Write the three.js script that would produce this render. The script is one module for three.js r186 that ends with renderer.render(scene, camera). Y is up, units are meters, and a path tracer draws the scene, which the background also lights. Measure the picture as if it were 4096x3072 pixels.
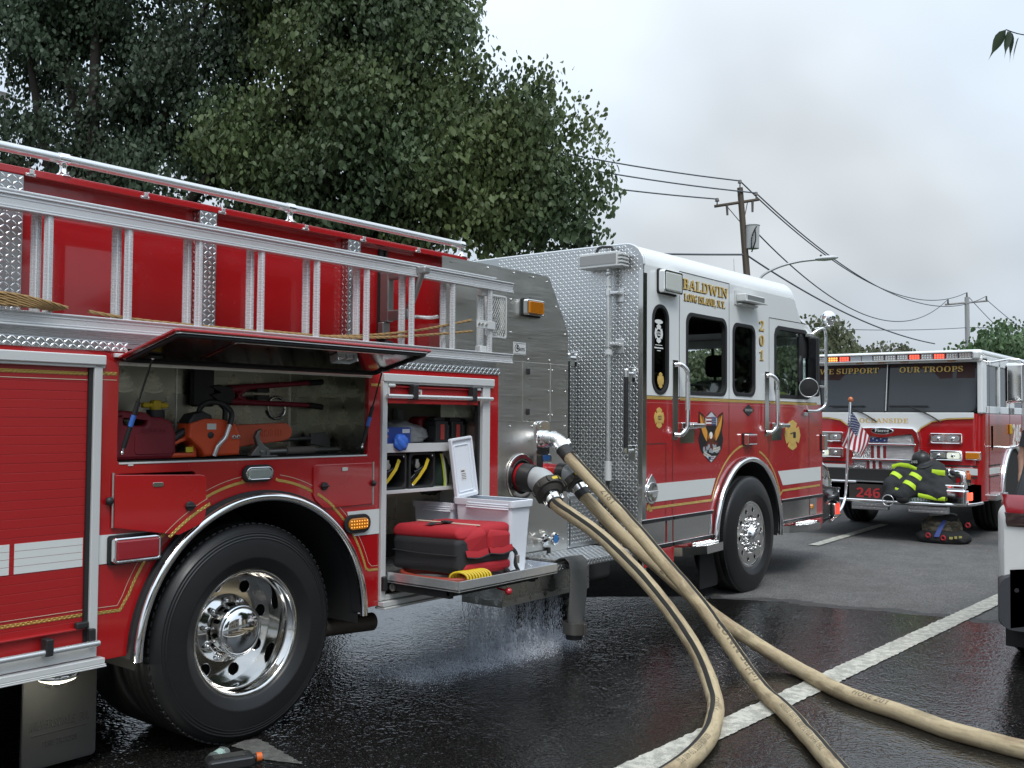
import * as THREE from 'three';
import { mergeGeometries, toCreasedNormals } from 'three/addons/utils/BufferGeometryUtils.js';
import { RoundedBoxGeometry } from 'three/addons/geometries/RoundedBoxGeometry.js';
import { TextGeometry } from 'three/addons/geometries/TextGeometry.js';
import { FontLoader } from 'three/addons/loaders/FontLoader.js';
import { ImprovedNoise } from 'three/addons/math/ImprovedNoise.js';
import { MarchingCubes } from 'three/addons/objects/MarchingCubes.js';

// ---------------------------------------------------------------- camera, sky, sun, exposure
const scene = new THREE.Scene();
const camera = new THREE.PerspectiveCamera(42.31, 4 / 3, 0.05, 2000);
camera.position.set(-3.0033, 1.5561, 3.9576);
{
  const yaw = 0.905305, pitch = 0.034098, roll = 0.008031;
  const f = new THREE.Vector3(Math.sin(yaw) * Math.cos(pitch), Math.sin(pitch), -Math.cos(yaw) * Math.cos(pitch));
  const r = new THREE.Vector3(Math.cos(yaw), 0, Math.sin(yaw)), u = new THREE.Vector3().crossVectors(r, f);
  const R = r.clone().multiplyScalar(Math.cos(roll)).addScaledVector(u, Math.sin(roll));
  const U = u.clone().multiplyScalar(Math.cos(roll)).addScaledVector(r, -Math.sin(roll));
  camera.quaternion.setFromRotationMatrix(new THREE.Matrix4().makeBasis(R, U, f.clone().negate()));
}
const renderer = new THREE.WebGLRenderer({ antialias: true });
renderer.toneMapping = THREE.LinearToneMapping;
renderer.toneMappingExposure = 1.45;
renderer.shadowMap.enabled = true;

const noise3 = new ImprovedNoise();
const fbm = (x, y, z, o = 4) => { let s = 0, a = 0.5, f = 1; for (let i = 0; i < o; i++) { s += a * noise3.noise(x * f, y * f, z * f); f *= 2.03; a *= 0.5; } return s; };
{ // overcast sky: even cloud deck, brighter towards the zenith as overcast skies are, a thin bluish break low in the east
  const w = 512, h = 256, d = new Float32Array(w * h * 4);
  for (let j = 0; j < h; j++) for (let i = 0; i < w; i++) {
    const el = (j + 0.5) / h * Math.PI - Math.PI / 2, az = (i + 0.5) / w * 2 * Math.PI;
    const s = Math.sin(el), c = Math.cos(el), x = c * Math.cos(az), y = s, z = c * Math.sin(az);
    const k = 1 / (Math.max(0, y) + 0.22);
    const cl = fbm(x * k * 1.3 + 7, z * k * 2.2 + 3, y * 0.5, 5);
    const cl2 = fbm(x * k * 0.5 + 1.7, z * k * 0.8 + 9, 4.2, 3);
    let L = 0.42 * (1 + 1.9 * Math.max(0, s)) * (1 + 0.40 * cl + 0.20 * cl2);
    L = Math.min(L, 1.6);
    const b = Math.min(1, Math.max(0, 0.48 + 1.9 * cl2));
    const g = s < 0 ? 0.25 : 1, o = (j * w + i) * 4;
    d[o] = L * (0.875 - 0.13 * b) * g; d[o + 1] = L * (0.945 - 0.055 * b) * g; d[o + 2] = L * (1.005 + 0.06 * b) * g; d[o + 3] = 1;
  }
  const t = new THREE.DataTexture(d, w, h, THREE.RGBAFormat, THREE.FloatType);
  t.mapping = THREE.EquirectangularReflectionMapping; t.magFilter = t.minFilter = THREE.LinearFilter; t.needsUpdate = true;
  scene.background = t; scene.environment = t;
}
const sun = new THREE.DirectionalLight(new THREE.Color(1, 0.97, 0.92), 1.25);
sun.position.set(-8, 26, 14); sun.target.position.set(3, 0, 0);
sun.castShadow = true; sun.shadow.radius = 40; sun.shadow.mapSize.set(2048, 2048);
Object.assign(sun.shadow.camera, { left: -25, right: 25, top: 25, bottom: -25, near: 1, far: 80 });
scene.add(sun, sun.target);

// ---------------------------------------------------------------- helpers
const fontOf = (n) => new FontLoader().loadAsync('fonts/droid/' + n + '.typeface.json');
const SERIF = await fontOf('droid_serif_bold'), SANS = await fontOf('droid_sans_bold');
let seed = 20240601;
const rnd = () => { seed |= 0; seed = seed + 0x6D2B79F5 | 0; let t = Math.imul(seed ^ seed >>> 15, 1 | seed); t = t + Math.imul(t ^ t >>> 7, 61 | t) ^ t; return ((t ^ t >>> 14) >>> 0) / 4294967296; };
const rr = (a, b) => a + (b - a) * rnd();
const V = (x, y, z) => new THREE.Vector3(x, y, z);
const C3 = (r, g, b) => new THREE.Color().setRGB(r, g, b);
const PI = Math.PI, UP = V(0, 1, 0);

function mesh(parent, name, geo, mat, o = {}) {
  const m = new THREE.Mesh(geo, mat); m.name = name; m.castShadow = m.receiveShadow = true;
  if (o.label) m.userData.label = o.label; if (o.kind) m.userData.kind = o.kind; if (o.category) m.userData.category = o.category; if (o.group) m.userData.group = o.group;
  if (o.pos) m.position.set(...o.pos); if (o.rot) m.rotation.set(...o.rot);
  (parent || scene).add(m); return m;
}
function each(parent, name, geos, mat) { for (const g of geos) mesh(parent, name, g, mat); }
function thing(name, label, category, pos = [0, 0, 0], rotY = 0, group) {
  const g = new THREE.Group(); g.name = name; g.position.set(...pos); g.rotation.y = rotY;
  g.userData = { label, category }; if (group) g.userData.group = group; scene.add(g); return g;
}
function part(parent, name) { const g = new THREE.Group(); g.name = name; parent.add(g); return g; }
function box(x0, x1, y0, y1, z0, z1, r = 0) {
  const w = x1 - x0, h = y1 - y0, d = z1 - z0;
  const g = r ? new RoundedBoxGeometry(w, h, d, 2, Math.min(r, w / 2.01, h / 2.01, d / 2.01)) : new THREE.BoxGeometry(w, h, d);
  return g.translate((x0 + x1) / 2, (y0 + y1) / 2, (z0 + z1) / 2);
}
const M4 = new THREE.Matrix4(), Q4 = new THREE.Quaternion();
function along(geo, a, dir) { Q4.setFromUnitVectors(UP, dir.clone().normalize()); return geo.applyMatrix4(new THREE.Matrix4().compose(a, Q4, V(1, 1, 1))); }
function cyl(a, b, r0, r1 = r0, seg = 20, open = false) {
  a = a.isVector3 ? a : V(...a); b = b.isVector3 ? b : V(...b);
  const L = a.distanceTo(b), g = new THREE.CylinderGeometry(r1, r0, L, seg, 1, open).translate(0, L / 2, 0);
  return along(g, a, b.clone().sub(a));
}
function tube(pts, r, seg = 32, rs = 8, closed = false) {
  return new THREE.TubeGeometry(new THREE.CatmullRomCurve3(pts.map((p) => p.isVector3 ? p : V(...p)), closed, 'centripetal'), seg, r, rs, closed);
}
function lathe(prof, pos, axis, seg = 40) {   // prof: [radius, height along axis]
  const g = new THREE.LatheGeometry(prof.map((p) => new THREE.Vector2(p[0], p[1])), seg);
  return along(g, V(...pos), V(...axis));
}
function shapeOf(pts, holes = []) {
  const s = new THREE.Shape(pts.map((p) => new THREE.Vector2(p[0], p[1])));
  for (const h of holes) s.holes.push(new THREE.Path(h.map((p) => new THREE.Vector2(p[0], p[1]))));
  return s;
}
function ext(pts, z0, z1, bevel = 0, holes = []) {   // outline in x,y, thickness in z
  const o = bevel ? { depth: z1 - z0 - 2 * bevel, bevelEnabled: true, bevelSize: bevel, bevelThickness: bevel, bevelOffset: -bevel, bevelSegments: 2 } : { depth: z1 - z0, bevelEnabled: false };
  return new THREE.ExtrudeGeometry(pts instanceof THREE.Shape ? pts : shapeOf(pts, holes), { curveSegments: 20, ...o }).translate(0, 0, z0 + bevel);
}
const arc = (cx, cy, r, a0, a1, n = 24, ry = r) => Array.from({ length: n + 1 }, (_, i) => { const a = a0 + (a1 - a0) * i / n; return [cx + r * Math.cos(a), cy + ry * Math.sin(a)]; });
const rrect = (x0, x1, y0, y1, r, n = 6) => [...arc(x1 - r, y1 - r, r, 0, PI / 2, n), ...arc(x0 + r, y1 - r, r, PI / 2, PI, n), ...arc(x0 + r, y0 + r, r, PI, 1.5 * PI, n), ...arc(x1 - r, y0 + r, r, 1.5 * PI, 2 * PI, n)];
function flat(g) { const f = g.index ? g.toNonIndexed() : g; for (const k of Object.keys(f.attributes)) if (!['position', 'normal', 'uv'].includes(k)) f.deleteAttribute(k); f.morphAttributes = {}; f.groups = []; if (!f.attributes.uv) f.setAttribute('uv', new THREE.BufferAttribute(new Float32Array(f.attributes.position.count * 2), 2)); return f; }
const mg = (...gs) => { const f = gs.flat().map(flat); return f.length === 1 ? f[0] : mergeGeometries(f); };
function uvm(g, s = 1) {   // uv in metres from the dominant face direction
  g = flat(g); g.computeBoundingBox; const p = g.attributes.position, uv = g.attributes.uv, a = V(0, 0, 0), b = V(0, 0, 0), c = V(0, 0, 0);
  for (let i = 0; i < p.count; i += 3) {
    a.fromBufferAttribute(p, i); b.fromBufferAttribute(p, i + 1).sub(a); c.fromBufferAttribute(p, i + 2).sub(a); b.cross(c);
    const ax = Math.abs(b.x), ay = Math.abs(b.y), az = Math.abs(b.z);
    for (let k = 0; k < 3; k++) { a.fromBufferAttribute(p, i + k); if (az >= ax && az >= ay) uv.setXY(i + k, a.x / s, a.y / s); else if (ay >= ax) uv.setXY(i + k, a.x / s, a.z / s); else uv.setXY(i + k, a.z / s, a.y / s); }
  }
  return g;
}
function loft(secs, closed = false) {   // sections of equal point counts
  const n = secs[0].length, pos = [], uv = [], idx = [];
  secs.forEach((s, i) => s.forEach((p, j) => { pos.push(...(p.isVector3 ? [p.x, p.y, p.z] : p)); uv.push(j / (n - 1), i / (secs.length - 1)); }));
  const m = closed ? n : n - 1;
  for (let i = 0; i < secs.length - 1; i++) for (let j = 0; j < m; j++) { const a = i * n + j, b = i * n + (j + 1) % n, c = a + n, d = b + n; idx.push(a, b, c, b, d, c); }
  const g = new THREE.BufferGeometry(); g.setAttribute('position', new THREE.Float32BufferAttribute(pos, 3)); g.setAttribute('uv', new THREE.Float32BufferAttribute(uv, 2)); g.setIndex(idx); g.computeVertexNormals(); return g;
}
function ribbon(pts, w, z, th = 0.0015) {   // strip of width w along a 2-D polyline, lying at z
  const n = pts.length, L = [], R = [];
  for (let i = 0; i < n; i++) {
    const a = pts[Math.max(0, i - 1)], b = pts[Math.min(n - 1, i + 1)], p = pts[i];
    const d1 = [p[0] - a[0], p[1] - a[1]], d2 = [b[0] - p[0], b[1] - p[1]]; const l1 = Math.hypot(...d1) || 1, l2 = Math.hypot(...d2) || 1;
    let tx = (i ? d1[0] / l1 : d2[0] / l2) + (i < n - 1 ? d2[0] / l2 : d1[0] / l1), ty = (i ? d1[1] / l1 : d2[1] / l2) + (i < n - 1 ? d2[1] / l2 : d1[1] / l1);
    const l = Math.hypot(tx, ty) || 1; tx /= l; ty /= l; let m = 1; if (i && i < n - 1) { const cs = (d1[0] / l1) * tx + (d1[1] / l1) * ty; m = 1 / Math.max(0.4, cs); }
    L.push([p[0] - ty * w / 2 * m, p[1] + tx * w / 2 * m, z]); R.push([p[0] + ty * w / 2 * m, p[1] - tx * w / 2 * m, z]);
  }
  const pos = [], uv = [], idx = []; let s = 0;
  for (let i = 0; i < n; i++) { if (i) s += Math.hypot(pts[i][0] - pts[i - 1][0], pts[i][1] - pts[i - 1][1]); pos.push(...L[i], ...R[i]); uv.push(s, 1, s, 0); if (i) { const k = 2 * (i - 1); idx.push(k, k + 1, k + 2, k + 1, k + 3, k + 2); } }
  const g = new THREE.BufferGeometry(); g.setAttribute('position', new THREE.Float32BufferAttribute(pos, 3)); g.setAttribute('uv', new THREE.Float32BufferAttribute(uv, 2)); g.setIndex(idx); g.computeVertexNormals(); return g;
}
function text(s, h, x, y, z, font = SANS, depth = 0.002, w = 0) {   // lower-left corner at x,y; w stretches to that width
  const g = new TextGeometry(s, { font, size: h, depth, curveSegments: 3, bevelEnabled: false });
  g.computeBoundingBox(); const bb = g.boundingBox; const k = w ? w / (bb.max.x - bb.min.x) : 1;
  return g.translate(-bb.min.x, 0, 0).scale(k, 1, 1).translate(x, y, z);
}
const yaw = (g, a, px = 0, py = 0, pz = 0) => g.rotateY(a).translate(px, py, pz);
function inst(parent, name, geo, mat, mats, cols, kind = 'stuff') {
  const m = new THREE.InstancedMesh(geo, mat, mats.length); m.name = name; m.castShadow = m.receiveShadow = true; m.userData.kind = kind;
  mats.forEach((q, i) => { m.setMatrixAt(i, q); if (cols) m.setColorAt(i, cols[i]); });
  (parent || scene).add(m); return m;
}

// ---------------------------------------------------------------- textures and materials
function dataTex(n, fn, { srgb = false, m = n, rep = 1 } = {}) {
  const d = new Uint8Array(n * m * 4);
  for (let j = 0; j < m; j++) for (let i = 0; i < n; i++) { const v = fn(i, j), o = (j * n + i) * 4; if (v.length) { d[o] = v[0]; d[o + 1] = v[1]; d[o + 2] = v[2]; } else d[o] = d[o + 1] = d[o + 2] = v; d[o + 3] = 255; }
  const t = new THREE.DataTexture(d, n, m); t.wrapS = t.wrapT = THREE.RepeatWrapping; t.magFilter = THREE.LinearFilter; t.minFilter = THREE.LinearMipmapLinearFilter; t.generateMipmaps = true; if (srgb) t.colorSpace = THREE.SRGBColorSpace; t.repeat.set(rep, rep); t.needsUpdate = true; return t;
}
const grid = (n, s) => { const a = new Float32Array(n * n); for (let i = 0; i < n * n; i++) a[i] = rnd(); return (x, y) => { x *= n * s; y *= n * s; const xi = Math.floor(x), yi = Math.floor(y), fx = x - xi, fy = y - yi, u = fx * fx * (3 - 2 * fx), v = fy * fy * (3 - 2 * fy), k = (i, j) => a[((j % n + n) % n) * n + (i % n + n) % n]; return (k(xi, yi) * (1 - u) + k(xi + 1, yi) * u) * (1 - v) + (k(xi, yi + 1) * (1 - u) + k(xi + 1, yi + 1) * u) * v; }; };
const vn = [8, 16, 32, 64, 128, 256].map((n) => grid(n, 1));   // tileable value noise on 0..1
const tn = (u, v, a = 0, b = 5) => { let s = 0, k = 0, w = 1; for (let i = a; i <= b; i++) { s += w * vn[i](u, v); k += w; w *= 0.62; } return s / k; };
function canvasTex(w, h, draw) {
  const c = document.createElement('canvas'); c.width = w; c.height = h; draw(c.getContext('2d'), w, h);
  const t = new THREE.CanvasTexture(c); t.colorSpace = THREE.SRGBColorSpace; t.wrapS = t.wrapT = THREE.RepeatWrapping; t.magFilter = THREE.LinearFilter; return t;
}
const std = (c, roughness = 0.6, metalness = 0, o = {}) => new THREE.MeshStandardMaterial({ color: c.isColor ? c : C3(...c), roughness, metalness, ...o });
const phy = (c, roughness, metalness, o) => new THREE.MeshPhysicalMaterial({ color: c.isColor ? c : C3(...c), roughness, metalness, ...o });
const brushT = dataTex(256, (i, j) => 105 + 90 * tn(i / 256 * 0.125, j / 256, 2, 5) + 30 * (tn(i / 256, j / 256, 0, 2) - 0.5));
const smudgeT = dataTex(512, (i, j) => { const a = tn(i / 512, j / 512, 0, 3), b = tn(j / 512, i / 512, 2, 5); return 120 + 130 * (a * 0.7 + b * 0.3 - 0.2); });
// engine-turned swirls: overlapping discs of circular brushing
function swirlHeight(u, v, n) {
  let best = 0, bx = 0, by = 0; const gx = u * n, gy = v * n; let top = -1;
  for (let dj = -1; dj <= 1; dj++) for (let di = -1; di <= 1; di++) { const ci = Math.floor(gx) + di, cj = Math.floor(gy) + dj, ox = ((cj % 2) + 2) % 2 * 0.5; const dx = gx - (ci + 0.5 + ox), dy = gy - (cj + 0.5), r = Math.hypot(dx, dy); if (r < 0.8) { const order = cj * 100 + ci; if (order > top) { top = order; best = r; bx = dx; by = dy; } } }
  return [best, bx, by];
}
const swirlT = dataTex(512, (i, j) => { const [r, x, y] = swirlHeight(i / 512, j / 512, 4); const a = Math.atan2(y, x); return 128 + 70 * Math.cos(a * 2 + 0.6) + 8 * Math.sin(r * 40); }, {});
const swirlR = dataTex(512, (i, j) => { const [r, x, y] = swirlHeight(i / 512, j / 512, 4); const a = Math.atan2(y, x); return 120 + 6 * Math.sin(r * 30) + 34 * Math.cos(a * 2); });
const goldB = dataTex(128, (i, j) => { const [r, x, y] = swirlHeight(i / 128, j / 128, 2); return 128 + 110 * Math.cos(Math.atan2(y, x) * 2 + 0.8) * Math.min(1, r * 3); });
goldB.repeat.set(24, 1);
const M = {
  red: phy([0.40, 0.006, 0.009], 0.38, 0, { clearcoat: 1, clearcoatRoughness: 0.045, roughnessMap: smudgeT }),
  redDoor: phy([0.37, 0.007, 0.009], 0.45, 0, { clearcoat: 0.5, clearcoatRoughness: 0.2 }),
  white: phy([0.78, 0.80, 0.79], 0.4, 0, { clearcoat: 1, clearcoatRoughness: 0.05 }),
  film: std([0.66, 0.68, 0.66], 0.5),
  dfilm: std([0.02, 0.02, 0.02], 0.5),
  alu: std([0.70, 0.71, 0.71], 0.40, 0.7, { roughnessMap: brushT }),
  aluPaint: std([0.66, 0.67, 0.66], 0.5, 0.25),
  ladder: std([0.68, 0.69, 0.70], 0.45, 0.4, { roughnessMap: brushT }),
  plate: std([0.50, 0.51, 0.51], 0.34, 1),
  lug: std([0.95, 0.95, 0.94], 0.22, 1),
  chrome: std([0.88, 0.88, 0.88], 0.05, 1),
  rimm: std([0.68, 0.665, 0.64], 0.08, 1),
  steel: std([0.72, 0.70, 0.655], 0.6, 1, { roughnessMap: brushT }),
  steelMir: std([0.62, 0.61, 0.59], 0.12, 1),
  swirl: std([0.38, 0.37, 0.31], 0.7, 1, { roughnessMap: swirlR, bumpMap: swirlT, bumpScale: 0.0012 }),
  black: std([0.018, 0.018, 0.019], 0.5),
  blackG: std([0.012, 0.012, 0.014], 0.18),
  rubber: std([0.014, 0.014, 0.015], 0.72),
  tyre: std([0.0115, 0.0115, 0.012], 0.66, 0, { roughnessMap: smudgeT }),
  dark: std([0.016, 0.016, 0.016], 0.85),
  gold: std([0.80, 0.54, 0.15], 0.30, 0.55, { bumpMap: goldB, bumpScale: 0.004 }),
  goldP: std([0.74, 0.50, 0.14], 0.38, 0.25),
  cream: std([0.62, 0.55, 0.42], 0.5),
  glass: phy([0.86, 0.93, 0.91], 0.02, 0, { transmission: 1, thickness: 0, ior: 1.5 }),
  tint: phy([0.05, 0.06, 0.055], 0.02, 0, { transmission: 1, thickness: 0, ior: 1.5 }),
  lensClear: phy([0.9, 0.92, 0.9], 0.18, 0, { transmission: 0.75, thickness: 0, ior: 1.5 }),
  lensRed: phy([0.30, 0.012, 0.02], 0.12, 0, { clearcoat: 1, clearcoatRoughness: 0.03 }),
  lensAmber: phy([0.58, 0.20, 0.01], 0.14, 0, { clearcoat: 1, clearcoatRoughness: 0.05 }),
  ledRed: std([0.3, 0.02, 0.01], 0.3, 0, { emissive: C3(1, 0.10, 0.05), emissiveIntensity: 1.5 }),
  ledAmber: std([0.4, 0.2, 0.02], 0.3, 0, { emissive: C3(1, 0.42, 0.08), emissiveIntensity: 1.3 }),
  ledWhite: std([0.7, 0.7, 0.6], 0.3, 0, { emissive: C3(1, 0.97, 0.75), emissiveIntensity: 1.6 }),
  cloth: std([0.02, 0.02, 0.021], 0.95),
  brown: std([0.12, 0.10, 0.09], 0.8),
};
for (const [m, s] of [[M.steel, 1], [M.alu, 1], [M.ladder, 1]]) { m.roughnessMap = m.roughnessMap.clone(); m.roughnessMap.repeat.set(1.2, 7); m.roughnessMap.needsUpdate = true; }
// diamond-plate lugs: low lens-shaped bumps standing on the sheet
const lugGeo = (() => {
  const n = 5, pos = [0, 0, 0.0036], idx = [], L = 0.0138, W = 0.0044; const ring = [];
  for (let i = 0; i <= n; i++) { const t = -1 + 2 * i / n; ring.push([t * L, W * (1 - t * t), 0]); }
  for (let i = n - 1; i > 0; i--) { const t = -1 + 2 * i / n; ring.push([t * L, -W * (1 - t * t), 0]); }
  ring.forEach((p) => pos.push(...p)); const k = ring.length;
  for (let i = 0; i < k; i++) idx.push(0, 1 + i, 1 + (i + 1) % k);
  const g = new THREE.BufferGeometry(); g.setAttribute('position', new THREE.Float32BufferAttribute(pos, 3)); g.setAttribute('uv', new THREE.Float32BufferAttribute(new Float32Array(pos.length / 3 * 2), 2)); g.setIndex(idx); g.computeVertexNormals(); return g;
})();
function lugs(parent, o, u, v, w, h, pitch = 0.027, s = 1, keep) {   // o: corner, u,v: unit directions along w and h
  o = V(...o); u = V(...u); v = V(...v); const n = V(0, 0, 0).crossVectors(u, v), list = [];
  const nu = Math.floor(w / pitch), nv = Math.floor(h / pitch);
  for (let j = 0; j < nv; j++) for (let i = 0; i < nu; i++) {
    const a = (i + 0.5) * w / nu, b = (j + 0.5) * h / nv; if (keep && !keep(a, b)) continue;
    const t = ((i + j) % 2 ? 1 : -1) * PI / 4, X = u.clone().multiplyScalar(Math.cos(t)).addScaledVector(v, Math.sin(t)), Y = V(0, 0, 0).crossVectors(n, X);
    list.push(new THREE.Matrix4().makeBasis(X.multiplyScalar(s), Y.multiplyScalar(s), n.clone().multiplyScalar(s)).setPosition(o.clone().addScaledVector(u, a).addScaledVector(v, b).addScaledVector(n, 0.0002)));
  }
  return inst(parent, 'tread_lugs', lugGeo, M.lug, list);
}
function lampBox(parent, name, x0, x1, y0, y1, z0, z1, lens, axis = 'z') {   // chrome bezel with a lens, proud of a wall facing +z
  const w = x1 - x0, h = y1 - y0, b = Math.min(w, h) * 0.13;
  const g = part(parent, name);
  mesh(g, 'gasket', ext(rrect(x0 - 0.008, x1 + 0.008, y0 - 0.008, y1 + 0.008, b), z0, z0 + 0.012), M.rubber);
  mesh(g, 'bezel', ext(shapeOf(rrect(x0, x1, y0, y1, b), [rrect(x0 + b, x1 - b, y0 + b, y1 - b, b * 0.5)]), z0 + 0.01, z1, 0.006), M.chrome);
  mesh(g, 'lens', ext(rrect(x0 + b * 0.9, x1 - b * 0.9, y0 + b * 0.9, y1 - b * 0.9, b * 0.5), z0 + 0.012, z1 + 0.004, 0.006), lens);
  return g;
}
// ---------------------------------------------------------------- the ground, the road and its paint
const asphaltC = dataTex(1024, (i, j) => { const u = i / 1024, v = j / 1024, f = vn[5](u * 2, v * 2), g = vn[5](u + 0.37, v + 0.11), c = tn(u, v, 0, 2); let k = 91 + 66 * (f - 0.5) + 40 * (g - 0.5) + 22 * (c - 0.5); if (vn[5](u * 3 + 0.5, v * 3) > 0.86) k += 40; return [k, k * 0.99, k * 0.975]; }, { srgb: true });
const asphaltB = dataTex(1024, (i, j) => { const u = i / 1024, v = j / 1024; return 255 * (0.6 * vn[5](u * 2, v * 2) + 0.4 * vn[5](u * 4.0, v * 4.0)); });
const wetB = dataTex(1024, (i, j) => { const u = i / 1024, v = j / 1024, w = 2.2 * tn(u, v, 0, 2), w2 = 1.6 * tn(v + 0.3, u, 0, 3), mask = Math.min(1, Math.max(0, (tn(u + 0.55, v + 0.15, 0, 1) - 0.42) * 6)); const rip = Math.sin(2 * PI * (17 * u - 9 * v + w * 3)) + 0.9 * Math.sin(2 * PI * (8 * u + 26 * v + w2 * 3)) + 0.7 * Math.sin(2 * PI * (37 * u + 15 * v + w * 5)); return 255 * Math.min(1, Math.max(0, 0.45 + (0.007 + 0.026 * mask) * rip + 0.07 * (vn[4](u * 1.0, v * 1.0) - 0.5) + 0.08 * (vn[5](u, v) - 0.5) + 0.14 * (tn(u, v, 2, 4) - 0.5))); });
const wetR = dataTex(512, (i, j) => { const u = i / 512, v = j / 512; return Math.max(8, Math.min(255, 56 + 120 * (0.5 - tn(u + 0.2, v + 0.6, 1, 4)) + 60 * (vn[5](u, v) - 0.5))); });
const wetC = dataTex(1024, (i, j) => { const u = i / 1024, v = j / 1024, a = vn[5](u, v), b = vn[5](u * 2 + 0.3, v * 2 + 0.6); let k = 23 + 26 * (b - 0.5) + 8 * (tn(u, v, 0, 2) - 0.5); if (a > 0.78) k += 26 * (a - 0.78) / 0.22 + 14 * b; if (b > 0.90) k += 46 * b; return [Math.max(6, k * 1.04), Math.max(6, k), Math.max(6, k * 0.96)]; }, { srgb: true });
const M_road = std([1, 1, 1], 0.93, 0, { map: asphaltC, bumpMap: asphaltB, bumpScale: 0.004 });
const M_wet = phy([1, 1, 1], 0.5, 0, { map: wetC, bumpMap: wetB, bumpScale: 0.010, roughnessMap: wetR, specularIntensity: 0.9 });
const sheet = (x0, x1, z0, z1, y, s) => { const g = new THREE.PlaneGeometry(x1 - x0, z1 - z0).rotateX(-PI / 2).translate((x0 + x1) / 2, y, (z0 + z1) / 2); const p = g.attributes.position, uv = g.attributes.uv; for (let i = 0; i < p.count; i++) uv.setXY(i, p.getX(i) / s, p.getZ(i) / s); return g; };
const grassT = dataTex(256, (i, j) => { const k = 0.6 + 0.6 * tn(i / 256, j / 256, 1, 5); return [62 * k, 78 * k, 40 * k]; }, { srgb: true });
mesh(scene, 'ground', sheet(-400, 600, -500, 500, -0.03, 3), std([1, 1, 1], 1, 0, { map: grassT }), { kind: 'structure', label: 'grassy ground either side of the road' });
mesh(scene, 'road', sheet(-80, 220, -6.2, 9.2, 0, 1.9), M_road, { kind: 'structure', label: 'grey asphalt road surface' });
const M_conc = std([0.34, 0.33, 0.31], 0.9, 0, { map: dataTex(256, (i, j) => { const k = 190 + 60 * (tn(i / 256, j / 256, 0, 5) - 0.5) * 2; return [k, k, k]; }, { srgb: true }) });
for (const [z0, z1, n] of [[-6.35, -6.2, 'kerb'], [9.2, 9.35, 'kerb_001']]) mesh(scene, n, uvm(box(-80, 220, -0.03, 0.13, z0, z1, 0.02)), M_conc, { kind: 'structure' });
for (const [z0, z1, n] of [[-8.2, -6.35, 'sidewalk'], [9.35, 11.2, 'sidewalk_001']]) {
  const s = part(scene, n); s.userData = { kind: 'structure', label: n === 'sidewalk' ? 'concrete sidewalk behind the fire engine' : 'concrete sidewalk across the road' };
  const slab = uvm(box(-0.745, 0.745, -0.02, 0.12, z0 + 0.006, z1 - 0.006, 0.008)); for (let i = 0; i < 40; i++) mesh(s, 'paving_slab', slab, M_conc, { pos: [-20 + i * 1.5, 0.002 * rr(-1, 1), 0] });
}
{ // wet film: an irregular patch round the pump, reaching past the near edge of the picture
  const far = [[-14, -5.6], [1.2, -5.4], [2.6, -3.6], [3.9, -1.2], [4.9, -0.15], [5.1, 0.45], [5.2, 1.08], [5.32, 1.63], [5.32, 2.0], [5.36, 2.19], [5.3, 2.55], [5.6, 3.4], [5.2, 5.0], [3.6, 6.6], [-14, 7.6]];
  const pts = []; for (let i = 0; i < far.length; i++) { const a = far[i], b = far[(i + 1) % far.length]; const n = 40; for (let k = 0; k < n; k++) { const t = k / n, x = a[0] + (b[0] - a[0]) * t, z = a[1] + (b[1] - a[1]) * t, w = 0.22 * fbm(x * 1.7, z * 1.7, 3.1, 4) + 0.10 * fbm(x * 9, z * 9, 1.1, 3); pts.push([x + w, -(z + w * 0.8)]); } }
  const lay = (name, q, y, m, label) => { const g = new THREE.ShapeGeometry(shapeOf(q)).rotateX(-PI / 2).translate(0, y, 0); const p = g.attributes.position, uv = g.attributes.uv; for (let i = 0; i < p.count; i++) uv.setXY(i, p.getX(i) / 1.9, p.getZ(i) / 1.9); mesh(scene, name, g, m, { kind: 'structure', label }); };
  const damp = pts.map(([x, y]) => { const d = 0.10 + 0.16 * Math.max(0, 0.5 + fbm(x * 4, y * 4, 8.8, 3)); return [x + d, y - d * 0.15]; });
  lay('damp_asphalt', damp, 0.003, std([0.42, 0.42, 0.42], 0.75, 0, { map: asphaltC, bumpMap: asphaltB, bumpScale: 0.004 }), 'damp fringe of asphalt round the water film');
  lay('water_film', pts, 0.007, M_wet, 'dark film of water spreading over the asphalt');
}
const paintT = dataTex(512, (i, j) => { const u = i / 512, v = j / 512; const w = tn(u, v, 2, 5), f = vn[5](u * 2, v * 2); let k = 205 + 34 * (w - 0.5) * 2 + 40 * (f - 0.5); if (f > 0.8 && w < 0.52) k *= 0.62; return [k, k * 0.99, k * 0.95]; }, { srgb: true });
const M_paint = std([0.78, 0.78, 0.74], 0.6, 0, { map: paintT, bumpMap: asphaltB, bumpScale: 0.003 });
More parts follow.
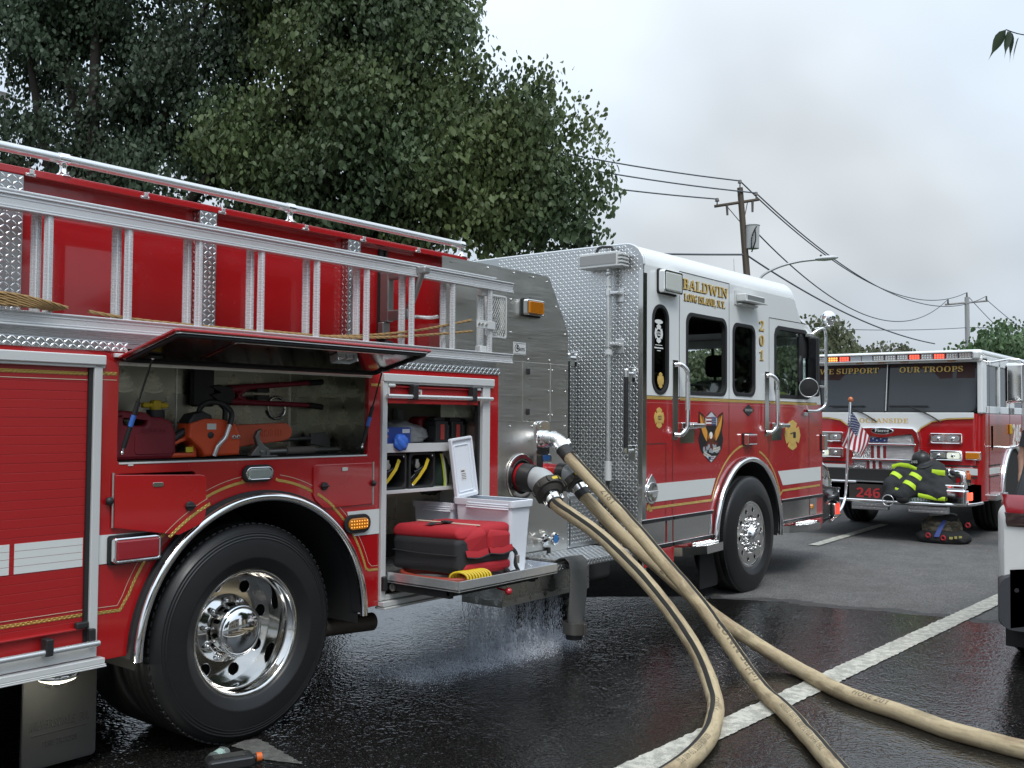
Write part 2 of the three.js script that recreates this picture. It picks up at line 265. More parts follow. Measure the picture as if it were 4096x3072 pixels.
function paintLine(name, a, b, w, label, jag = 0.006) {   // ragged painted line, 4 mm above the film
  const d = V(b[0] - a[0], 0, b[1] - a[1]), L = d.length(); d.normalize(); const nx = -d.z, nz = d.x, n = Math.max(2, Math.round(L / 0.02)), A = [], B = [];
  for (let i = 0; i <= n; i++) { const t = L * i / n, e = w / 2 + jag * noise3.noise(t * 31, 1.3, a[0]) * 2, f = w / 2 + jag * noise3.noise(t * 31, 7.7, a[1]) * 2; A.push([a[0] + d.x * t + nx * e, 0.011, a[1] + d.z * t + nz * e]); B.push([a[0] + d.x * t - nx * f, 0.011, a[1] + d.z * t - nz * f]); }
  const g = loft([A, B]); const p = g.attributes.position, uv = g.attributes.uv; for (let i = 0; i < p.count; i++) uv.setXY(i, p.getX(i) / 1.2, p.getZ(i) / 1.2);
  const nn = g.attributes.normal; for (let i = 0; i < nn.count; i++) nn.setXYZ(i, 0, 1, 0);
  mesh(scene, name, g, M_paint, { kind: 'structure', label });
}
paintLine('lane_line', [-6, 1.331], [34, 3.231], 0.16, 'long solid white lane line crossing the wet asphalt under the hoses');
for (let i = 0; i < 4; i++) paintLine('dashed_line' + (i ? '_00' + i : ''), [9.05 + i * 9, -0.72], [12.2 + i * 9, -0.86], 0.13, i ? 'white lane dash further up the road' : 'white lane dash in front of the parked engine');
// ---------------------------------------------------------------- the near fire engine: rear body
const eng = thing('fire_engine', 'red and white fire engine with open side compartments and hoses coupled to its pump panel', 'fire engine');
const XE = -2.85;           // rear end of the body
// --- side skin with its openings
{
  const a0 = Math.asin(0.02 / 0.655);
  const arch = arc(0.06, 0.5, 0.655, PI - a0, a0, 36);
  const out = [[XE, 0.52], [-0.6, 0.52], ...arch, [0.865, 0.52], [0.865, 1.83], [XE, 1.83]];
  const holes = [rrect(-0.695, 0.772, 1.347, 1.775, 0.018), [[XE + 0.02, 0.57], [-0.82, 0.57], [-0.82, 1.768], [XE + 0.02, 1.768]], rrect(-0.70, -0.306, 1.08, 1.30, 0.02)];
  mesh(eng, 'side_panel', uvm(ext(shapeOf(out, holes), -0.03, 0, 0.003), 1), M.red);
  mesh(eng, 'corner_panel', uvm(mg(box(1.806, 1.905, 0.52, 1.83, -0.5, 0, 0.008), box(0.865, 1.81, 1.79, 1.83, -0.5, 0.0, 0.004))), M.red);
}
// --- roll-up door at the rear: a slat curtain in an aluminium frame
{
  const d = part(eng, 'roll_up_door');
  mesh(d, 'head_rail', mg(box(XE, -0.768, 1.764, 1.806, -0.02, 0.028, 0.005), box(XE, -0.768, 1.752, 1.768, -0.02, 0.018, 0.003)), M.aluPaint);
  mesh(d, 'side_rail', uvm(box(-0.815, -0.778, 0.60, 1.766, -0.02, 0.018, 0.004)), M.aluPaint);
  mesh(d, 'rubber_seal', box(-0.833, -0.815, 0.60, 1.766, -0.03, 0.006), M.black);
  const W = [XE + 0.02, -0.833];
  const slat = box(W[0], W[1], 0.0, 0.0361, -0.016, -0.004, 0.0016);
  for (let i = 0; i < 32; i++) mesh(d, 'slat', slat, M.redDoor, { pos: [0, 1.7255 - i * 0.0366, 0.0004 * rr(-1, 1)] });
  for (let i = 0; i < 4; i++) { const y = 0.925 + i * 0.0301, h = 0.0285; for (const [a, b] of [[XE + 0.03, -1.141], [-1.121, -0.84]]) mesh(d, 'reflective_stripe', box(a, b, y, y + h, -0.0055, -0.0022), M.film); }
  each(d, 'gold_stripe', [ribbon([[XE + 0.03, 1.727], [-0.836, 1.727]], 0.014, -0.0022), ribbon([[XE + 0.03, 0.731], [-0.836, 0.7245]], 0.014, -0.002)], M.gold);
  each(d, 'pinstripe', [ribbon([[XE + 0.03, 1.701], [-0.836, 1.701]], 0.0025, -0.0022), ribbon([[XE + 0.03, 0.752], [-0.836, 0.745]], 0.0022, -0.002)], M.cream);
  mesh(d, 'bottom_rail', mg(box(W[0], W[1], 0.607, 0.668, -0.016, 0.004, 0.004), box(W[0], W[1], 0.668, 0.676, -0.01, 0.022, 0.003)), M.redDoor);
  mesh(d, 'lift_bar', cyl([XE, 0.607, 0.045], [-0.785, 0.607, 0.045], 0.0125), M.alu);
  for (const x of [-2.4, -1.0]) mesh(d, 'bar_bracket', mg(box(x - 0.016, x + 0.016, 0.592, 0.66, 0.012, 0.062, 0.006)), M.black);
  mesh(d, 'catch', mg(box(-0.825, -0.795, 0.616, 0.668, 0.016, 0.04, 0.006), box(-0.875, -0.82, 0.672, 0.70, 0.0, 0.03, 0.008)), M.black);
  mesh(eng, 'sill', mg(box(XE, -0.776, 0.545, 0.60, -0.03, 0.012, 0.003), box(XE, -0.755, 0.518, 0.541, -0.03, 0.042, 0.003), box(XE, -0.753, 0.512, 0.5165, -0.03, 0.048, 0.002), box(XE, -0.753, 0.505, 0.5105, -0.03, 0.052, 0.002)), M.aluPaint);
}
// --- diamond-plate trim along the top of the lower body
{
  for (const [a, b] of [[XE, -0.66], [0.865, 1.908]]) { const t = part(eng, 'top_trim'); mesh(t, 'trim_sheet', mg(box(a, b, 1.826, 1.866, 0.001, 0.006, 0.002), box(a, b, 1.862, 1.868, -0.34, 0.006, 0.002)), M.plate); lugs(t, [a, 1.827, 0.006], [1, 0, 0], [0, 1, 0], b - a, 0.038, 0.019, 1.1); }
  mesh(eng, 'compartment_roof', box(XE, 1.9, 1.842, 1.861, -2.3, -0.002), M.plate);
  mesh(eng, 'drip_rail', box(-0.725, -0.62, 1.80, 1.818, 0, 0.02, 0.004), M.aluPaint);
}
// --- striping on the skin
{
  const g = [[-0.775, 0.722], [-0.669, 0.7205], ...arc(0.06, 0.5, 0.745, PI - 0.39, 1.71, 18), ];
  g.push([-0.055, 1.246]);
  each(eng, 'gold_stripe', [ribbon(g, 0.0135, 0.0016), ribbon([[0.15, 1.245], ...arc(0.06, 0.5, 0.745, 1.43, 0.32, 18), [0.79, 0.722], [0.858, 0.7205]], 0.0135, 0.0016), ribbon([[-0.778, 1.731], [-0.706, 1.731]], 0.014, 0.0016), ribbon([[0.79, 1.731], [0.86, 1.731]], 0.014, 0.0016)], M.gold);
  each(eng, 'pinstripe', [ribbon([[-0.775, 0.744], [-0.682, 0.742], ...arc(0.06, 0.5, 0.772, PI - 0.375, 1.72, 18)], 0.0022, 0.0018), ribbon([...arc(0.06, 0.5, 0.772, 1.42, 0.35, 18), [0.81, 0.742], [0.858, 0.7415]], 0.0022, 0.0018), ribbon([[-0.778, 1.704], [-0.706, 1.704]], 0.0025, 0.0018)], M.cream);
  mesh(eng, 'reflective_stripe', ext([[-0.778, 0.925], [-0.60, 0.9255], [-0.515, 1.045], [-0.778, 1.0475]], 0.001, 0.0035), M.film);
  mesh(eng, 'reflective_stripe', ext([[0.675, 0.917], [0.862, 0.9155], [0.862, 1.0505], [0.625, 1.049]], 0.001, 0.0035), M.film);
}
// --- rear wheel arch: rubber lip, polished fender ring and dark liner
{
  const ringAt = (r0, r1, z0, z1, b) => ext(shapeOf([...arc(0.06, 0.5, r1, PI - 0.01, 0.01, 44), ...arc(0.06, 0.5, r0, 0.01, PI - 0.01, 44)]), z0, z1, b);
  mesh(eng, 'fender_lip', ringAt(0.65, 0.695, -0.05, 0.028, 0.004), M.rubber);
  mesh(eng, 'fender_ring', tube(arc(0.06, 0.5, 0.662, PI + 0.01, -0.01, 40).map((p) => [p[0], p[1], 0.038]), 0.021, 80, 10).scale(1, 1, 1), M.chrome);
  const liner = []; for (let i = 0; i <= 24; i++) { const a = PI + 0.08 - (PI + 0.16) * i / 24; liner.push([[0.06 + 0.655 * Math.cos(a), 0.5 + 0.655 * Math.sin(a), 0.0], [0.06 + 0.655 * Math.cos(a), 0.5 + 0.655 * Math.sin(a), -0.75]]); }
  mesh(eng, 'wheel_liner', mg(loft(liner), box(-0.72, 0.84, 0.45, 1.2, -0.77, -0.75)), M.dark);
}
// --- wheels
function tyreGeo(R, r, w, ridge = true) {   // axis +y, outer face at 0
  const p = [[r - 0.01, -w * 0.5], [r, -0.03], [r + 0.006, 0.0], [r + 0.02, 0.012], [r + 0.06, 0.03], [r + 0.065, 0.0335], [r + 0.07, 0.0325], [r + 0.12, 0.030]];
  if (ridge) for (let i = 0; i < 3; i++) { const a = R - 0.075 + i * 0.013; p.push([a, 0.0195 - i * 0.003], [a + 0.002, 0.0225 - i * 0.003], [a + 0.006, 0.022 - i * 0.003], [a + 0.008, 0.0185 - i * 0.003]); }
  p.push([R - 0.03, 0.002], [R - 0.012, -0.012], [R - 0.003, -0.03]);
  for (let i = 0; i < 4; i++) { const a = -0.05 - i * (w - 0.06) / 4; p.push([R, a], [R, a - 0.012], [R - 0.014, a - 0.015], [R - 0.014, a - 0.022], [R, a - 0.025]); }
  p.push([R - 0.02, -w], [r + 0.1, -w - 0.02], [r, -w]); return p;
}
function treadBlocks(R, w, n = 84) {   // shoulder blocks of the tread
  const b = []; const g0 = box(-0.012, 0.012, -0.030, 0.004, -0.001, 0.008, 0.003);
  for (let i = 0; i < n; i++) { const a = i / n * 2 * PI; b.push(new THREE.Matrix4().makeRotationY(a).multiply(new THREE.Matrix4().makeTranslation(0, -0.022, R - 0.007))); }
  return [g0, b];
}
function wheelAt(pos, kind, axis = [0, 0, 1]) {
  const w = part(eng, kind === 'rear' ? 'rear_wheel' : 'front_wheel'); w.position.set(...pos); w.quaternion.setFromUnitVectors(UP, V(...axis));
  return w;
}
const O = [0, 0, 0], UPA = [0, 1, 0];
function holedDisc(R, rIn, nHole, rHole, hr, off = 0) { const hs = []; if (rIn) hs.push(arc(0, 0, rIn, 0, 2 * PI, 32)); for (let i = 0; i < nHole; i++) { const a = off + i / nHole * 2 * PI; hs.push(arc(rHole * Math.cos(a), rHole * Math.sin(a), hr, 0, 2 * PI, 14)); } return shapeOf(arc(0, 0, R, 0, 2 * PI, 56), hs); }
function rearWheel() {
  const w = wheelAt([0, 0.515, 0], 'rear'); const R = 0.522, r = 0.286;
  mesh(w, 'tyre', lathe(tyreGeo(R, r + 0.008, 0.27), O, UPA, 96), M.tyre);
  const [tg, tm] = treadBlocks(R, 0.27); inst(w, 'tread_blocks', tg, M.tyre, tm);
  mesh(w, 'inner_tyre', lathe([[0.28, -0.60], [0.30, -0.345], [0.48, -0.33], [0.522, -0.36], [0.522, -0.58], [0.48, -0.61], [0.28, -0.60]], O, UPA, 48), M.tyre);
  mesh(w, 'rim', lathe([[0.275, -0.22], [0.27, -0.19], [0.262, -0.10], [0.262, -0.055], [0.268, -0.035], [0.278, -0.026], [0.283, -0.012], [0.289, -0.004], [0.297, 0.0], [0.304, -0.004], [0.306, -0.014], [0.30, -0.03], [0.29, -0.05]], O, UPA, 72), M.rimm);
  const disc = ext(holedDisc(0.275, 0.0, 8, 0.218, 0.03, 0.25), -0.006, 0.006, 0.003).rotateX(-PI / 2).translate(0, -0.188, 0);
  mesh(w, 'wheel_disc', disc, M.rimm);
  mesh(w, 'brake_drum', lathe([[0, -0.24], [0.26, -0.24], [0.26, -0.20]], O, UPA, 32), M.dark);
  mesh(w, 'hub', lathe([[0.165, -0.183], [0.163, -0.17], [0.128, -0.16], [0.118, -0.145], [0.114, -0.068], [0.108, -0.064], [0.0, -0.064]], O, UPA, 48), M.rimm);
  const cap = [[0.122, -0.070], [0.124, -0.062], [0.119, -0.058]]; for (let i = 0; i <= 10; i++) { const a = i / 10 * PI / 2; cap.push([0.116 * Math.cos(a), -0.058 + 0.038 * Math.sin(a)]); }
  mesh(w, 'hub_cap', lathe(cap, O, UPA, 56), M.chrome);
  mesh(w, 'cap_badge', mg(lathe([[0, 0.004], [0.017, 0.004], [0.021, 0.001], [0.024, 0.003], [0.026, 0]], [0.022, -0.0245, 0.012], [0.1, 1, 0.05], 24)), M.rimm);
  mesh(w, 'badge_mark', ext([[0, 0.011], [0.014, 0], [0, -0.011], [-0.014, 0]], 0, 0.002).rotateX(-PI / 2).rotateY(PI / 2).translate(0.022, -0.0195, 0.012), M.black);
  for (let i = 0; i < 10; i++) { const a = i / 10 * 2 * PI + 0.15; mesh(w, 'lug_nut', mg(cyl([0.142 * Math.cos(a), -0.183, 0.142 * Math.sin(a)], [0.142 * Math.cos(a), -0.145, 0.142 * Math.sin(a)], 0.016, 0.014, 6), new THREE.SphereGeometry(0.0125, 12, 8).translate(0.142 * Math.cos(a), -0.142, 0.142 * Math.sin(a))), M.chrome); }
}
rearWheel();
mesh(eng, 'far_rear_wheel', lathe([[0.1, 0], [0.3, 0], [0.48, 0.01], [0.522, -0.03], [0.522, -0.55], [0.48, -0.58], [0.1, -0.58]], [0, 0.515, -2.4], [0, 0, -1], 36), M.tyre);
mesh(eng, 'far_front_wheel', lathe([[0.1, 0], [0.3, 0], [0.48, 0.01], [0.522, -0.03], [0.522, -0.28], [0.1, -0.28]], [5.48, 0.515, -2.42], [0, 0, -1], 36), M.tyre);
function frontWheel() {
  const w = wheelAt([5.4815, 0.5151, 0.0777], 'front'); const R = 0.526, r = 0.286;
  mesh(w, 'tyre', lathe(tyreGeo(R, r + 0.01, 0.33, false), O, UPA, 96), M.tyre);
  const [tg, tm] = treadBlocks(R, 0.33, 120); inst(w, 'tread_blocks', tg, M.tyre, tm);
  mesh(w, 'rim', lathe([[0.25, -0.03], [0.262, -0.012], [0.276, -0.004], [0.29, 0.0], [0.303, -0.003], [0.306, -0.012], [0.29, -0.04]], O, UPA, 64), M.rimm);
  mesh(w, 'wheel_disc', mg(ext(holedDisc(0.272, 0.172, 10, 0.226, 0.021, 0.1), -0.004, 0.004, 0.002).rotateX(-PI / 2).translate(0, -0.010, 0), lathe([[0.174, -0.006], [0.168, -0.02], [0.160, -0.055], [0.10, -0.06]], O, UPA, 48)), M.rimm);
  mesh(w, 'brake_drum', lathe([[0, -0.2], [0.25, -0.2], [0.26, -0.06]], O, UPA, 32), M.dark);
  mesh(w, 'hub', lathe([[0.10, -0.06], [0.094, 0.0], [0.088, 0.02], [0.07, 0.026], [0.066, 0.05], [0.058, 0.062], [0.0, 0.066]], O, UPA, 40), M.chrome);
  for (let i = 0; i < 10; i++) { const a = i / 10 * 2 * PI; const x = 0.135 * Math.cos(a), z = 0.135 * Math.sin(a); mesh(w, 'lug_nut', mg(cyl([x, -0.06, z], [x, -0.02, z], 0.025, 0.021, 12), cyl([x, -0.02, z], [x, 0.018, z], 0.0185, 0.0175, 12), new THREE.SphereGeometry(0.0175, 12, 8).translate(x, 0.018, z)), M.chrome); }
}
frontWheel();
// --- chassis: frame rails, axle, tank bottom, mud flaps, exhaust
mesh(eng, 'chassis', mg(box(XE, 7.3, 0.62, 0.86, -0.95, -0.86), box(XE, 7.3, 0.62, 0.86, -1.65, -1.56), box(-0.1, 0.1, 0.42, 0.6, -2.3, -0.3), box(5.4, 5.56, 0.42, 0.6, -2.3, -0.2), box(XE, -0.75, 0.55, 0.62, -2.35, -0.05), box(0.9, 3.6, 0.66, 0.8, -2.2, -0.6), box(1.0, 2.9, 0.40, 0.66, -1.9, -0.75), box(3.2, 3.65, 0.3, 0.62, -0.75, -0.25, 0.05)), M.dark);
const flapT = canvasTex(512, 512, (c) => { c.fillStyle = '#6e6e6e'; c.fillRect(0, 0, 512, 512); c.fillStyle = '#ffffff'; c.font = 'bold 64px sans-serif'; c.textAlign = 'center'; c.fillText('MEYERSDALE, PA.', 256, 330, 430); c.fillText('4 GUYS', 256, 130, 300); c.font = 'bold 40px sans-serif'; c.fillText('FIRE TRUCKS', 256, 420, 300); c.fillRect(60, 352, 390, 6); });
flapT.colorSpace = THREE.NoColorSpace;
mesh(eng, 'mud_flap', ext(rrect(-0.955, -0.625, 0.05, 0.50, 0.02), -0.262, -0.25), std([0.03, 0.03, 0.03], 0.75), { label: 'rear rubber mud flap' });
{ const g = new THREE.PlaneGeometry(0.325, 0.43).translate(-0.79, 0.275, -0.2475); mesh(eng, 'flap_lettering', g, std([0.032, 0.032, 0.032], 0.72, 0, { bumpMap: flapT, bumpScale: 0.006 })); }
mesh(eng, 'mud_flap', ext(rrect(4.72, 5.06, 0.10, 0.5, 0.03), -0.06, -0.045), M.rubber);
mesh(eng, 'exhaust_pipe', mg(lathe([[0.052, -0.5], [0.052, 0.0], [0.05, 0.001], [0.047, -0.002], [0.047, -0.5]], [1.08, 0.365, -0.27], [1, -0.05, 0.08], 28)), std([0.11, 0.095, 0.08], 0.6, 0.6));
{ const g = part(eng, 'ground_light'); mesh(g, 'lamp_housing', lathe([[0.0, 0.02], [0.075, 0.02], [0.085, 0], [0.08, -0.012]], [-0.905, 0.487, -0.06], [0, 1, 0], 28), M.chrome);
  const dome = [[0.078, -0.012], [0.07, -0.022], [0.045, -0.032], [0, -0.036]]; mesh(g, 'lamp_lens', lathe(dome, [-0.905, 0.487, -0.06], [0, 1, 0], 24), M.ledWhite);
  const pl = new THREE.PointLight(C3(1, 0.96, 0.78), 0.12, 3); pl.position.set(-0.905, 0.43, -0.06); pl.castShadow = true; g.add(pl); }
// --- upper compartment: shallow locker lined with engine-turned steel, lift-up door on gas struts
{
  const x0 = -0.73, x1 = 0.80, y0 = 1.335, y1 = 1.80, zb = -0.36, z1 = -0.031;
  const c = part(eng, 'upper_compartment');
  mesh(c, 'lining', uvm(mg(box(x0, x1, y0, y1, zb - 0.01, zb), box(x0 - 0.01, x0, y0, y1, zb, z1), box(x1, x1 + 0.01, y0, y1, zb, z1), box(x0, x1, y1, y1 + 0.01, zb, z1)), 0.62), M.swirl);
  for (const x of [-0.185, 0.52]) mesh(c, 'lining_seam', box(x, x + 0.007, y0, y1, zb, zb + 0.006), M.steel);
  for (let i = 0; i < 10; i++) mesh(c, 'floor_tile', box(x0 + i * 0.153 + 0.001, x0 + (i + 1) * 0.153 - 0.001, y0 + 0.001, y0 + 0.017, zb, -0.034, 0.003), M.dark);
  mesh(c, 'floor_pan', box(x0, x1, y0 - 0.02, y0, zb, z1), M.dark);
  mesh(c, 'sill_edge', mg(box(-0.687, 0.765, 1.342, 1.3495, -0.028, 0.0035, 0.002), box(-0.645, -0.622, 1.335, 1.342, 0, 0.004)), M.aluPaint);
  for (const x of [-0.565, 0.43]) mesh(c, 'vent_louvre', mg(lathe([[0.062, 0], [0.066, 0.012], [0.058, 0.016], [0.052, 0.010]], [x, 1.60, zb], [0, 0, 1], 28), ...[-3, -2, -1, 0, 1, 2, 3].map((k) => box(x - 0.045, x + 0.045, 1.598 + k * 0.013, 1.602 + k * 0.013, zb + 0.002, zb + 0.012))), M.steelMir);
  const d = part(eng, 'lift_up_door');
  // hinged along the top of the opening, swung out and slightly up
  const A = V(-0.71, 1.792, 0.006), ang = Math.atan2(0.105, 0.435), L = 0.4475;
  const W = 1.515;   // local: x along the door, y out from the hinge, z down out of its underside
  const up = (g) => g.applyMatrix4(new THREE.Matrix4().makeBasis(V(1, 0, 0), V(0, Math.sin(ang), Math.cos(ang)), V(0, -Math.cos(ang), Math.sin(ang))).setPosition(A));
  mesh(d, 'door_skin', up(ext(rrect(0, W, 0, L, 0.02), -0.012, 0.0, 0.003)), M.red);
  mesh(d, 'door_liner', up(uvm(ext(rrect(0.012, W - 0.012, 0.012, L - 0.012, 0.02), -0.001, 0.006))), std([0.50, 0.48, 0.46], 0.24, 1, { roughnessMap: smudgeT }));
  mesh(d, 'liner_panel', up(uvm(ext(rrect(0.34, W - 0.2, 0.09, L - 0.07, 0.02), 0.006, 0.012, 0.003))), std([0.50, 0.48, 0.46], 0.2, 1, { roughnessMap: smudgeT }));
  mesh(d, 'door_seal', up(ext(shapeOf(rrect(0.02, W - 0.02, 0.02, L - 0.02, 0.02), [rrect(0.04, W - 0.04, 0.04, L - 0.04, 0.018)]), 0.005, 0.018, 0.004)), M.rubber);
  mesh(d, 'door_hinge', mg(box(-0.70, 0.79, 1.768, 1.786, -0.012, 0.006), cyl([-0.70, 1.783, 0.01], [0.79, 1.783, 0.01], 0.006, 0.006, 8), ...Array.from({ length: 9 }, (_, i) => new THREE.SphereGeometry(0.0045, 8, 6).translate(-0.62 + i * 0.17, 1.776, 0.007))), M.steel);
  mesh(d, 'door_latch', up(mg(box(0.93, 1.06, 0.30, 0.302, 0.012, 0.05), box(0.93, 0.935, 0.30, 0.36, 0.012, 0.05), box(1.055, 1.06, 0.30, 0.36, 0.012, 0.05), box(0.93, 1.06, 0.30, 0.36, 0.011, 0.016), box(0.945, 1.0, 0.31, 0.34, 0.016, 0.034, 0.004), box(1.015, 1.05, 0.31, 0.34, 0.016, 0.034, 0.004))), M.alu);
  for (const [a, m, b] of [[[-0.60, 1.80, 0.10], null, [-0.668, 1.392, -0.012]], [[0.775, 1.80, 0.10], null, [0.738, 1.392, -0.012]]]) {
    const p = V(...a), q = V(...b), mid = p.clone().lerp(q, 0.46), s = part(eng, 'gas_strut');
    mesh(s, 'strut_rod', mg(cyl(p, mid, 0.0045, 0.0045, 10)), M.black); mesh(s, 'strut_body', cyl(mid, p.clone().lerp(q, 0.95), 0.0105, 0.0105, 14), M.black);
    mesh(s, 'ball_joint', mg(new THREE.SphereGeometry(0.009, 12, 8).translate(q.x, q.y, q.z), new THREE.SphereGeometry(0.008, 12, 8).translate(p.x, p.y, p.z), cyl(p.clone().lerp(q, 0.95), q, 0.006, 0.006, 8)), M.chrome);
    mesh(s, 'strut_label', cyl(p.clone().lerp(q, 0.60), p.clone().lerp(q, 0.72), 0.0109, 0.0109, 14, true), std([0.05, 0.16, 0.55], 0.5));
    mesh(s, 'strut_bracket', box(p.x - 0.03, p.x + 0.03, p.y, p.y + 0.012, p.z - 0.02, p.z + 0.03, 0.003), M.black);
  }
}
// --- two small doors over the arch
{
  const d = part(eng, 'fuel_door');   // hinged at its left edge, standing ajar
  const a = -0.20; const T = (g) => g.translate(0.716, 0, 0).rotateY(a).translate(-0.716, 0, 0.008);
  const sh = [[-0.712, 1.075], [-0.46, 1.03], [-0.43, 1.026], [-0.335, 1.066], [-0.312, 1.09], [-0.308, 1.12], [-0.308, 1.27], [-0.318, 1.285], [-0.335, 1.29], [-0.712, 1.30]];
  mesh(d, 'door_leaf', T(uvm(ext(sh, 0, 0.014, 0.003))), M.red);
  mesh(d, 'hinge', cyl([-0.717, 1.075, 0.01], [-0.717, 1.308, 0.01], 0.006, 0.006, 8), M.steel);
  mesh(d, 'latch_knob', T(mg(lathe([[0.021, 0], [0.021, 0.012], [0.017, 0.016], [0, 0.016]], [-0.385, 1.152, 0.014], [0, 0, 1], 24), box(-0.408, -0.362, 1.147, 1.157, 0.026, 0.036, 0.004))), M.black);
  mesh(d, 'maker_plate', T(mg(ext(rrect(-0.553, -0.505, 1.243, 1.262, 0.008), 0.014, 0.018, 0.001))), M.steelMir);
  mesh(d, 'gold_stripe', T(mg(ribbon(arc(0.06, 0.5, 0.745, 2.37, 2.06, 12), 0.0135, 0.0156))), M.gold);
  mesh(d, 'pinstripe', T(mg(ribbon(arc(0.06, 0.5, 0.772, 2.37, 2.06, 12), 0.0022, 0.0158))), M.cream);
  mesh(eng, 'bumper_stop', new THREE.SphereGeometry(0.018, 14, 10).scale(1, 1, 0.9).translate(-0.735, 1.19, 0.016), M.black);
  mesh(eng, 'fuel_pocket', mg(box(-0.71, -0.30, 1.07, 1.31, -0.14, -0.13), box(-0.71, -0.30, 1.30, 1.31, -0.14, -0.03)), M.dark);
  const e = part(eng, 'locker_door');
  const s2 = [[0.385, 1.295], [0.385, 1.15], [0.40, 1.125], [0.45, 1.083], [0.475, 1.078], [0.80, 1.082], [0.80, 1.306], [0.40, 1.306]];
  mesh(e, 'door_leaf', uvm(ext(s2, -0.001, 0.010, 0.003)), M.red);
  mesh(e, 'hinge', cyl([0.807, 1.078, 0.008], [0.807, 1.31, 0.008], 0.005, 0.005, 8), M.steel);
  mesh(e, 'latch_knob', mg(lathe([[0.021, 0], [0.021, 0.012], [0.017, 0.016], [0, 0.016]], [0.452, 1.195, 0.01], [0, 0, 1], 24), box(0.428, 0.476, 1.19, 1.2, 0.022, 0.032, 0.004)), M.black);
  mesh(e, 'maker_plate', ext(rrect(0.575, 0.617, 1.268, 1.287, 0.006), 0.01, 0.014, 0.001), M.steelMir);
  each(e, 'gold_stripe', [ribbon(arc(0.06, 0.5, 0.745, 1.08, 0.89, 12), 0.0135, 0.0115)], M.gold);
  mesh(eng, 'bumper_stop', new THREE.SphereGeometry(0.016, 14, 10).translate(0.80, 1.194, 0.02), M.black);
}
// --- side lamps on the body
lampBox(eng, 'tail_light', -0.728, -0.505, 0.925, 1.034, 0.002, 0.05, M.lensRed);
{
  const o = part(eng, 'marker_light'); mesh(o, 'gasket', ext(rrect(-0.055, 0.125, 1.236, 1.319, 0.041), 0.001, 0.02, 0.005), M.rubber); mesh(o, 'bezel', ext(shapeOf(rrect(-0.045, 0.115, 1.246, 1.309, 0.031), [rrect(-0.03, 0.108, 1.253, 1.302, 0.02)]), 0.012, 0.028, 0.003), M.chrome); mesh(o, 'lens', mg(ext(rrect(-0.029, 0.107, 1.254, 1.301, 0.02), 0.012, 0.026, 0.003), ...Array.from({ length: 16 }, (_, i) => box(-0.018 + i * 0.0075, -0.0145 + i * 0.0075, 1.262, 1.294, 0.025, 0.0285))), std([0.42, 0.46, 0.44], 0.25, 0.4));
  const a = part(eng, 'turn_light'); mesh(a, 'gasket', ext(rrect(0.595, 0.783, 0.933, 1.033, 0.049), 0.0035, 0.022, 0.006), M.rubber); mesh(a, 'lens', ext(rrect(0.617, 0.761, 0.952, 1.014, 0.03), 0.018, 0.031, 0.005), M.lensAmber);
  for (let j = 0; j < 3; j++) for (let i = 0; i < 7; i++) mesh(a, 'diode', new THREE.SphereGeometry(0.0035, 8, 6).translate(0.634 + i * 0.0185, 0.966 + j * 0.0165, 0.0305), M.ledAmber);
}
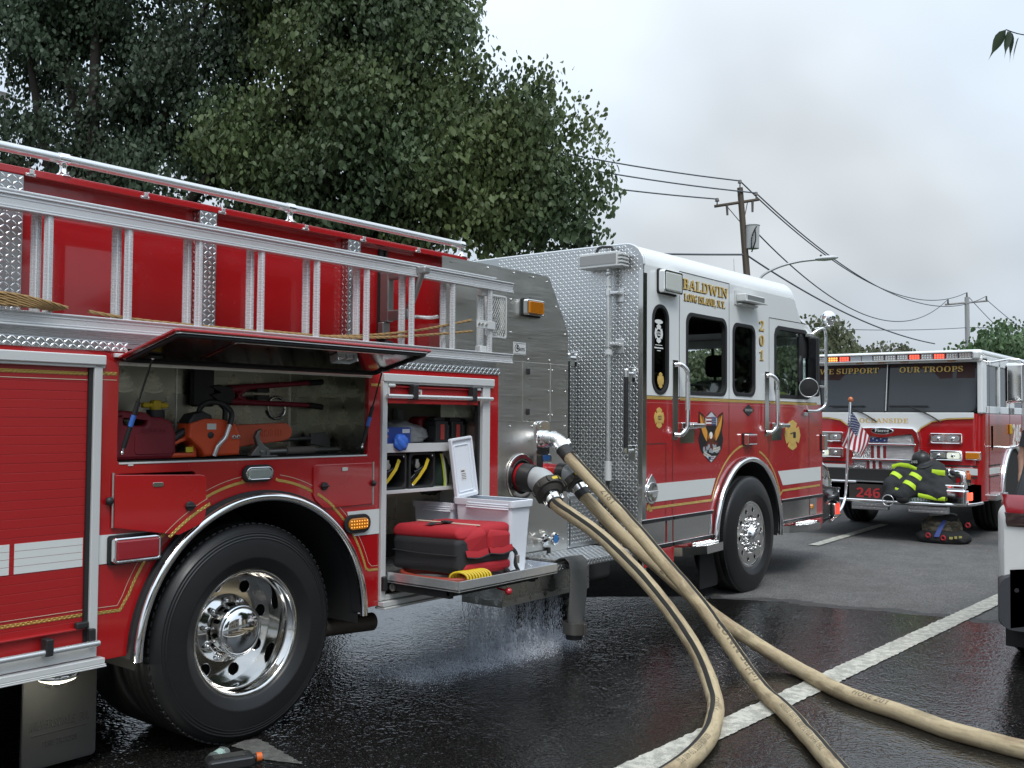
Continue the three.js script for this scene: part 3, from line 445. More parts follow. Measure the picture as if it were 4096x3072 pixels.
// --- mid compartment: deep locker with shelves, roll-up door rolled away, slide-out tray
{
  const x0 = 0.90, x1 = 1.735, y0 = 0.575, y1 = 1.79, zb = -0.62;
  const c = part(eng, 'mid_compartment');
  mesh(c, 'lining', uvm(mg(box(x0, x1, y0, y1, zb - 0.01, zb), box(x0 - 0.012, x0, y0, y1, zb, -0.002), box(x1, x1 + 0.06, y0, y1, zb, -0.03), box(x0, x1, y1, y1 + 0.01, zb, -0.002), box(x0, x1, y0 - 0.012, y0, zb, -0.002)), 0.62), M.swirl);
  mesh(c, 'shelf', uvm(mg(box(x0 + 0.01, x1 - 0.005, 1.392, 1.40, zb, -0.075), box(x0 + 0.01, x1 - 0.005, 1.352, 1.403, -0.079, -0.073, 0.002)), 0.3), M.aluPaint);
  mesh(c, 'shelf', mg(box(x0 + 0.01, 1.62, 1.128, 1.136, zb, -0.07), box(x0 + 0.01, 1.62, 1.118, 1.138, -0.074, -0.068, 0.002)), M.aluPaint);
  mesh(c, 'outlet_box', box(1.58, 1.70, 1.50, 1.61, zb, zb + 0.05, 0.008), M.aluPaint);
  const d = part(eng, 'roll_up_door');
  mesh(d, 'head_rail', mg(box(0.868, 1.835, 1.752, 1.797, -0.02, 0.024, 0.005), box(0.868, 1.835, 1.742, 1.754, -0.02, 0.014, 0.003)), M.aluPaint);
  mesh(d, 'side_rail', uvm(box(0.866, 0.904, 0.55, 1.752, -0.025, 0.016, 0.004)), M.aluPaint);
  mesh(d, 'side_rail', uvm(box(1.735, 1.806, 0.55, 1.752, -0.03, 0.012, 0.004)), M.aluPaint);
  mesh(d, 'rubber_seal', mg(box(1.715, 1.735, 0.575, 1.75, -0.04, -0.012), box(0.904, 0.914, 0.575, 1.75, -0.04, -0.012)), M.black);
  for (let i = 0; i < 2; i++) mesh(d, 'slat', box(0.914, 1.73, 1.668 + i * 0.037, 1.703 + i * 0.037, -0.03, -0.014, 0.004), M.redDoor);
  mesh(d, 'bottom_rail', mg(box(0.914, 1.73, 1.655, 1.722, -0.028, -0.006, 0.004), box(0.914, 1.73, 1.722, 1.73, -0.02, 0.008, 0.002), box(0.914, 1.73, 1.632, 1.655, -0.026, -0.012, 0.002)), M.redDoor);
  mesh(d, 'warning_label', box(1.10, 1.20, 1.66, 1.715, -0.006, -0.0045), std([0.75, 0.74, 0.70], 0.6));
  mesh(d, 'label_print', mg(...[0, 1, 2].map((i) => box(1.108 + i * 0.03, 1.128 + i * 0.03, 1.672, 1.704, -0.0045, -0.0035))), std([0.35, 0.12, 0.10], 0.7));
  mesh(d, 'lift_bar', cyl([0.885, 1.672, 0.032], [1.80, 1.672, 0.032], 0.0125), M.alu);
  for (const x of [1.10, 1.62]) mesh(d, 'bar_bracket', mg(box(x - 0.02, x + 0.02, 1.655, 1.742, 0.0, 0.05, 0.008)), M.black);
  mesh(d, 'catch', mg(box(0.91, 0.965, 1.722, 1.742, -0.01, 0.02, 0.008), box(0.91, 0.925, 1.68, 1.735, -0.01, 0.012, 0.004), box(1.68, 1.72, 1.722, 1.738, -0.01, 0.01, 0.005)), M.aluPaint);
  mesh(eng, 'sill', mg(box(0.865, 1.905, 0.545, 0.572, -0.03, 0.012, 0.003), box(0.865, 1.905, 0.515, 0.541, -0.03, 0.04, 0.003), box(0.868, 1.905, 0.5, 0.511, -0.03, 0.05, 0.003)), M.aluPaint);
  mesh(eng, 'door_catch', box(0.868, 0.898, 0.60, 0.68, 0.012, 0.04, 0.008), M.black);
  const t = part(eng, 'slide_out_tray');
  const X0 = 0.915, X1 = 1.80, ZF = 0.54, Y0 = 0.655, Y1 = 0.70;
  mesh(t, 'tray_pan', uvm(mg(box(X0, X1, Y0 - 0.006, Y0, -0.0, ZF), box(X0 + 0.02, 1.715, Y0 - 0.006, Y0, -0.55, 0.0)), 0.4), M.alu);
  mesh(t, 'tray_rim', mg(box(X0, X1, Y0 - 0.012, Y1, ZF - 0.006, ZF, 0.002), box(X0, X0 + 0.006, Y0 - 0.012, Y1, 0.016, ZF - 0.006, 0.002), box(X1 - 0.006, X1, Y0 - 0.012, Y1, 0.03, ZF - 0.006, 0.002), box(X0, X0 + 0.008, Y0 - 0.012, Y1 + 0.001, ZF - 0.008, ZF + 0.001)), M.alu);
  mesh(t, 'slide_rail', mg(box(X0 + 0.02, X0 + 0.05, 0.60, 0.648, -0.55, ZF - 0.08), box(1.66, 1.69, 0.60, 0.648, -0.55, ZF - 0.08), box(X0 + 0.02, 1.69, 0.615, 0.646, ZF - 0.10, ZF - 0.06)), M.dark);
  mesh(t, 'roller', mg(cyl([X0 + 0.015, 0.618, 0.05], [X0 + 0.005, 0.618, 0.05], 0.02)), M.steel);
  mesh(t, 'release_knob', mg(new THREE.SphereGeometry(0.021, 20, 14).translate(1.36, 0.592, ZF - 0.02), cyl([1.36, 0.60, ZF - 0.1], [1.36, 0.592, ZF - 0.02], 0.006, 0.006, 8)), phy([0.45, 0.015, 0.025], 0.3, 0, { clearcoat: 1 }));
}
// --- hose-bed wall above, its flange, posts and grab rail
{
  const zw = -0.345;
  mesh(eng, 'hose_bed_wall', uvm(box(XE, 1.90, 1.86, 2.60, zw - 0.02, zw, 0.004)), M.red);
  mesh(eng, 'wall_flange', mg(box(XE, 1.915, 2.575, 2.604, zw, -0.282, 0.005), box(XE, 1.915, 2.598, 2.608, zw - 0.02, -0.282, 0.004)), M.red);
  for (const [a, b] of [[-1.085, -0.985], [-0.115, -0.015], [0.872, 0.967], [1.815, 1.905], [-2.05, -1.95], [-2.84, -2.75]]) {
    const p = part(eng, 'wall_post'); mesh(p, 'post_sheet', box(a, b, 1.87, 2.574, zw, -0.285, 0.003), M.plate);
    lugs(p, [a, 1.872, -0.285], [1, 0, 0], [0, 1, 0], b - a, 0.70, 0.024, 1.0); lugs(p, [a, 1.872, zw], [0, 0, 1], [0, 1, 0], 0.06, 0.70, 0.024, 1.0);
  }
  for (const [x] of [[-0.96], [-0.42], [0.01], [0.55], [0.98], [1.44]]) mesh(eng, 'tarp_clip', mg(box(x - 0.022, x + 0.022, 2.574, 2.588, -0.282, -0.277, 0.002), box(x - 0.008, x + 0.012, 2.582, 2.603, -0.282, -0.268, 0.003), new THREE.SphereGeometry(0.005, 8, 6).translate(x - 0.014, 2.581, -0.276), new THREE.SphereGeometry(0.005, 8, 6).translate(x + 0.016, 2.581, -0.276)), M.alu);
  for (const x of [-0.95, -0.72, 0.37, 0.56, 1.60, 1.72]) mesh(eng, 'flange_bolt', cyl([x, 2.606, -0.31], [x, 2.622, -0.31], 0.006, 0.006, 8), M.brown);
  const r = part(eng, 'grab_rail'); mesh(r, 'rail_tube', cyl([XE, 2.688, -0.315], [1.90, 2.688, -0.315], 0.0215, 0.0215, 20), M.alu);
  for (const x of [-2.82, -2.05, -0.80, 0.47, 1.885]) mesh(r, 'stanchion', mg(lathe([[0.0, 0.0], [0.04, 0.0], [0.036, 0.006], [0.018, 0.02], [0.014, 0.04], [0.018, 0.06], [0.024, 0.066]], [x, 2.606, -0.315], [0, 1, 0], 20), cyl([x - 0.022, 2.688, -0.315], [x + 0.022, 2.688, -0.315], 0.0265, 0.0265, 20)), M.chrome);
  // rear wall, far side and hose bed behind the side panels
  mesh(eng, 'rear_wall', mg(box(XE - 0.03, XE - 0.002, 0.52, 2.60, -2.44, 0.0, 0.004), box(XE - 0.45, XE - 0.03, 0.50, 0.56, -2.40, -0.04, 0.01)), M.plate);
  mesh(eng, 'far_side', uvm(mg(box(XE, 1.90, 0.62, 1.84, -2.44, -2.38, 0.01), box(XE, 1.90, 1.86, 2.60, -2.12, -2.10, 0.004))), M.red);
  mesh(eng, 'hose_bed', box(XE, 1.9, 2.2, 2.26, -2.10, zw - 0.02), std([0.20, 0.18, 0.15], 0.95));
  for (const z0 of [-0.28, -2.30]) mesh(eng, 'rear_lamp', box(XE - 0.06, XE - 0.03, 0.95, 1.35, z0, z0 + 0.14, 0.012), M.lensRed);
  // hydraulic ladder-rack arm
  const k = part(eng, 'ladder_arm'); mesh(k, 'arm_rail', mg(box(1.16, 1.19, 1.87, 2.56, zw, zw + 0.02), box(1.21, 1.225, 1.87, 2.56, zw, zw + 0.02)), M.dark);
  mesh(k, 'arm_casting', mg(box(1.16, 1.21, 2.12, 2.42, -0.325, -0.25, 0.01), box(1.16, 1.21, 2.13, 2.19, -0.26, -0.09, 0.012), box(1.16, 1.21, 2.37, 2.42, -0.26, -0.14, 0.012), cyl([1.185, 2.19, -0.10], [1.185, 2.40, -0.0], 0.022, 0.02, 10), box(1.16, 1.21, 2.385, 2.43, -0.15, 0.045, 0.012), box(1.14, 1.20, 2.02, 2.12, -0.32, -0.27, 0.01)), std([0.36, 0.355, 0.345], 0.42, 0.85));
  mesh(k, 'arm_hook', mg(tube([[1.185, 2.145, -0.10], [1.20, 2.14, -0.04], [1.23, 2.135, 0.03], [1.245, 2.14, 0.075]], 0.011, 12, 8)), M.alu);
  mesh(k, 'arm_latch', box(1.15, 1.22, 1.87, 2.01, -0.33, -0.26, 0.008), M.black);
}
// ---------------------------------------------------------------- pump panel, running board, pan
{
  const z = -0.22, p = part(eng, 'pump_panel');
  const out = [[1.60, 0.60], [2.985, 0.60], [2.985, 2.16], [2.945, 2.25], [2.75, 2.555], [2.715, 2.572], [1.60, 2.572]];
  mesh(p, 'panel_sheet', uvm(ext(shapeOf(out, [rrect(2.03, 2.24, 2.10, 2.37, 0.012)]), z - 0.004, z)), M.steel);
  mesh(p, 'pump_house', mg(box(1.62, 2.975, 0.62, 2.15, -2.2, z - 0.02), box(1.62, 2.70, 2.15, 2.55, -2.2, -0.40)), M.steel);
  mesh(p, 'grille_frame', ext(shapeOf(rrect(2.022, 2.25, 2.09, 2.378, 0.02), [rrect(2.034, 2.238, 2.102, 2.366, 0.014)]), z, z + 0.006, 0.002), M.aluPaint);
  mesh(p, 'grille_back', box(2.03, 2.24, 2.10, 2.37, z - 0.06, z - 0.05), M.black);
  const bars = [], n = 14; for (let i = -n; i < n; i++) for (const s of [1, -1]) { const x = 2.136 + i * 0.021; const pts = []; for (const t of [0, 1]) { const yy = 2.10 + t * 0.27, xx = x + s * (t - 0.5) * 0.155; pts.push([xx, yy]); }
    let [a, b] = pts; const cut = (q, w) => { const t = (q - a[0]) / (b[0] - a[0]); return [q, a[1] + t * (b[1] - a[1])]; }; const lo = 2.033, hi = 2.239; const seg = [a, b].sort((m, w) => m[0] - w[0]); let [m, w] = seg; if (w[0] < lo || m[0] > hi) continue; if (m[0] < lo) m = cut(lo); if (w[0] > hi) w = cut(hi); bars.push(cyl([m[0], m[1], z - 0.004], [w[0], w[1], z - 0.004], 0.0018, 0.0018, 4, true)); }
  mesh(p, 'grille_mesh', mg(...bars), M.alu, { kind: 'stuff' });
  // panel doors, seams and screws
  mesh(p, 'panel_door', uvm(box(2.435, 2.758, 1.532, 1.945, z, z + 0.004, 0.0015)), M.steel);
  mesh(p, 'panel_door', uvm(box(1.9, 2.425, 1.532, 1.945, z, z + 0.0035, 0.0015)), M.steel);
  mesh(p, 'panel_door', uvm(box(2.766, 2.982, 1.53, 1.945, z, z + 0.0035, 0.0015)), M.steel);
  mesh(p, 'hinge_strip', box(2.757, 2.767, 1.53, 1.948, z, z + 0.008, 0.002), M.steel);
  for (const y of [1.60, 1.88]) mesh(p, 'door_latch', box(2.475, 2.505, y - 0.022, y + 0.022, z, z + 0.018, 0.007), M.black);
  for (const [x, y] of [[2.05, 2.55], [2.33, 2.55], [2.55, 2.545], [2.715, 2.53], [2.30, 2.365], [2.30, 2.14], [2.83, 2.36], [2.945, 2.17], [2.75, 1.97], [2.50, 1.965], [2.74, 1.90], [2.785, 1.90], [2.74, 1.75], [2.785, 1.75], [2.74, 1.58], [2.785, 1.58], [2.95, 1.90], [2.95, 1.75], [2.95, 1.57], [2.30, 1.50], [2.55, 1.50], [2.95, 1.50], [2.93, 0.68], [2.95, 1.15]]) mesh(p, 'screw', new THREE.SphereGeometry(0.0065, 10, 6).scale(1, 1, 0.6).translate(x, y, z + 0.004), M.chrome);
  lampBox(p, 'scene_light', 2.418, 2.618, 2.268, 2.378, z, z + 0.055, M.lensAmber);
  for (let i = 0; i < 9; i++) mesh(p, 'lens_rib', box(2.45, 2.59, 2.285 + i * 0.009, 2.289 + i * 0.009, z + 0.055, z + 0.0615), M.lensAmber);
  const b = part(p, 'builder_plate'); mesh(p, 'builder_plate', ext(rrect(2.33, 2.468, 1.99, 2.076, 0.004), z, z + 0.003, 0.001), M.aluPaint);
  p.remove(b);
  mesh(p, 'plate_lettering', mg(text('GUYS', 0.022, 2.385, 2.018, z + 0.003, SANS, 0.001, 0.068), text('4', 0.034, 2.358, 2.024, z + 0.003, SANS, 0.001), lathe([[0.021, 0], [0.021, 0.001], [0.0255, 0.001], [0.0255, 0]], [2.368, 2.035, z + 0.003], [0, 0, 1], 24), ...[[2.336, 2.462, 1.996, 1.998], [2.336, 2.462, 2.068, 2.07]].map((q) => box(...q, z + 0.003, z + 0.004))), M.black);
  // discharges
  const ringPlate = (x, y, r, m) => lathe([[r * 0.6, 0], [r, 0], [r, 0.012], [r * 0.88, 0.018], [r * 0.6, 0.018]], [x, y, z], [0, 0, 1], 28);
  mesh(p, 'discharge_flange', mg(ext(rrect(2.585, 2.745, 1.29, 1.535, 0.035), z, z + 0.014, 0.004), lathe([[0.05, 0.014], [0.062, 0.014], [0.06, 0.05], [0.05, 0.052]], [2.665, 1.41, z], [0, 0, 1], 28)), M.chrome);
  mesh(p, 'flange_badge', ext(arc(2.668, 1.513, 0.05, 0, 2 * PI, 24, 0.022), z + 0.014, z + 0.02, 0.001), M.chrome);
  mesh(p, 'intake_well', lathe([[0.0, 0.002], [0.12, 0.002]], [2.42, 1.15, z], [0, 0, 1], 32), M.black);
  mesh(p, 'intake_ring', lathe([[0.112, 0], [0.160, 0], [0.162, 0.012], [0.154, 0.016], [0.116, 0.016]], [2.42, 1.15, z], [0, 0, 1], 48), M.steelMir);
  mesh(p, 'intake_plate', ext(shapeOf(arc(2.42, 1.15, 0.150, 0.3, 2.6, 20).concat(arc(2.42, 1.15, 0.128, 2.6, 0.3, 20))), z + 0.016, z + 0.019), std([0.10, 0.01, 0.014], 0.4));
  mesh(p, 'discharge_flange', mg(ext(rrect(2.62, 2.77, 1.05, 1.30, 0.03), z, z + 0.014, 0.004)), M.chrome);
  mesh(p, 'flange_badge', ext(arc(2.695, 1.275, 0.05, 0, 2 * PI, 24, 0.02), z + 0.014, z + 0.02, 0.001), std([0.03, 0.16, 0.48], 0.4));
  mesh(p, 'valve_handle', box(2.575, 2.605, 1.18, 1.30, z + 0.02, z + 0.06, 0.006), M.black);
  for (const [x, m] of [[2.65, M.chrome], [2.77, std([0.04, 0.2, 0.5], 0.35)]]) { const kn = []; for (let i = 0; i < 48; i++) { const a = i / 48 * 2 * PI, r = 0.042 + 0.005 * Math.cos(a * 8); kn.push([x + r * Math.cos(a), 0.697 + r * Math.sin(a)]); } mesh(p, 'drain_knob', mg(ext(kn, z + 0.03, z + 0.055, 0.004), cyl([x, 0.697, z], [x, 0.697, z + 0.035], 0.014)), M.chrome); mesh(p, 'knob_badge', lathe([[0.03, 0], [0.028, 0.003], [0, 0.003]], [x, 0.697, z + 0.055], [0, 0, 1], 20), m); }
  mesh(p, 'drain_spout', mg(box(2.715, 2.745, 0.60, 0.64, z, z + 0.03, 0.006)), M.black);
}
{ // lower side box between the pump and the cab
  const z = -0.225, s = part(eng, 'side_box');
  mesh(s, 'box_body', box(2.995, 3.42, 0.60, 0.985, -0.8, z, 0.004), M.plate);
  mesh(s, 'box_door', mg(box(3.03, 3.40, 0.625, 0.955, z, z + 0.004, 0.002)), M.plate); mesh(s, 'door_gap', mg(box(3.024, 3.03, 0.62, 0.96, z - 0.002, z + 0.002), box(3.40, 3.406, 0.62, 0.96, z - 0.002, z + 0.002)), M.black);
  lugs(s, [3.032, 0.627, z + 0.004], [1, 0, 0], [0, 1, 0], 0.366, 0.326, 0.0265); lugs(s, [2.995, 0.60, z], [1, 0, 0], [0, 1, 0], 0.027, 0.385, 0.0265); lugs(s, [2.995, 0.985, z], [1, 0, 0], [0, 0, -1], 0.42, 0.5, 0.0265);
  const r = part(eng, 'running_board');
  mesh(r, 'board_sheet', mg(box(2.49, 3.30, 0.592, 0.60, -0.22, 0.185, 0.003), box(2.20, 3.30, 0.56, 0.601, 0.181, 0.187, 0.002), box(3.295, 3.301, 0.56, 0.60, -0.2, 0.185)), M.plate);
  lugs(r, [2.50, 0.60, 0.185], [1, 0, 0], [0, 0, -1], 0.8, 0.40, 0.0265); lugs(r, [2.22, 0.562, 0.187], [1, 0, 0], [0, 1, 0], 1.08, 0.037, 0.0185, 1.1);
  const q = part(eng, 'hose_pan');
  mesh(q, 'pan_wall', uvm(mg(box(1.80, 2.76, 0.388, 0.585, 0.118, 0.124), box(1.80, 1.806, 0.388, 0.585, -0.20, 0.118), box(2.754, 2.76, 0.388, 0.585, -0.20, 0.118), box(1.80, 2.76, 0.386, 0.39, -0.20, 0.12), box(1.80, 2.76, 0.388, 0.62, -0.205, -0.2)), 0.62), std([0.50, 0.50, 0.47], 0.7, 1, { roughnessMap: swirlR, bumpMap: swirlT, bumpScale: 0.0012 }));
  mesh(q, 'pan_lip', mg(box(1.80, 2.5, 0.585, 0.592, 0.10, 0.185), box(2.10, 2.22, 0.575, 0.601, 0.1, 0.187)), M.plate);
}
// ---------------------------------------------------------------- cab
const cab = part(eng, 'cab'); const ZC = -2.44, XB = 3.70;
const winPts = { quarter: rrect(3.835, 4.075, 1.765, 2.46, 0.115, 8), crew: rrect(4.395, 5.125, 1.775, 2.44, 0.09), mid: rrect(5.27, 5.725, 1.785, 2.425, 0.09), front: [[6.19, 1.87], [6.19, 2.38], [6.22, 2.44], [6.28, 2.47], [6.95, 2.475], [7.03, 2.44], [7.07, 2.38], [7.10, 1.87], [7.07, 1.80], [7.0, 1.785], [6.28, 1.785], [6.22, 1.80]] };
{
  const archC = [5.575, 0.5], R = 0.68, a0 = Math.asin(0.05 / R);
  const arcPts = arc(archC[0], archC[1], R, PI + a0, -a0, 32);
  const top = [[7.44, 0.45], [7.44, 1.60], [7.42, 1.74], [7.35, 2.05], [7.27, 2.36], [7.2, 2.44], [7.05, 2.53], [6.78, 2.57], [6.66, 2.66], [6.58, 2.76], [6.45, 2.79], [XB, 2.77]];
  const low = [[XB, 0.45], [4.88, 0.45], ...arcPts, [6.30, 0.45]].filter((p) => p[0] < 4.9 || p[0] > 6.24 || p[1] > 0.44);
  const side = (z, s) => { const poly = [...low, ...top]; const split = 1.715; const holes = Object.values(winPts);
    return [poly, holes]; };
  const [poly] = side();
  // red lower, white upper: two panels meeting at the belt line
  const yb = 1.722;
  const lowPoly = [...low, [7.44, 0.45], [7.44, 1.60], [7.425, yb], [XB, yb]];
  const upPoly = [[XB, yb], [7.425, yb], [7.35, 2.05], [7.27, 2.36], [7.2, 2.44], [7.05, 2.53], [6.86, 2.56], [6.80, 2.625], [6.74, 2.705], [6.69, 2.77], [6.62, 2.786], [XB, 2.77]];
  for (const [z0, z1] of [[-0.035, 0], [ZC, ZC + 0.035]]) { mesh(cab, 'lower_side', uvm(ext(lowPoly, z0, z1, 0.003)), M.red); mesh(cab, 'upper_side', uvm(ext(shapeOf(upPoly, Object.values(winPts)), z0, z1, 0.003)), M.white); }
  // roof shell with rounded shoulders, stepping down over the windscreen
  const S = [[XB, 2.765, 2.935, 0.16], [4.5, 2.768, 2.945, 0.17], [5.6, 2.775, 2.95, 0.17], [6.4, 2.782, 2.955, 0.16], [6.61, 2.782, 2.95, 0.13], [6.66, 2.778, 2.935, 0.12], [6.69, 2.765, 2.90, 0.11], [6.74, 2.70, 2.80, 0.10], [6.80, 2.62, 2.70, 0.11], [6.85, 2.575, 2.66, 0.13], [6.95, 2.545, 2.645, 0.14], [7.1, 2.50, 2.60, 0.13], [7.22, 2.42, 2.50, 0.12], [7.29, 2.30, 2.36, 0.1]];
  const secs = S.map(([x, yb2, h, r]) => { const p = []; for (let i = 0; i <= 8; i++) { const a = i / 8 * PI / 2; p.push([x, yb2 + (h - yb2) * Math.sin(a), -r * (1 - Math.cos(a))]); } for (let i = 8; i >= 0; i--) { const a = i / 8 * PI / 2; p.push([x, yb2 + (h - yb2) * Math.sin(a), ZC + r * (1 - Math.cos(a))]); } return p; });
  mesh(cab, 'roof', loft(secs), M.white);
  mesh(cab, 'roof_trim', tube(secs[0].map((p) => [p[0] - 0.004, p[1], p[2]]), 0.011, 60, 6), M.alu);
  mesh(cab, 'front_wall', mg(box(7.40, 7.44, 0.45, 1.66, ZC, 0, 0.02)), M.red);
  mesh(cab, 'windscreen', loft([[[7.43, 1.68, -0.02], [7.43, 1.68, ZC + 0.02]], [[7.36, 2.05, -0.02], [7.36, 2.05, ZC + 0.02]], [[7.28, 2.36, -0.02], [7.28, 2.36, ZC + 0.02]]]), M.glass);
  mesh(cab, 'windscreen_frame', mg(cyl([7.43, 1.66, -0.02], [7.29, 2.36, -0.02], 0.03, 0.03, 8), cyl([7.43, 1.66, ZC / 2], [7.29, 2.36, ZC / 2], 0.02, 0.02, 8), cyl([7.43, 1.66, ZC + 0.02], [7.29, 2.36, ZC + 0.02], 0.03, 0.03, 8), cyl([7.43, 1.67, 0], [7.43, 1.67, ZC], 0.025, 0.025, 8)), M.black);
  mesh(cab, 'cowl', tube([[7.43, 1.70, 0.0], [7.47, 1.715, -0.05], [7.485, 1.71, -0.3], [7.485, 1.71, -2.1]], 0.035, 16, 8), M.white);
  mesh(cab, 'floor', mg(box(XB, 7.4, 0.62, 0.7, ZC + 0.03, -0.06), box(6.9, 7.4, 0.7, 1.62, ZC + 0.05, -0.05), box(4.5, 6.1, 0.7, 1.62, -1.65, -0.8)), M.black);
  mesh(cab, 'ceiling_liner', mg(box(XB + 0.02, 6.5, 2.70, 2.74, ZC + 0.05, -0.04), box(6.4, 7.25, 2.45, 2.49, ZC + 0.05, -0.04)), M.black);
  // rear wall in diamond plate
  const rw = []; rw.push([0, 0.45]); rw.push([0, 2.765]); for (let i = 1; i <= 8; i++) { const a = i / 8 * PI / 2; rw.push([0.16 * (1 - Math.cos(a)), 2.765 + 0.17 * Math.sin(a)]); } rw.push([2.28, 2.935], [2.44, 2.77], [2.44, 0.45]);
  mesh(cab, 'rear_wall', ext(rw, 0, 0.02).rotateY(PI / 2).translate(XB - 0.02, 0, 0), M.plate);
  lugs(cab, [XB - 0.0205, 0.5, -1.45], [0, 0, 1], [0, 1, 0], 1.44, 2.43, 0.0268, 1.15, (a, b) => b < 2.26 || a < 1.28 || Math.hypot(a - 1.27, b - 2.265) < 0.155);
  mesh(cab, 'corner_trim', uvm(mg(box(XB - 0.024, XB + 0.036, 0.35, 2.70, 0.0015, 0.006, 0.002), box(XB - 0.026, XB - 0.020, 0.35, 2.72, -0.035, 0.006, 0.002))), M.steelMir);
  // windows
  const win = (name, k, g, glassM, inset) => {
    const pts = winPts[k], cx = (Math.min(...pts.map((p) => p[0])) + Math.max(...pts.map((p) => p[0]))) / 2, cy = (Math.min(...pts.map((p) => p[1])) + Math.max(...pts.map((p) => p[1]))) / 2;
    const sc = (d) => pts.map((p) => { const w = (Math.max(...pts.map((q) => q[0])) - Math.min(...pts.map((q) => q[0]))) / 2, h = (Math.max(...pts.map((q) => q[1])) - Math.min(...pts.map((q) => q[1]))) / 2; return [cx + (p[0] - cx) * (w + d) / w, cy + (p[1] - cy) * (h + d) / h]; });
    for (const [z, s] of [[0, 1], [ZC, -1]]) {
      mesh(cab, name + '_frame', ext(shapeOf(sc(0.014), [sc(-inset)]), s > 0 ? -0.036 : ZC - 0.008, s > 0 ? 0.008 : ZC + 0.036, 0.004), M.rubber);
      if (glassM) mesh(cab, name + '_pane', ext(sc(-inset + 0.002), z - s * 0.018 - 0.002, z - s * 0.018 + 0.002), glassM);
    }
  };
  win('quarter_window', 'quarter', 0, M.tint, 0.014); win('crew_window', 'crew', 0, null, 0.018); win('middle_window', 'mid', 0, M.tint, 0.018); win('front_window', 'front', 0, M.glass, 0.02);
  // window drop-glass of the crew door stands part way up
  mesh(cab, 'drop_glass', box(4.41, 5.11, 1.70, 1.90, -0.03, -0.026), M.glass);
  mesh(cab, 'vent_pillar', mg(box(6.84, 6.93, 1.79, 2.465, -0.035, -0.008, 0.004), box(6.93, 7.10, 2.2, 2.46, -0.035, -0.012)), M.black);
  // door gaps
  const gap = (pts) => mesh(cab, 'door_gap', ribbon(pts, 0.007, 0.0012), M.dfilm);
  gap([[4.158, 0.54], [4.158, 1.72], [4.268, 1.735], [4.268, 2.777], [5.187, 2.777], [5.187, 1.24]]); gap([[6.055, 1.0], [6.055, 2.545], [7.055, 2.557]]); gap([[7.06, 0.5], [7.06, 1.72]]); gap([[3.70, 1.36], [4.05, 1.36], [4.05, 0.55]]);
  each(cab, 'gold_rope', [...[[XB + 0.01, 4.14], [4.28, 5.95], [6.07, 7.28]].map(([a, b]) => ribbon([[a, 1.7235], [b, 1.7245]], 0.024, 0.0025))], M.gold);
  mesh(cab, 'gold_shadow', ribbon([[XB + 0.01, 1.738], [7.28, 1.739]], 0.006, 0.0023), M.dfilm);
  mesh(cab, 'pinstripe', ribbon([[XB + 0.01, 1.685], [7.3, 1.69]], 0.003, 0.002), std([0.62, 0.16, 0.17], 0.5));
  each(cab, 'gold_rope', [ribbon([[3.79, 0.857], [4.84, 0.858], ...arc(5.60, 0.5, 0.83, PI - 0.45, 1.68, 20)], 0.02, 0.0022), ribbon([...arc(5.60, 0.5, 0.79, 1.28, 0.42, 20), [6.37, 0.86], [7.36, 0.866]], 0.02, 0.0022), ribbon([[3.755, 0.845], [3.78, 0.885], [3.80, 0.845], [3.83, 0.846]], 0.03, 0.0022)], M.gold);
  mesh(cab, 'reflective_stripe', ext([[XB + 0.012, 0.902], [4.835, 0.905], [4.92, 1.046], [XB + 0.012, 1.045]], 0.0005, 0.003), M.film);
  mesh(cab, 'reflective_stripe', ext([[6.38, 0.912], [7.385, 0.918], [7.385, 1.062], [6.26, 1.055]], 0.0005, 0.003), M.film);
  // lower bright panels, black rub strips, steps
  for (const [a, b] of [[XB + 0.012, 4.035], [4.065, 4.150], [4.17, 4.85], [6.36, 7.05], [7.07, 7.26]]) mesh(cab, 'kick_panel', box(a, b, 0.57, 0.748, 0.001, 0.005, 0.002), M.steelMir);
  for (const [a, b] of [[XB - 0.03, 4.15], [4.165, 4.86], [6.35, 7.055], [7.065, 7.42]]) for (const y of [0.757, 0.548]) { mesh(cab, 'rub_strip', box(a, b, y - 0.016, y + 0.016, 0, 0.016, 0.006), M.blackG); mesh(cab, 'strip_edge', box(a, b, y + 0.008, y + 0.018, 0.002, 0.014, 0.004), M.alu); }
  for (const [a, b] of [[4.175, 4.83], [6.36, 7.06]]) { const s = part(cab, 'cab_step'); s.name = 'cab_step'; mesh(cab, 'cab_step', mg(ext([[a, -0.0], [b, 0], [b - 0.02, 0.13], [a + 0.3, 0.15], [a + 0.04, 0.06]], 0.0, 0.07).rotateX(PI / 2).translate(0, 0.515, 0)), M.steelMir); cab.remove(s);
    const tl = []; for (let i = 0; i < 20; i++) for (let j = 0; j < 3; j++) tl.push(new THREE.Matrix4().makeTranslation(a + 0.28 + (b - a - 0.34) * i / 19, 0.519, 0.03 + j * 0.035)); inst(cab, 'step_studs', lathe([[0.009, 0], [0.008, 0.008], [0.004, 0.009]], O, UPA, 8), M.lug, tl); }
  mesh(cab, 'lower_sill', mg(box(XB, 4.17, 0.40, 0.53, -0.05, 0.012, 0.01), box(7.05, 7.36, 0.40, 0.53, -0.05, 0.02, 0.02)), M.red);
  // front wheel arch
  const ring = (r0, r1, z0, z1, b) => ext(shapeOf([...arc(5.575, 0.5, r1, PI + 0.07, -0.07, 44), ...arc(5.575, 0.5, r0, -0.07, PI + 0.07, 44)]), z0, z1, b);
  mesh(cab, 'fender_lip', ring(0.672, 0.712, -0.04, 0.02, 0.004), M.rubber);
  mesh(cab, 'fender_ring', tube(arc(5.575, 0.5, 0.69, PI + 0.09, -0.09, 40).map((p) => [p[0], p[1], 0.028]), 0.027, 80, 10), M.chrome);
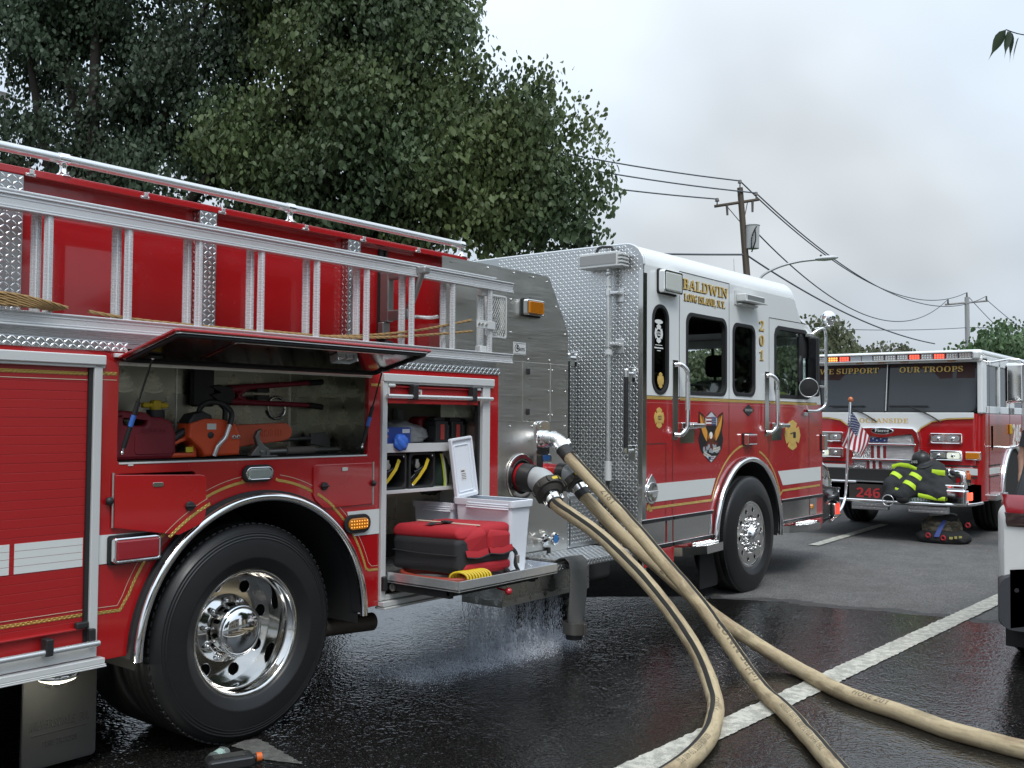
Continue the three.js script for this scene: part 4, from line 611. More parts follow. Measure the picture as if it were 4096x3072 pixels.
  const liner = []; for (let i = 0; i <= 24; i++) { const a = PI + 0.1 - (PI + 0.2) * i / 24; liner.push([[5.575 + 0.675 * Math.cos(a), 0.5 + 0.675 * Math.sin(a), 0.0], [5.575 + 0.675 * Math.cos(a), 0.5 + 0.675 * Math.sin(a), -0.7]]); }
  mesh(cab, 'wheel_liner', mg(loft(liner), box(4.9, 6.25, 0.45, 1.2, -0.72, -0.70)), M.dark);
  // grab handles
  for (const [x, y0, y1] of [[4.20, 1.43, 2.0], [6.0, 1.44, 1.98]]) { mesh(cab, 'handle_plate', box(x - 0.045, x + 0.045, y0 - 0.04, y1 + 0.04, 0.001, 0.005, 0.002), M.steelMir); mesh(cab, 'grab_handle', tube([[x - 0.02, y1, 0.005], [x + 0.01, y1, 0.05], [x + 0.045, y1 - 0.05, 0.085], [x + 0.05, y1 - 0.12, 0.088], [x + 0.05, y0 + 0.12, 0.088], [x + 0.045, y0 + 0.05, 0.085], [x + 0.01, y0, 0.05], [x - 0.02, y0, 0.005]], 0.019, 50, 12), M.chrome); mesh(cab, 'handle_grip', cyl([x + 0.05, y0 + 0.2, 0.088], [x + 0.05, y1 - 0.14, 0.088], 0.0205), M.alu); }
  // door latches
  for (const x of [4.30, 6.12]) { mesh(cab, 'latch_plate', box(x - 0.02, x + 0.22, 1.36, 1.47, 0.001, 0.004, 0.001), std([0.55, 0.58, 0.52], 0.08, 1)); mesh(cab, 'door_latch', mg(box(x - 0.02, x + 0.24, 1.475, 1.53, 0.001, 0.03, 0.008), box(x + 0.10, x + 0.31, 1.482, 1.522, 0.028, 0.065, 0.012)), M.chrome); }
  // lamps and boxes on the side
  lampBox(cab, 'scene_light', 3.90, 4.20, 2.565, 2.75, 0.001, 0.07, std([0.62, 0.64, 0.60], 0.16, 0.1));
  mesh(cab, 'spot_bracket', mg(ext(rrect(5.29, 5.72, 2.60, 2.735, 0.01), 0.001, 0.008, 0.002), box(5.32, 5.74, 2.63, 2.70, 0.008, 0.10, 0.01)), M.aluPaint); mesh(cab, 'spot_lens', box(5.36, 5.72, 2.645, 2.69, 0.10, 0.104, 0.002), std([0.28, 0.29, 0.29], 0.15, 0.3)); mesh(cab, 'spot_lip', mg(box(5.33, 5.75, 2.628, 2.638, 0.09, 0.125, 0.003), box(5.34, 5.70, 2.603, 2.618, 0.008, 0.05, 0.004)), M.aluPaint);
  lampBox(cab, 'side_light', 5.47, 5.66, 1.325, 1.425, 0.001, 0.06, M.lensRed);
  mesh(cab, 'side_marker', lathe([[0.028, 0], [0.028, 0.01], [0.02, 0.018], [0, 0.02]], [7.12, 0.655, 0.005], [0, 0, 1], 16), M.lensAmber);
  lampBox(cab, 'corner_light', 7.385, 7.455, 1.24, 1.40, 0.001, 0.05, std([0.4, 0.42, 0.42], 0.15, 0.6));
  // fuel filler: chrome teardrop plate with recessed cap
  mesh(cab, 'filler_plate', mg(ext(shapeOf([...arc(3.81, 0.985, 0.095, PI - 0.5, 2 * PI + 0.5, 24, 0.095), [3.85, 1.09], [3.81, 1.125], [3.77, 1.09]]), 0.003, 0.014, 0.004), box(3.735, 3.885, 0.975, 0.995, 0.014, 0.03, 0.006)), M.chrome);
  mesh(cab, 'filler_recess', lathe([[0.074, 0.0], [0.078, 0.006], [0.07, 0.008], [0.05, 0.002], [0, 0.001]], [3.81, 0.985, 0.013], [0, 0, 1], 28), M.steelMir);
  // emblems and lettering
  const maltese = (cx, cy, w, h) => { const p = []; for (let q = 0; q < 4; q++) { const a = q * PI / 2; for (const [r, t] of [[0.60, -0.785], [1.0, -0.62], [1.0, -0.3], [1.05, 0], [1.0, 0.3], [1.0, 0.62]]) p.push([cx + w * r * Math.cos(a + t), cy + h * r * Math.sin(a + t)]); } return p; };
  const emblem = (name, cx, cy, w, h, t) => { const e = mesh(cab, name, mg(ext(maltese(cx, cy, w, h), 0.001, 0.005, 0.001), lathe([[w * 0.55, 0.004], [w * 0.55, 0.006], [w * 0.48, 0.0075], [0, 0.0065]], [cx, cy, 0], [0, 0, 1], 20)), M.goldP); if (t) mesh(cab, 'emblem_number', text(t, h * 0.42, cx - w * 0.42, cy - h * 0.2, 0.0068, SANS, 0.0012, w * 0.8), M.black); return e; };
  emblem('company_emblem', 3.935, 1.565, 0.075, 0.08, '122'); emblem('window_emblem', 3.955, 1.865, 0.048, 0.062, ''); emblem('door_emblem', 6.62, 1.405, 0.19, 0.145, '1');
  const sticker = std([0.75, 0.76, 0.75], 0.6);
  mesh(cab, 'memorial_sticker', mg(ext(shapeOf(maltese(3.955, 2.24, 0.062, 0.075), [arc(3.955, 2.24, 0.036, 0, 2 * PI, 16)]), -0.0150, -0.0138), ext(arc(3.955, 2.335, 0.065, 0, 2 * PI, 16, 0.018), -0.0150, -0.0138), text('122', 0.035, 3.925, 2.222, -0.015, SANS, 0.001, 0.06), ...[[3.90, 4.01, 2.145, 2.15], [3.885, 4.025, 2.12, 2.13], [3.93, 3.985, 2.10, 2.106]].map((q) => box(...q, -0.015, -0.0138))), sticker);
  const sign = (s, h, x, y, w, name = 'lettering') => { const z = 0.002; mesh(cab, name + '_shadow', text(s, h, x - 0.012, y - 0.008, z - 0.0016, SERIF, 0.001, w), M.dfilm); mesh(cab, name, text(s, h, x, y, z, SERIF, 0.003, w), M.goldP); };
  sign('BALDWIN', 0.088, 4.325, 2.640, 0.83); sign('LONG ISLAND, N.Y.', 0.062, 4.35, 2.545, 0.76);
  sign('2', 0.10, 5.835, 2.402, 0.1, 'number'); sign('0', 0.10, 5.835, 2.262, 0.1, 'number'); sign('1', 0.10, 5.84, 2.122, 0.085, 'number');
  mesh(cab, 'maker_badge', ext([[5.587, 1.70], [5.70, 1.645], [5.587, 1.59], [5.474, 1.645]], 0.001, 0.006, 0.001), M.blackG); mesh(cab, 'maker_lettering', text('SPARTAN', 0.022, 5.51, 1.634, 0.006, SANS, 0.001, 0.155), M.alu);
  // painted eagle crest
  const crest = canvasTex(512, 640, (c, w, h) => {
    c.fillStyle = '#1d1a1c'; c.fillRect(0, 0, w, h);
    c.fillStyle = '#c9ccd0'; c.beginPath(); c.moveTo(256, 8); c.lineTo(330, 60); c.lineTo(380, 80); c.lineTo(372, 180); c.lineTo(140, 180); c.lineTo(132, 80); c.lineTo(182, 60); c.closePath(); c.fill();
    c.fillStyle = '#22305f'; c.fillRect(262, 70, 96, 110); c.fillStyle = '#e8e8ea'; for (let j = 0; j < 4; j++) for (let i = 0; i < 4; i++) c.fillRect(272 + i * 22, 80 + j * 24, 9, 9);
    for (let i = 0; i < 5; i++) { c.fillStyle = i % 2 ? '#e9e3e2' : '#7d3030'; c.fillRect(150, 75 + i * 21, 112, 21); }
    for (const s of [-1, 1]) { c.save(); c.translate(256, 0); c.scale(s, 1); for (let k = 0; k < 9; k++) { c.fillStyle = ['#c8741c', '#a9560f', '#dd9a3c'][k % 3]; c.beginPath(); c.moveTo(30 + k * 6, 330 - k * 10); c.quadraticCurveTo(110 + k * 8, 230 - k * 12, 150 + k * 10, 60 - k * 4 + (k % 2) * 18); c.quadraticCurveTo(170 + k * 8, 240, 90, 380); c.closePath(); c.fill(); c.strokeStyle = '#4e2a0d'; c.lineWidth = 3; c.stroke(); } c.restore(); }
    c.fillStyle = '#5c2b16'; c.beginPath(); c.ellipse(256, 400, 58, 110, 0, 0, 7); c.fill(); c.fillStyle = '#efece6'; c.beginPath(); c.ellipse(250, 300, 34, 44, 0, 0, 7); c.fill(); c.fillStyle = '#e2a21f'; c.beginPath(); c.moveTo(232, 300); c.lineTo(206, 326); c.lineTo(240, 326); c.fill();
    c.fillStyle = '#9aa0a6'; for (let i = 0; i < 10; i++) { c.beginPath(); c.ellipse(110 + i * 32, 470 + 40 * Math.sin(i * 1.7), 22, 34, i, 0, 7); c.fill(); } c.fillStyle = '#6b2420'; for (let i = 0; i < 6; i++) { c.beginPath(); c.ellipse(140 + i * 46, 420 + 30 * Math.cos(i * 2.1), 14, 26, i, 0, 7); c.fill(); }
    c.fillStyle = '#d8d2c6'; c.save(); c.translate(110, 500); c.rotate(0.35); c.fillRect(0, 0, 150, 44); c.fillStyle = '#1b1b1b'; c.font = 'bold 32px serif'; c.fillText('HOSE ONE', 6, 33, 138); c.restore(); c.fillStyle = '#d8d2c6'; c.save(); c.translate(290, 470); c.rotate(-0.2); c.fillRect(0, 0, 150, 44); c.fillStyle = '#1b1b1b'; c.font = 'bold 32px serif'; c.fillText('COURAGE', 6, 33, 138); c.restore();
    c.fillStyle = '#c6cacc'; c.beginPath(); c.moveTo(150, 560); c.lineTo(362, 560); c.lineTo(256, 636); c.closePath(); c.fill(); c.fillStyle = '#23315f'; c.fillRect(200, 566, 50, 40); c.fillStyle = '#7d3030'; c.fillRect(255, 570, 60, 12); c.fillRect(255, 594, 44, 12);
  });
  const cp = [[0.5, 1], [0.66, 0.93], [0.72, 0.86], [0.82, 0.93], [0.98, 0.99], [1.0, 0.8], [0.93, 0.6], [0.99, 0.45], [0.92, 0.25], [0.8, 0.16], [0.62, 0.04], [0.5, 0], [0.38, 0.04], [0.2, 0.16], [0.08, 0.25], [0.0, 0.45], [0.07, 0.6], [0.0, 0.8], [0.02, 0.99], [0.18, 0.93], [0.28, 0.86], [0.34, 0.93]];
  const g = new THREE.ShapeGeometry(shapeOf(cp)); { const p = g.attributes.position, uv = g.attributes.uv; for (let i = 0; i < p.count; i++) uv.setXY(i, p.getX(i), p.getY(i)); } g.scale(0.47, 0.445, 1).translate(4.605, 1.183, 0.002);
  mesh(cab, 'eagle_crest', g, std([1, 1, 1], 0.35, 0, { map: crest }), { label: 'painted eagle crest over a flag shield' });
  // inside: seats and steering column
  for (const [x, z] of [[6.35, -0.55], [6.35, -1.9], [4.75, -0.45], [4.75, -1.95]]) mesh(cab, 'seat', mg(box(x - 0.28, x + 0.24, 1.05, 1.25, z - 0.25, z + 0.25, 0.06), box(x - 0.34, x - 0.18, 1.2, 1.95, z - 0.25, z + 0.25, 0.07), box(x - 0.33, x - 0.2, 1.98, 2.2, z - 0.13, z + 0.13, 0.05)), M.cloth);
  mesh(cab, 'dashboard', box(6.95, 7.36, 1.35, 1.74, ZC + 0.06, -0.06, 0.05), M.black);
  mesh(cab, 'dash_bundle', new THREE.SphereGeometry(0.1, 18, 12).scale(1.6, 0.6, 1).translate(6.98, 1.80, -0.3), std([0.26, 0.27, 0.05], 0.9), { label: 'rolled yellow cloth lying on the dashboard' });
  mesh(cab, 'steering_wheel', new THREE.TorusGeometry(0.22, 0.014, 8, 28).rotateX(-0.7).rotateY(-PI / 2).translate(6.85, 1.66, -1.9), M.black);
  mesh(cab, 'added_dark_panel', box(4.62, 6.0, 0.7, 2.69, -1.3, -1.22), M.black); mesh(cab, 'crew_shelf', mg(box(5.0, 5.1, 1.7, 2.4, -0.9, -0.4), box(4.5, 5.2, 1.86, 1.875, -0.5, -0.2)), M.black);  // black panel added to block the bright view through the crew window
}
// --- on the cab's rear wall: telescoping light pole and two handrails
{
  const x = XB - 0.09, z = -0.268, l = part(eng, 'light_tower');
  mesh(l, 'pole', mg(cyl([x, 1.19, z], [x, 2.10, z], 0.0165), cyl([x, 2.10, z], [x, 2.62, z], 0.021)), M.alu);
  mesh(l, 'pole_collar', mg(cyl([x, 2.06, z], [x, 2.10, z], 0.031), cyl([x, 2.60, z], [x, 2.66, z], 0.025), cyl([x, 1.07, z], [x, 1.22, z], 0.028), cyl([x, 2.565, z], [x, 2.585, z], 0.024)), M.aluPaint);
  for (const y of [2.14, 2.545]) mesh(l, 'pole_bracket', mg(box(x - 0.02, XB - 0.02, y - 0.012, y + 0.012, z - 0.02, z + 0.09, 0.006), box(XB - 0.03, XB - 0.018, y - 0.07, y + 0.045, z + 0.02, z + 0.10, 0.006), cyl([x, y - 0.02, z], [x, y + 0.02, z], 0.03)), M.alu);
  mesh(l, 'knuckle', mg(new THREE.SphereGeometry(0.032, 14, 10).translate(x, 2.70, z), cyl([x, 2.66, z], [x, 2.74, z], 0.022)), M.alu);
  mesh(l, 'lamp_head', mg(box(x - 0.075, x + 0.05, 2.745, 2.865, z - 0.235, z + 0.12, 0.008), ...[0, 1, 2, 3].map((i) => box(x - 0.06, x + 0.045, 2.75 + i * 0.028, 2.762 + i * 0.028, z + 0.12, z + 0.155))), M.aluPaint);
  mesh(l, 'lamp_lens', box(x - 0.08, x - 0.074, 2.768, 2.845, z - 0.225, z + 0.11), std([0.30, 0.30, 0.29], 0.16, 0.2));
  mesh(l, 'lamp_handle', tube([[x, 2.865, z - 0.12], [x, 2.91, z - 0.1], [x, 2.915, z - 0.02], [x, 2.905, z + 0.03], [x, 2.865, z + 0.04]], 0.012, 20, 6), M.black);
  mesh(l, 'cable', tube([[x, 1.07, z], [x, 0.98, z + 0.01], [x - 0.01, 0.93, z - 0.02], [x + 0.02, 0.88, z + 0.02]], 0.006, 16, 6), M.black);
  mesh(l, 'cable_gland', cyl([x, 1.07, z], [x, 1.03, z], 0.018, 0.012), M.black);
  for (const [rz, y0, y1] of [[-0.655, 1.2, 2.07], [-0.105, 1.29, 1.93]]) { const r = part(eng, 'handrail'); mesh(r, 'rail_tube', cyl([XB - 0.09, y0, rz], [XB - 0.09, y1 - 0.05, rz], 0.017), M.black); mesh(r, 'rail_end', mg(cyl([XB - 0.09, y1 - 0.05, rz], [XB - 0.09, y1, rz], 0.021), new THREE.SphereGeometry(0.021, 14, 10).translate(XB - 0.09, y1, rz), cyl([XB - 0.09, y1 - 0.02, rz], [XB - 0.02, y1 - 0.02, rz], 0.014), cyl([XB - 0.09, y0, rz], [XB - 0.09, y0 + 0.04, rz], 0.021), cyl([XB - 0.09, y0 + 0.02, rz], [XB - 0.02, y0 + 0.02, rz], 0.014), box(XB - 0.03, XB - 0.018, y1 - 0.09, y1 + 0.03, rz - 0.02, rz + 0.05, 0.005), box(XB - 0.03, XB - 0.018, y0 - 0.06, y0 + 0.06, rz - 0.02, rz + 0.05, 0.005)), M.chrome); }
}
// --- front of the cab: bumper, plumbing, mirrors, roof light
{
  const b = part(eng, 'front_bumper');
  mesh(b, 'bumper_bar', mg(box(7.44, 8.12, 0.52, 0.78, -2.35, -0.08, 0.03)), M.chrome);
  mesh(b, 'bumper_end', mg(ext([[7.44, 0.40], [7.75, 0.46], [8.12, 0.50], [8.12, 0.80], [7.44, 0.86]], -0.09, -0.06, 0.008)), M.blackG);
  mesh(b, 'bumper_deck', box(7.44, 8.14, 0.782, 0.80, -2.36, -0.06, 0.005), M.plate); lugs(b, [7.45, 0.80, -0.07], [1, 0, 0], [0, 0, -1], 0.68, 0.9, 0.03);
  mesh(b, 'bumper_rim', mg(cyl([8.10, 0.50, -0.06], [7.70, 0.455, -0.02], 0.02), cyl([8.12, 0.50, -2.3], [8.12, 0.50, -0.06], 0.02)), M.chrome);
  lampBox(b, 'bumper_light', 7.86, 8.02, 0.50, 0.64, -0.06, -0.02, std([0.35, 0.02, 0.01], 0.2, 0, { emissive: C3(1, 0.06, 0.03), emissiveIntensity: 0.9 }));
  mesh(b, 'bumper_horn', lathe([[0.03, 0], [0.05, 0.05], [0.09, 0.09]], [7.9, 0.70, -0.09], [0.5, 0, 1], 20), M.chrome);
  mesh(b, 'bumper_pipe', mg(tube([[7.5, 1.08, -0.35], [7.72, 1.085, -0.28], [7.86, 1.03, -0.2], [7.92, 0.93, -0.18], [7.92, 0.80, -0.18]], 0.075, 26, 16), cyl([7.92, 0.80, -0.18], [7.92, 0.90, -0.18], 0.095), cyl([7.44, 1.08, -0.36], [7.5, 1.08, -0.35], 0.1)), M.chrome);
  mesh(b, 'pipe_cap', mg(cyl([7.95, 1.02, -0.5], [8.12, 1.02, -0.42], 0.10, 0.10, 10), cyl([8.12, 1.02, -0.42], [8.15, 1.02, -0.41], 0.115, 0.11, 10)), M.black);
  mesh(b, 'tie_strap', loft([[[8.1, 1.03, -0.35], [8.14, 1.03, -0.42]], [[8.18, 0.95, -0.33], [8.22, 0.96, -0.40]], [[8.22, 0.86, -0.3], [8.27, 0.87, -0.36]]]), std([0.36, 0.05, 0.06], 0.8));
  const m = part(eng, 'side_mirror');
  mesh(m, 'mirror_arm', tube([[7.10, 2.45, 0.01], [7.16, 2.50, 0.06], [7.22, 2.52, 0.10], [7.265, 2.47, 0.105], [7.27, 2.35, 0.105], [7.27, 1.85, 0.105], [7.26, 1.72, 0.10], [7.18, 1.66, 0.06], [6.98, 1.65, 0.012]], 0.016, 60, 8), M.chrome);
  mesh(m, 'mirror_head', box(6.95, 7.03, 1.80, 2.42, 0.035, 0.135, 0.025), M.black);
  mesh(m, 'mirror_glass', box(6.943, 6.951, 1.83, 2.39, 0.05, 0.12), M.blackG);  // coloured gloss black to stand in for a dark reflection
  mesh(m, 'mirror_clamp', mg(box(7.02, 7.275, 2.28, 2.30, 0.08, 0.11, 0.004), box(7.02, 7.275, 1.90, 1.92, 0.08, 0.11, 0.004), box(6.96, 7.06, 2.42, 2.455, 0.0, 0.06, 0.006), box(6.90, 6.99, 1.60, 1.64, 0.0, 0.02, 0.004)), M.alu);
  mesh(m, 'mirror_bow', tube([[6.78, 2.20, 0.02], [6.74, 2.16, 0.03], [6.73, 2.05, 0.03], [6.74, 1.93, 0.03], [6.80, 1.89, 0.03]], 0.018, 20, 8), M.black);
  mesh(m, 'round_mirror', lathe([[0.0, 0.045], [0.05, 0.036], [0.085, 0.02], [0.1, 0], [0.095, -0.006], [0, -0.01]], [6.76, 1.885, 0.115], [0.8, 0.05, -0.55], 28), M.black);
  mesh(m, 'mirror_rim', new THREE.TorusGeometry(0.095, 0.005, 8, 36).lookAt(V(-0.8, -0.05, 0.55)).translate(6.757, 1.885, 0.119), M.alu);
  mesh(m, 'ball_mirror', mg(new THREE.SphereGeometry(0.08, 28, 20).scale(0.9, 1, 0.95).translate(7.36, 2.645, 0.10), cyl([7.36, 2.57, 0.10], [7.35, 2.55, 0.10], 0.025), cyl([7.35, 2.552, 0.10], [7.14, 2.52, 0.04], 0.008)), M.chrome);
  const r = part(eng, 'roof_beacon'); mesh(r, 'beacon_lens', ext([[6.80, 2.70], [7.04, 2.71], [7.07, 2.78], [7.0, 2.88], [6.82, 2.90], [6.76, 2.82]], -0.50, -0.15, 0.015), M.lensRed); mesh(r, 'beacon_base', box(6.76, 7.04, 2.63, 2.71, -0.5, -0.15, 0.01), M.aluPaint); mesh(r, 'amber_dome', new THREE.SphereGeometry(0.09, 20, 12).scale(1.2, 0.8, 1).translate(7.08, 2.655, -0.22), M.lensAmber);
  mesh(eng, 'antenna', cyl([6.35, 2.95, -0.5], [6.33, 3.2, -0.5], 0.003, 0.0015, 6), M.black);
}
// ---------------------------------------------------------------- ladder hung along the side
{
  const L = thing('extension_ladder', 'two-section aluminium extension ladder hung along the engine above the open lockers', 'ladder');
  const rail = (y0, y1, x1, z) => mg(box(-2.6, x1, y0, y1, z - 0.016, z + 0.016, 0.006), box(-2.6, x1, y0 + 0.008, y0 + 0.014, z + 0.014, z + 0.0185, 0.002), box(-2.6, x1, y1 - 0.018, y1 - 0.012, z + 0.014, z + 0.0185, 0.002), box(-2.6, x1, y1 - 0.004, y1 + 0.004, z - 0.024, z + 0.024, 0.003), box(-2.6, x1, y0 - 0.004, y0 + 0.004, z - 0.024, z + 0.024, 0.003));
  mesh(L, 'outer_rail', uvm(rail(2.372, 2.430, 2.075, -0.04)), M.ladder); mesh(L, 'outer_rail', uvm(rail(1.912, 1.966, 2.075, -0.04)), M.ladder);
  mesh(L, 'inner_rail', uvm(rail(2.412, 2.458, 1.97, -0.10)), M.ladder); mesh(L, 'inner_rail', uvm(rail(1.872, 1.908, 1.98, -0.10)), M.ladder);
  const rung = (r, y0, y1) => { const p = []; for (let i = 0; i < 28; i++) { const a = i / 28 * 2 * PI, k = r + (i % 2 ? -0.0011 : 0.0011); p.push([k * Math.cos(a), k * Math.sin(a)]); } return ext(p, y0, y1).rotateX(-PI / 2); };
  const gO = rung(0.0168, 1.966, 2.372), gI = rung(0.0195, 1.908, 2.412);
  for (let i = -4; i < 9; i++) { mesh(L, 'rung', gO, M.ladder, { pos: [-0.996 + i * 0.3562, 0, -0.04] }); mesh(L, 'inner_rung', gI, M.ladder, { pos: [-1.018 + i * 0.3566, 0, -0.10] }); }
  mesh(L, 'pawl_bracket', mg(box(1.70, 1.88, 2.115, 2.165, -0.022, -0.012, 0.002), box(1.86, 1.885, 2.115, 2.165, -0.06, -0.02, 0.002)), M.aluPaint);
  for (const x of [1.715, 1.745, 1.785]) mesh(L, 'bracket_bolt', cyl([x, 2.14, -0.012], [x, 2.14, -0.004], 0.009, 0.009, 6), M.steel);
  mesh(L, 'stop_bracket', mg(box(1.79, 1.85, 2.33, 2.365, -0.10, -0.05, 0.006), box(1.80, 1.83, 1.972, 2.33, -0.105, -0.09, 0.004), box(1.78, 1.85, 1.972, 2.01, -0.10, -0.05, 0.006)), M.aluPaint);
  const ropeM = std([0.33, 0.21, 0.09], 0.95);
  const rope = (pts, r = 0.0075) => { const c = new THREE.CatmullRomCurve3(pts.map((p) => V(...p))), n = Math.ceil(c.getLength() / 0.012), gs = []; const fr = c.computeFrenetFrames(n, false); for (let s = 0; s < 3; s++) { const q = []; for (let i = 0; i <= n; i++) { const a = i * 0.55 + s * 2 * PI / 3; q.push(c.getPointAt(i / n).addScaledVector(fr.normals[i], r * 0.55 * Math.cos(a)).addScaledVector(fr.binormals[i], r * 0.55 * Math.sin(a))); } gs.push(new THREE.TubeGeometry(new THREE.CatmullRomCurve3(q), n * 1, r * 0.6, 5)); } return mg(...gs); };
  mesh(L, 'halyard_rope', rope([[1.71, 2.165, -0.07], [1.55, 2.13, -0.075], [1.2, 2.06, -0.07], [0.8, 2.005, -0.07], [0.4, 1.975, -0.07], [-0.1, 1.975, -0.075], [-0.6, 1.98, -0.075], [-0.8, 1.995, -0.07]]), ropeM);
  mesh(L, 'halyard_rope', rope([[1.71, 2.095, -0.06], [1.4, 2.055, -0.06], [1.0, 2.01, -0.06], [0.6, 1.982, -0.06], [0.1, 1.978, -0.062]]), ropeM);
  for (let i = 0; i < 5; i++) mesh(L, 'rope_wrap', rope([[-1.35, 1.982 + i * 0.011, -0.005 - 0.01 * (i % 2)], [-1.15, 1.985 + i * 0.010, 0.008], [-1.07 + i * 0.012, 1.985 + i * 0.006, 0.008], [-0.98 + i * 0.015, 1.983 + i * 0.003, -0.02]], 0.0075), ropeM);
}
// ---------------------------------------------------------------- gear in the upper locker (floor at 1.352)
const F1 = 1.3525;
{
  const g = thing('fuel_can', 'dark red plastic fuel can with yellow spout in the upper locker', 'fuel can');
  const m = std([0.19, 0.012, 0.022], 0.5), z0 = -0.25, z1 = -0.11;
  const sh = shapeOf([[-0.66, F1], [-0.36, F1], [-0.335, F1 + 0.03], [-0.335, F1 + 0.12], [-0.36, F1 + 0.175], [-0.41, F1 + 0.195], [-0.46, F1 + 0.195], [-0.49, F1 + 0.215], [-0.60, F1 + 0.222], [-0.66, F1 + 0.21]], [rrect(-0.60, -0.49, F1 + 0.155, F1 + 0.195, 0.016)]);
  mesh(g, 'can_body', ext(sh, z0, z1, 0.018), m);
  mesh(g, 'can_panel', ext(rrect(-0.55, -0.36, F1 + 0.025, F1 + 0.12, 0.015), z1 - 0.004, z1 + 0.004, 0.003), m);
  mesh(g, 'can_lettering', text('GASOLINE', 0.018, -0.52, F1 + 0.125, z1 - 0.001, SANS, 0.003, 0.13), m);
  mesh(g, 'neck_collar', cyl([-0.405, F1 + 0.19, -0.18], [-0.405, F1 + 0.228, -0.18], 0.042, 0.04, 24), M.black);
  mesh(g, 'spout', mg(cyl([-0.405, F1 + 0.226, -0.18], [-0.405, F1 + 0.242, -0.18], 0.026), box(-0.475, -0.435, F1 + 0.236, F1 + 0.262, -0.195, -0.165, 0.008), box(-0.44, -0.345, F1 + 0.236, F1 + 0.262, -0.195, -0.165, 0.008), box(-0.425, -0.385, F1 + 0.23, F1 + 0.272, -0.2, -0.16, 0.006)), std([0.62, 0.44, 0.02], 0.45));
}
{
  const g = thing('chainsaw', 'orange chainsaw with its bar in an orange scabbard in the upper locker', 'chainsaw');
  const or = std([0.62, 0.075, 0.02], 0.42), or2 = std([0.52, 0.085, 0.035], 0.5), z0 = -0.19, z1 = -0.08, y = F1;
  const b = [[-0.20, y + 0.008], [-0.005, y + 0.012], [0.0, y + 0.10], [-0.03, y + 0.165], [-0.10, y + 0.185], [-0.20, y + 0.19], [-0.285, y + 0.165], [-0.29, y + 0.10], [-0.22, y + 0.04]];
  mesh(g, 'saw_body', ext(b, z0, z1, 0.012), or);
  mesh(g, 'rear_handle', mg(ext(shapeOf([[-0.375, y + 0.075], [-0.33, y + 0.085], [-0.23, y + 0.13], [-0.22, y + 0.005], [-0.355, y + 0.005], [-0.38, y + 0.03]], [[[-0.345, y + 0.06], [-0.345, y + 0.028], [-0.25, y + 0.028], [-0.25, y + 0.092], [-0.31, y + 0.075]]]), -0.155, -0.115, 0.008)), or);
  mesh(g, 'handle_grip', tube([[-0.37, y + 0.078, -0.135], [-0.33, y + 0.10, -0.135], [-0.29, y + 0.122, -0.135], [-0.25, y + 0.135, -0.135]], 0.021, 16, 10), M.black);
  mesh(g, 'air_filter_cover', ext([[-0.285, y + 0.16], [-0.155, y + 0.185], [-0.16, y + 0.205], [-0.20, y + 0.222], [-0.26, y + 0.21], [-0.285, y + 0.18]], -0.18, -0.09, 0.01), M.black);
  mesh(g, 'front_handle', mg(tube([[-0.195, y + 0.215, -0.15], [-0.185, y + 0.25, -0.14], [-0.14, y + 0.268, -0.13], [-0.085, y + 0.255, -0.10], [-0.065, y + 0.215, -0.07], [-0.085, y + 0.16, -0.055]], 0.0135, 30, 8)), M.black);
  mesh(g, 'handle_bar', tube([[-0.085, y + 0.16, -0.055], [-0.11, y + 0.10, -0.055], [-0.145, y + 0.06, -0.06], [-0.16, y + 0.012, -0.07]], 0.0115, 20, 8), M.alu);
  mesh(g, 'hand_guard', ext([[-0.045, y + 0.16], [-0.02, y + 0.165], [-0.02, y + 0.25], [-0.04, y + 0.272], [-0.075, y + 0.262], [-0.04, y + 0.23]], -0.18, -0.16, 0.004), M.black);
  mesh(g, 'bar_nut', mg(...[-0.045, -0.02].map((x) => lathe([[0.012, 0], [0.011, 0.009], [0.006, 0.01]], [x, y + 0.10, z1 - 0.002], [0, 0, 1], 12))), M.steel);
  mesh(g, 'rating_label', mg(box(-0.195, -0.145, y + 0.137, y + 0.165, z1 - 0.001, z1 + 0.002)), std([0.6, 0.6, 0.58], 0.6)); mesh(g, 'warning_label', box(-0.285, -0.245, y + 0.03, y + 0.055, -0.114, -0.1125), std([0.6, 0.5, 0.03], 0.6));
  mesh(g, 'starter_knob', lathe([[0.016, 0], [0.015, 0.006], [0, 0.008]], [-0.175, y + 0.11, z1], [0, 0, 1], 16), M.black);
  mesh(g, 'bar_scabbard', ext([[-0.005, y + 0.045], [0.30, y + 0.075], [0.335, y + 0.085], [0.352, y + 0.105], [0.355, y + 0.13], [0.34, y + 0.155], [0.31, y + 0.168], [-0.005, y + 0.158]], -0.175, -0.125, 0.008), or2);
  mesh(g, 'scabbard_lettering', text('III ECHO', 0.036, 0, 0, 0, SANS, 0.006, 0.155).rotateZ(PI + 0.03).translate(0.285, y + 0.137, -0.1285), or2);
}
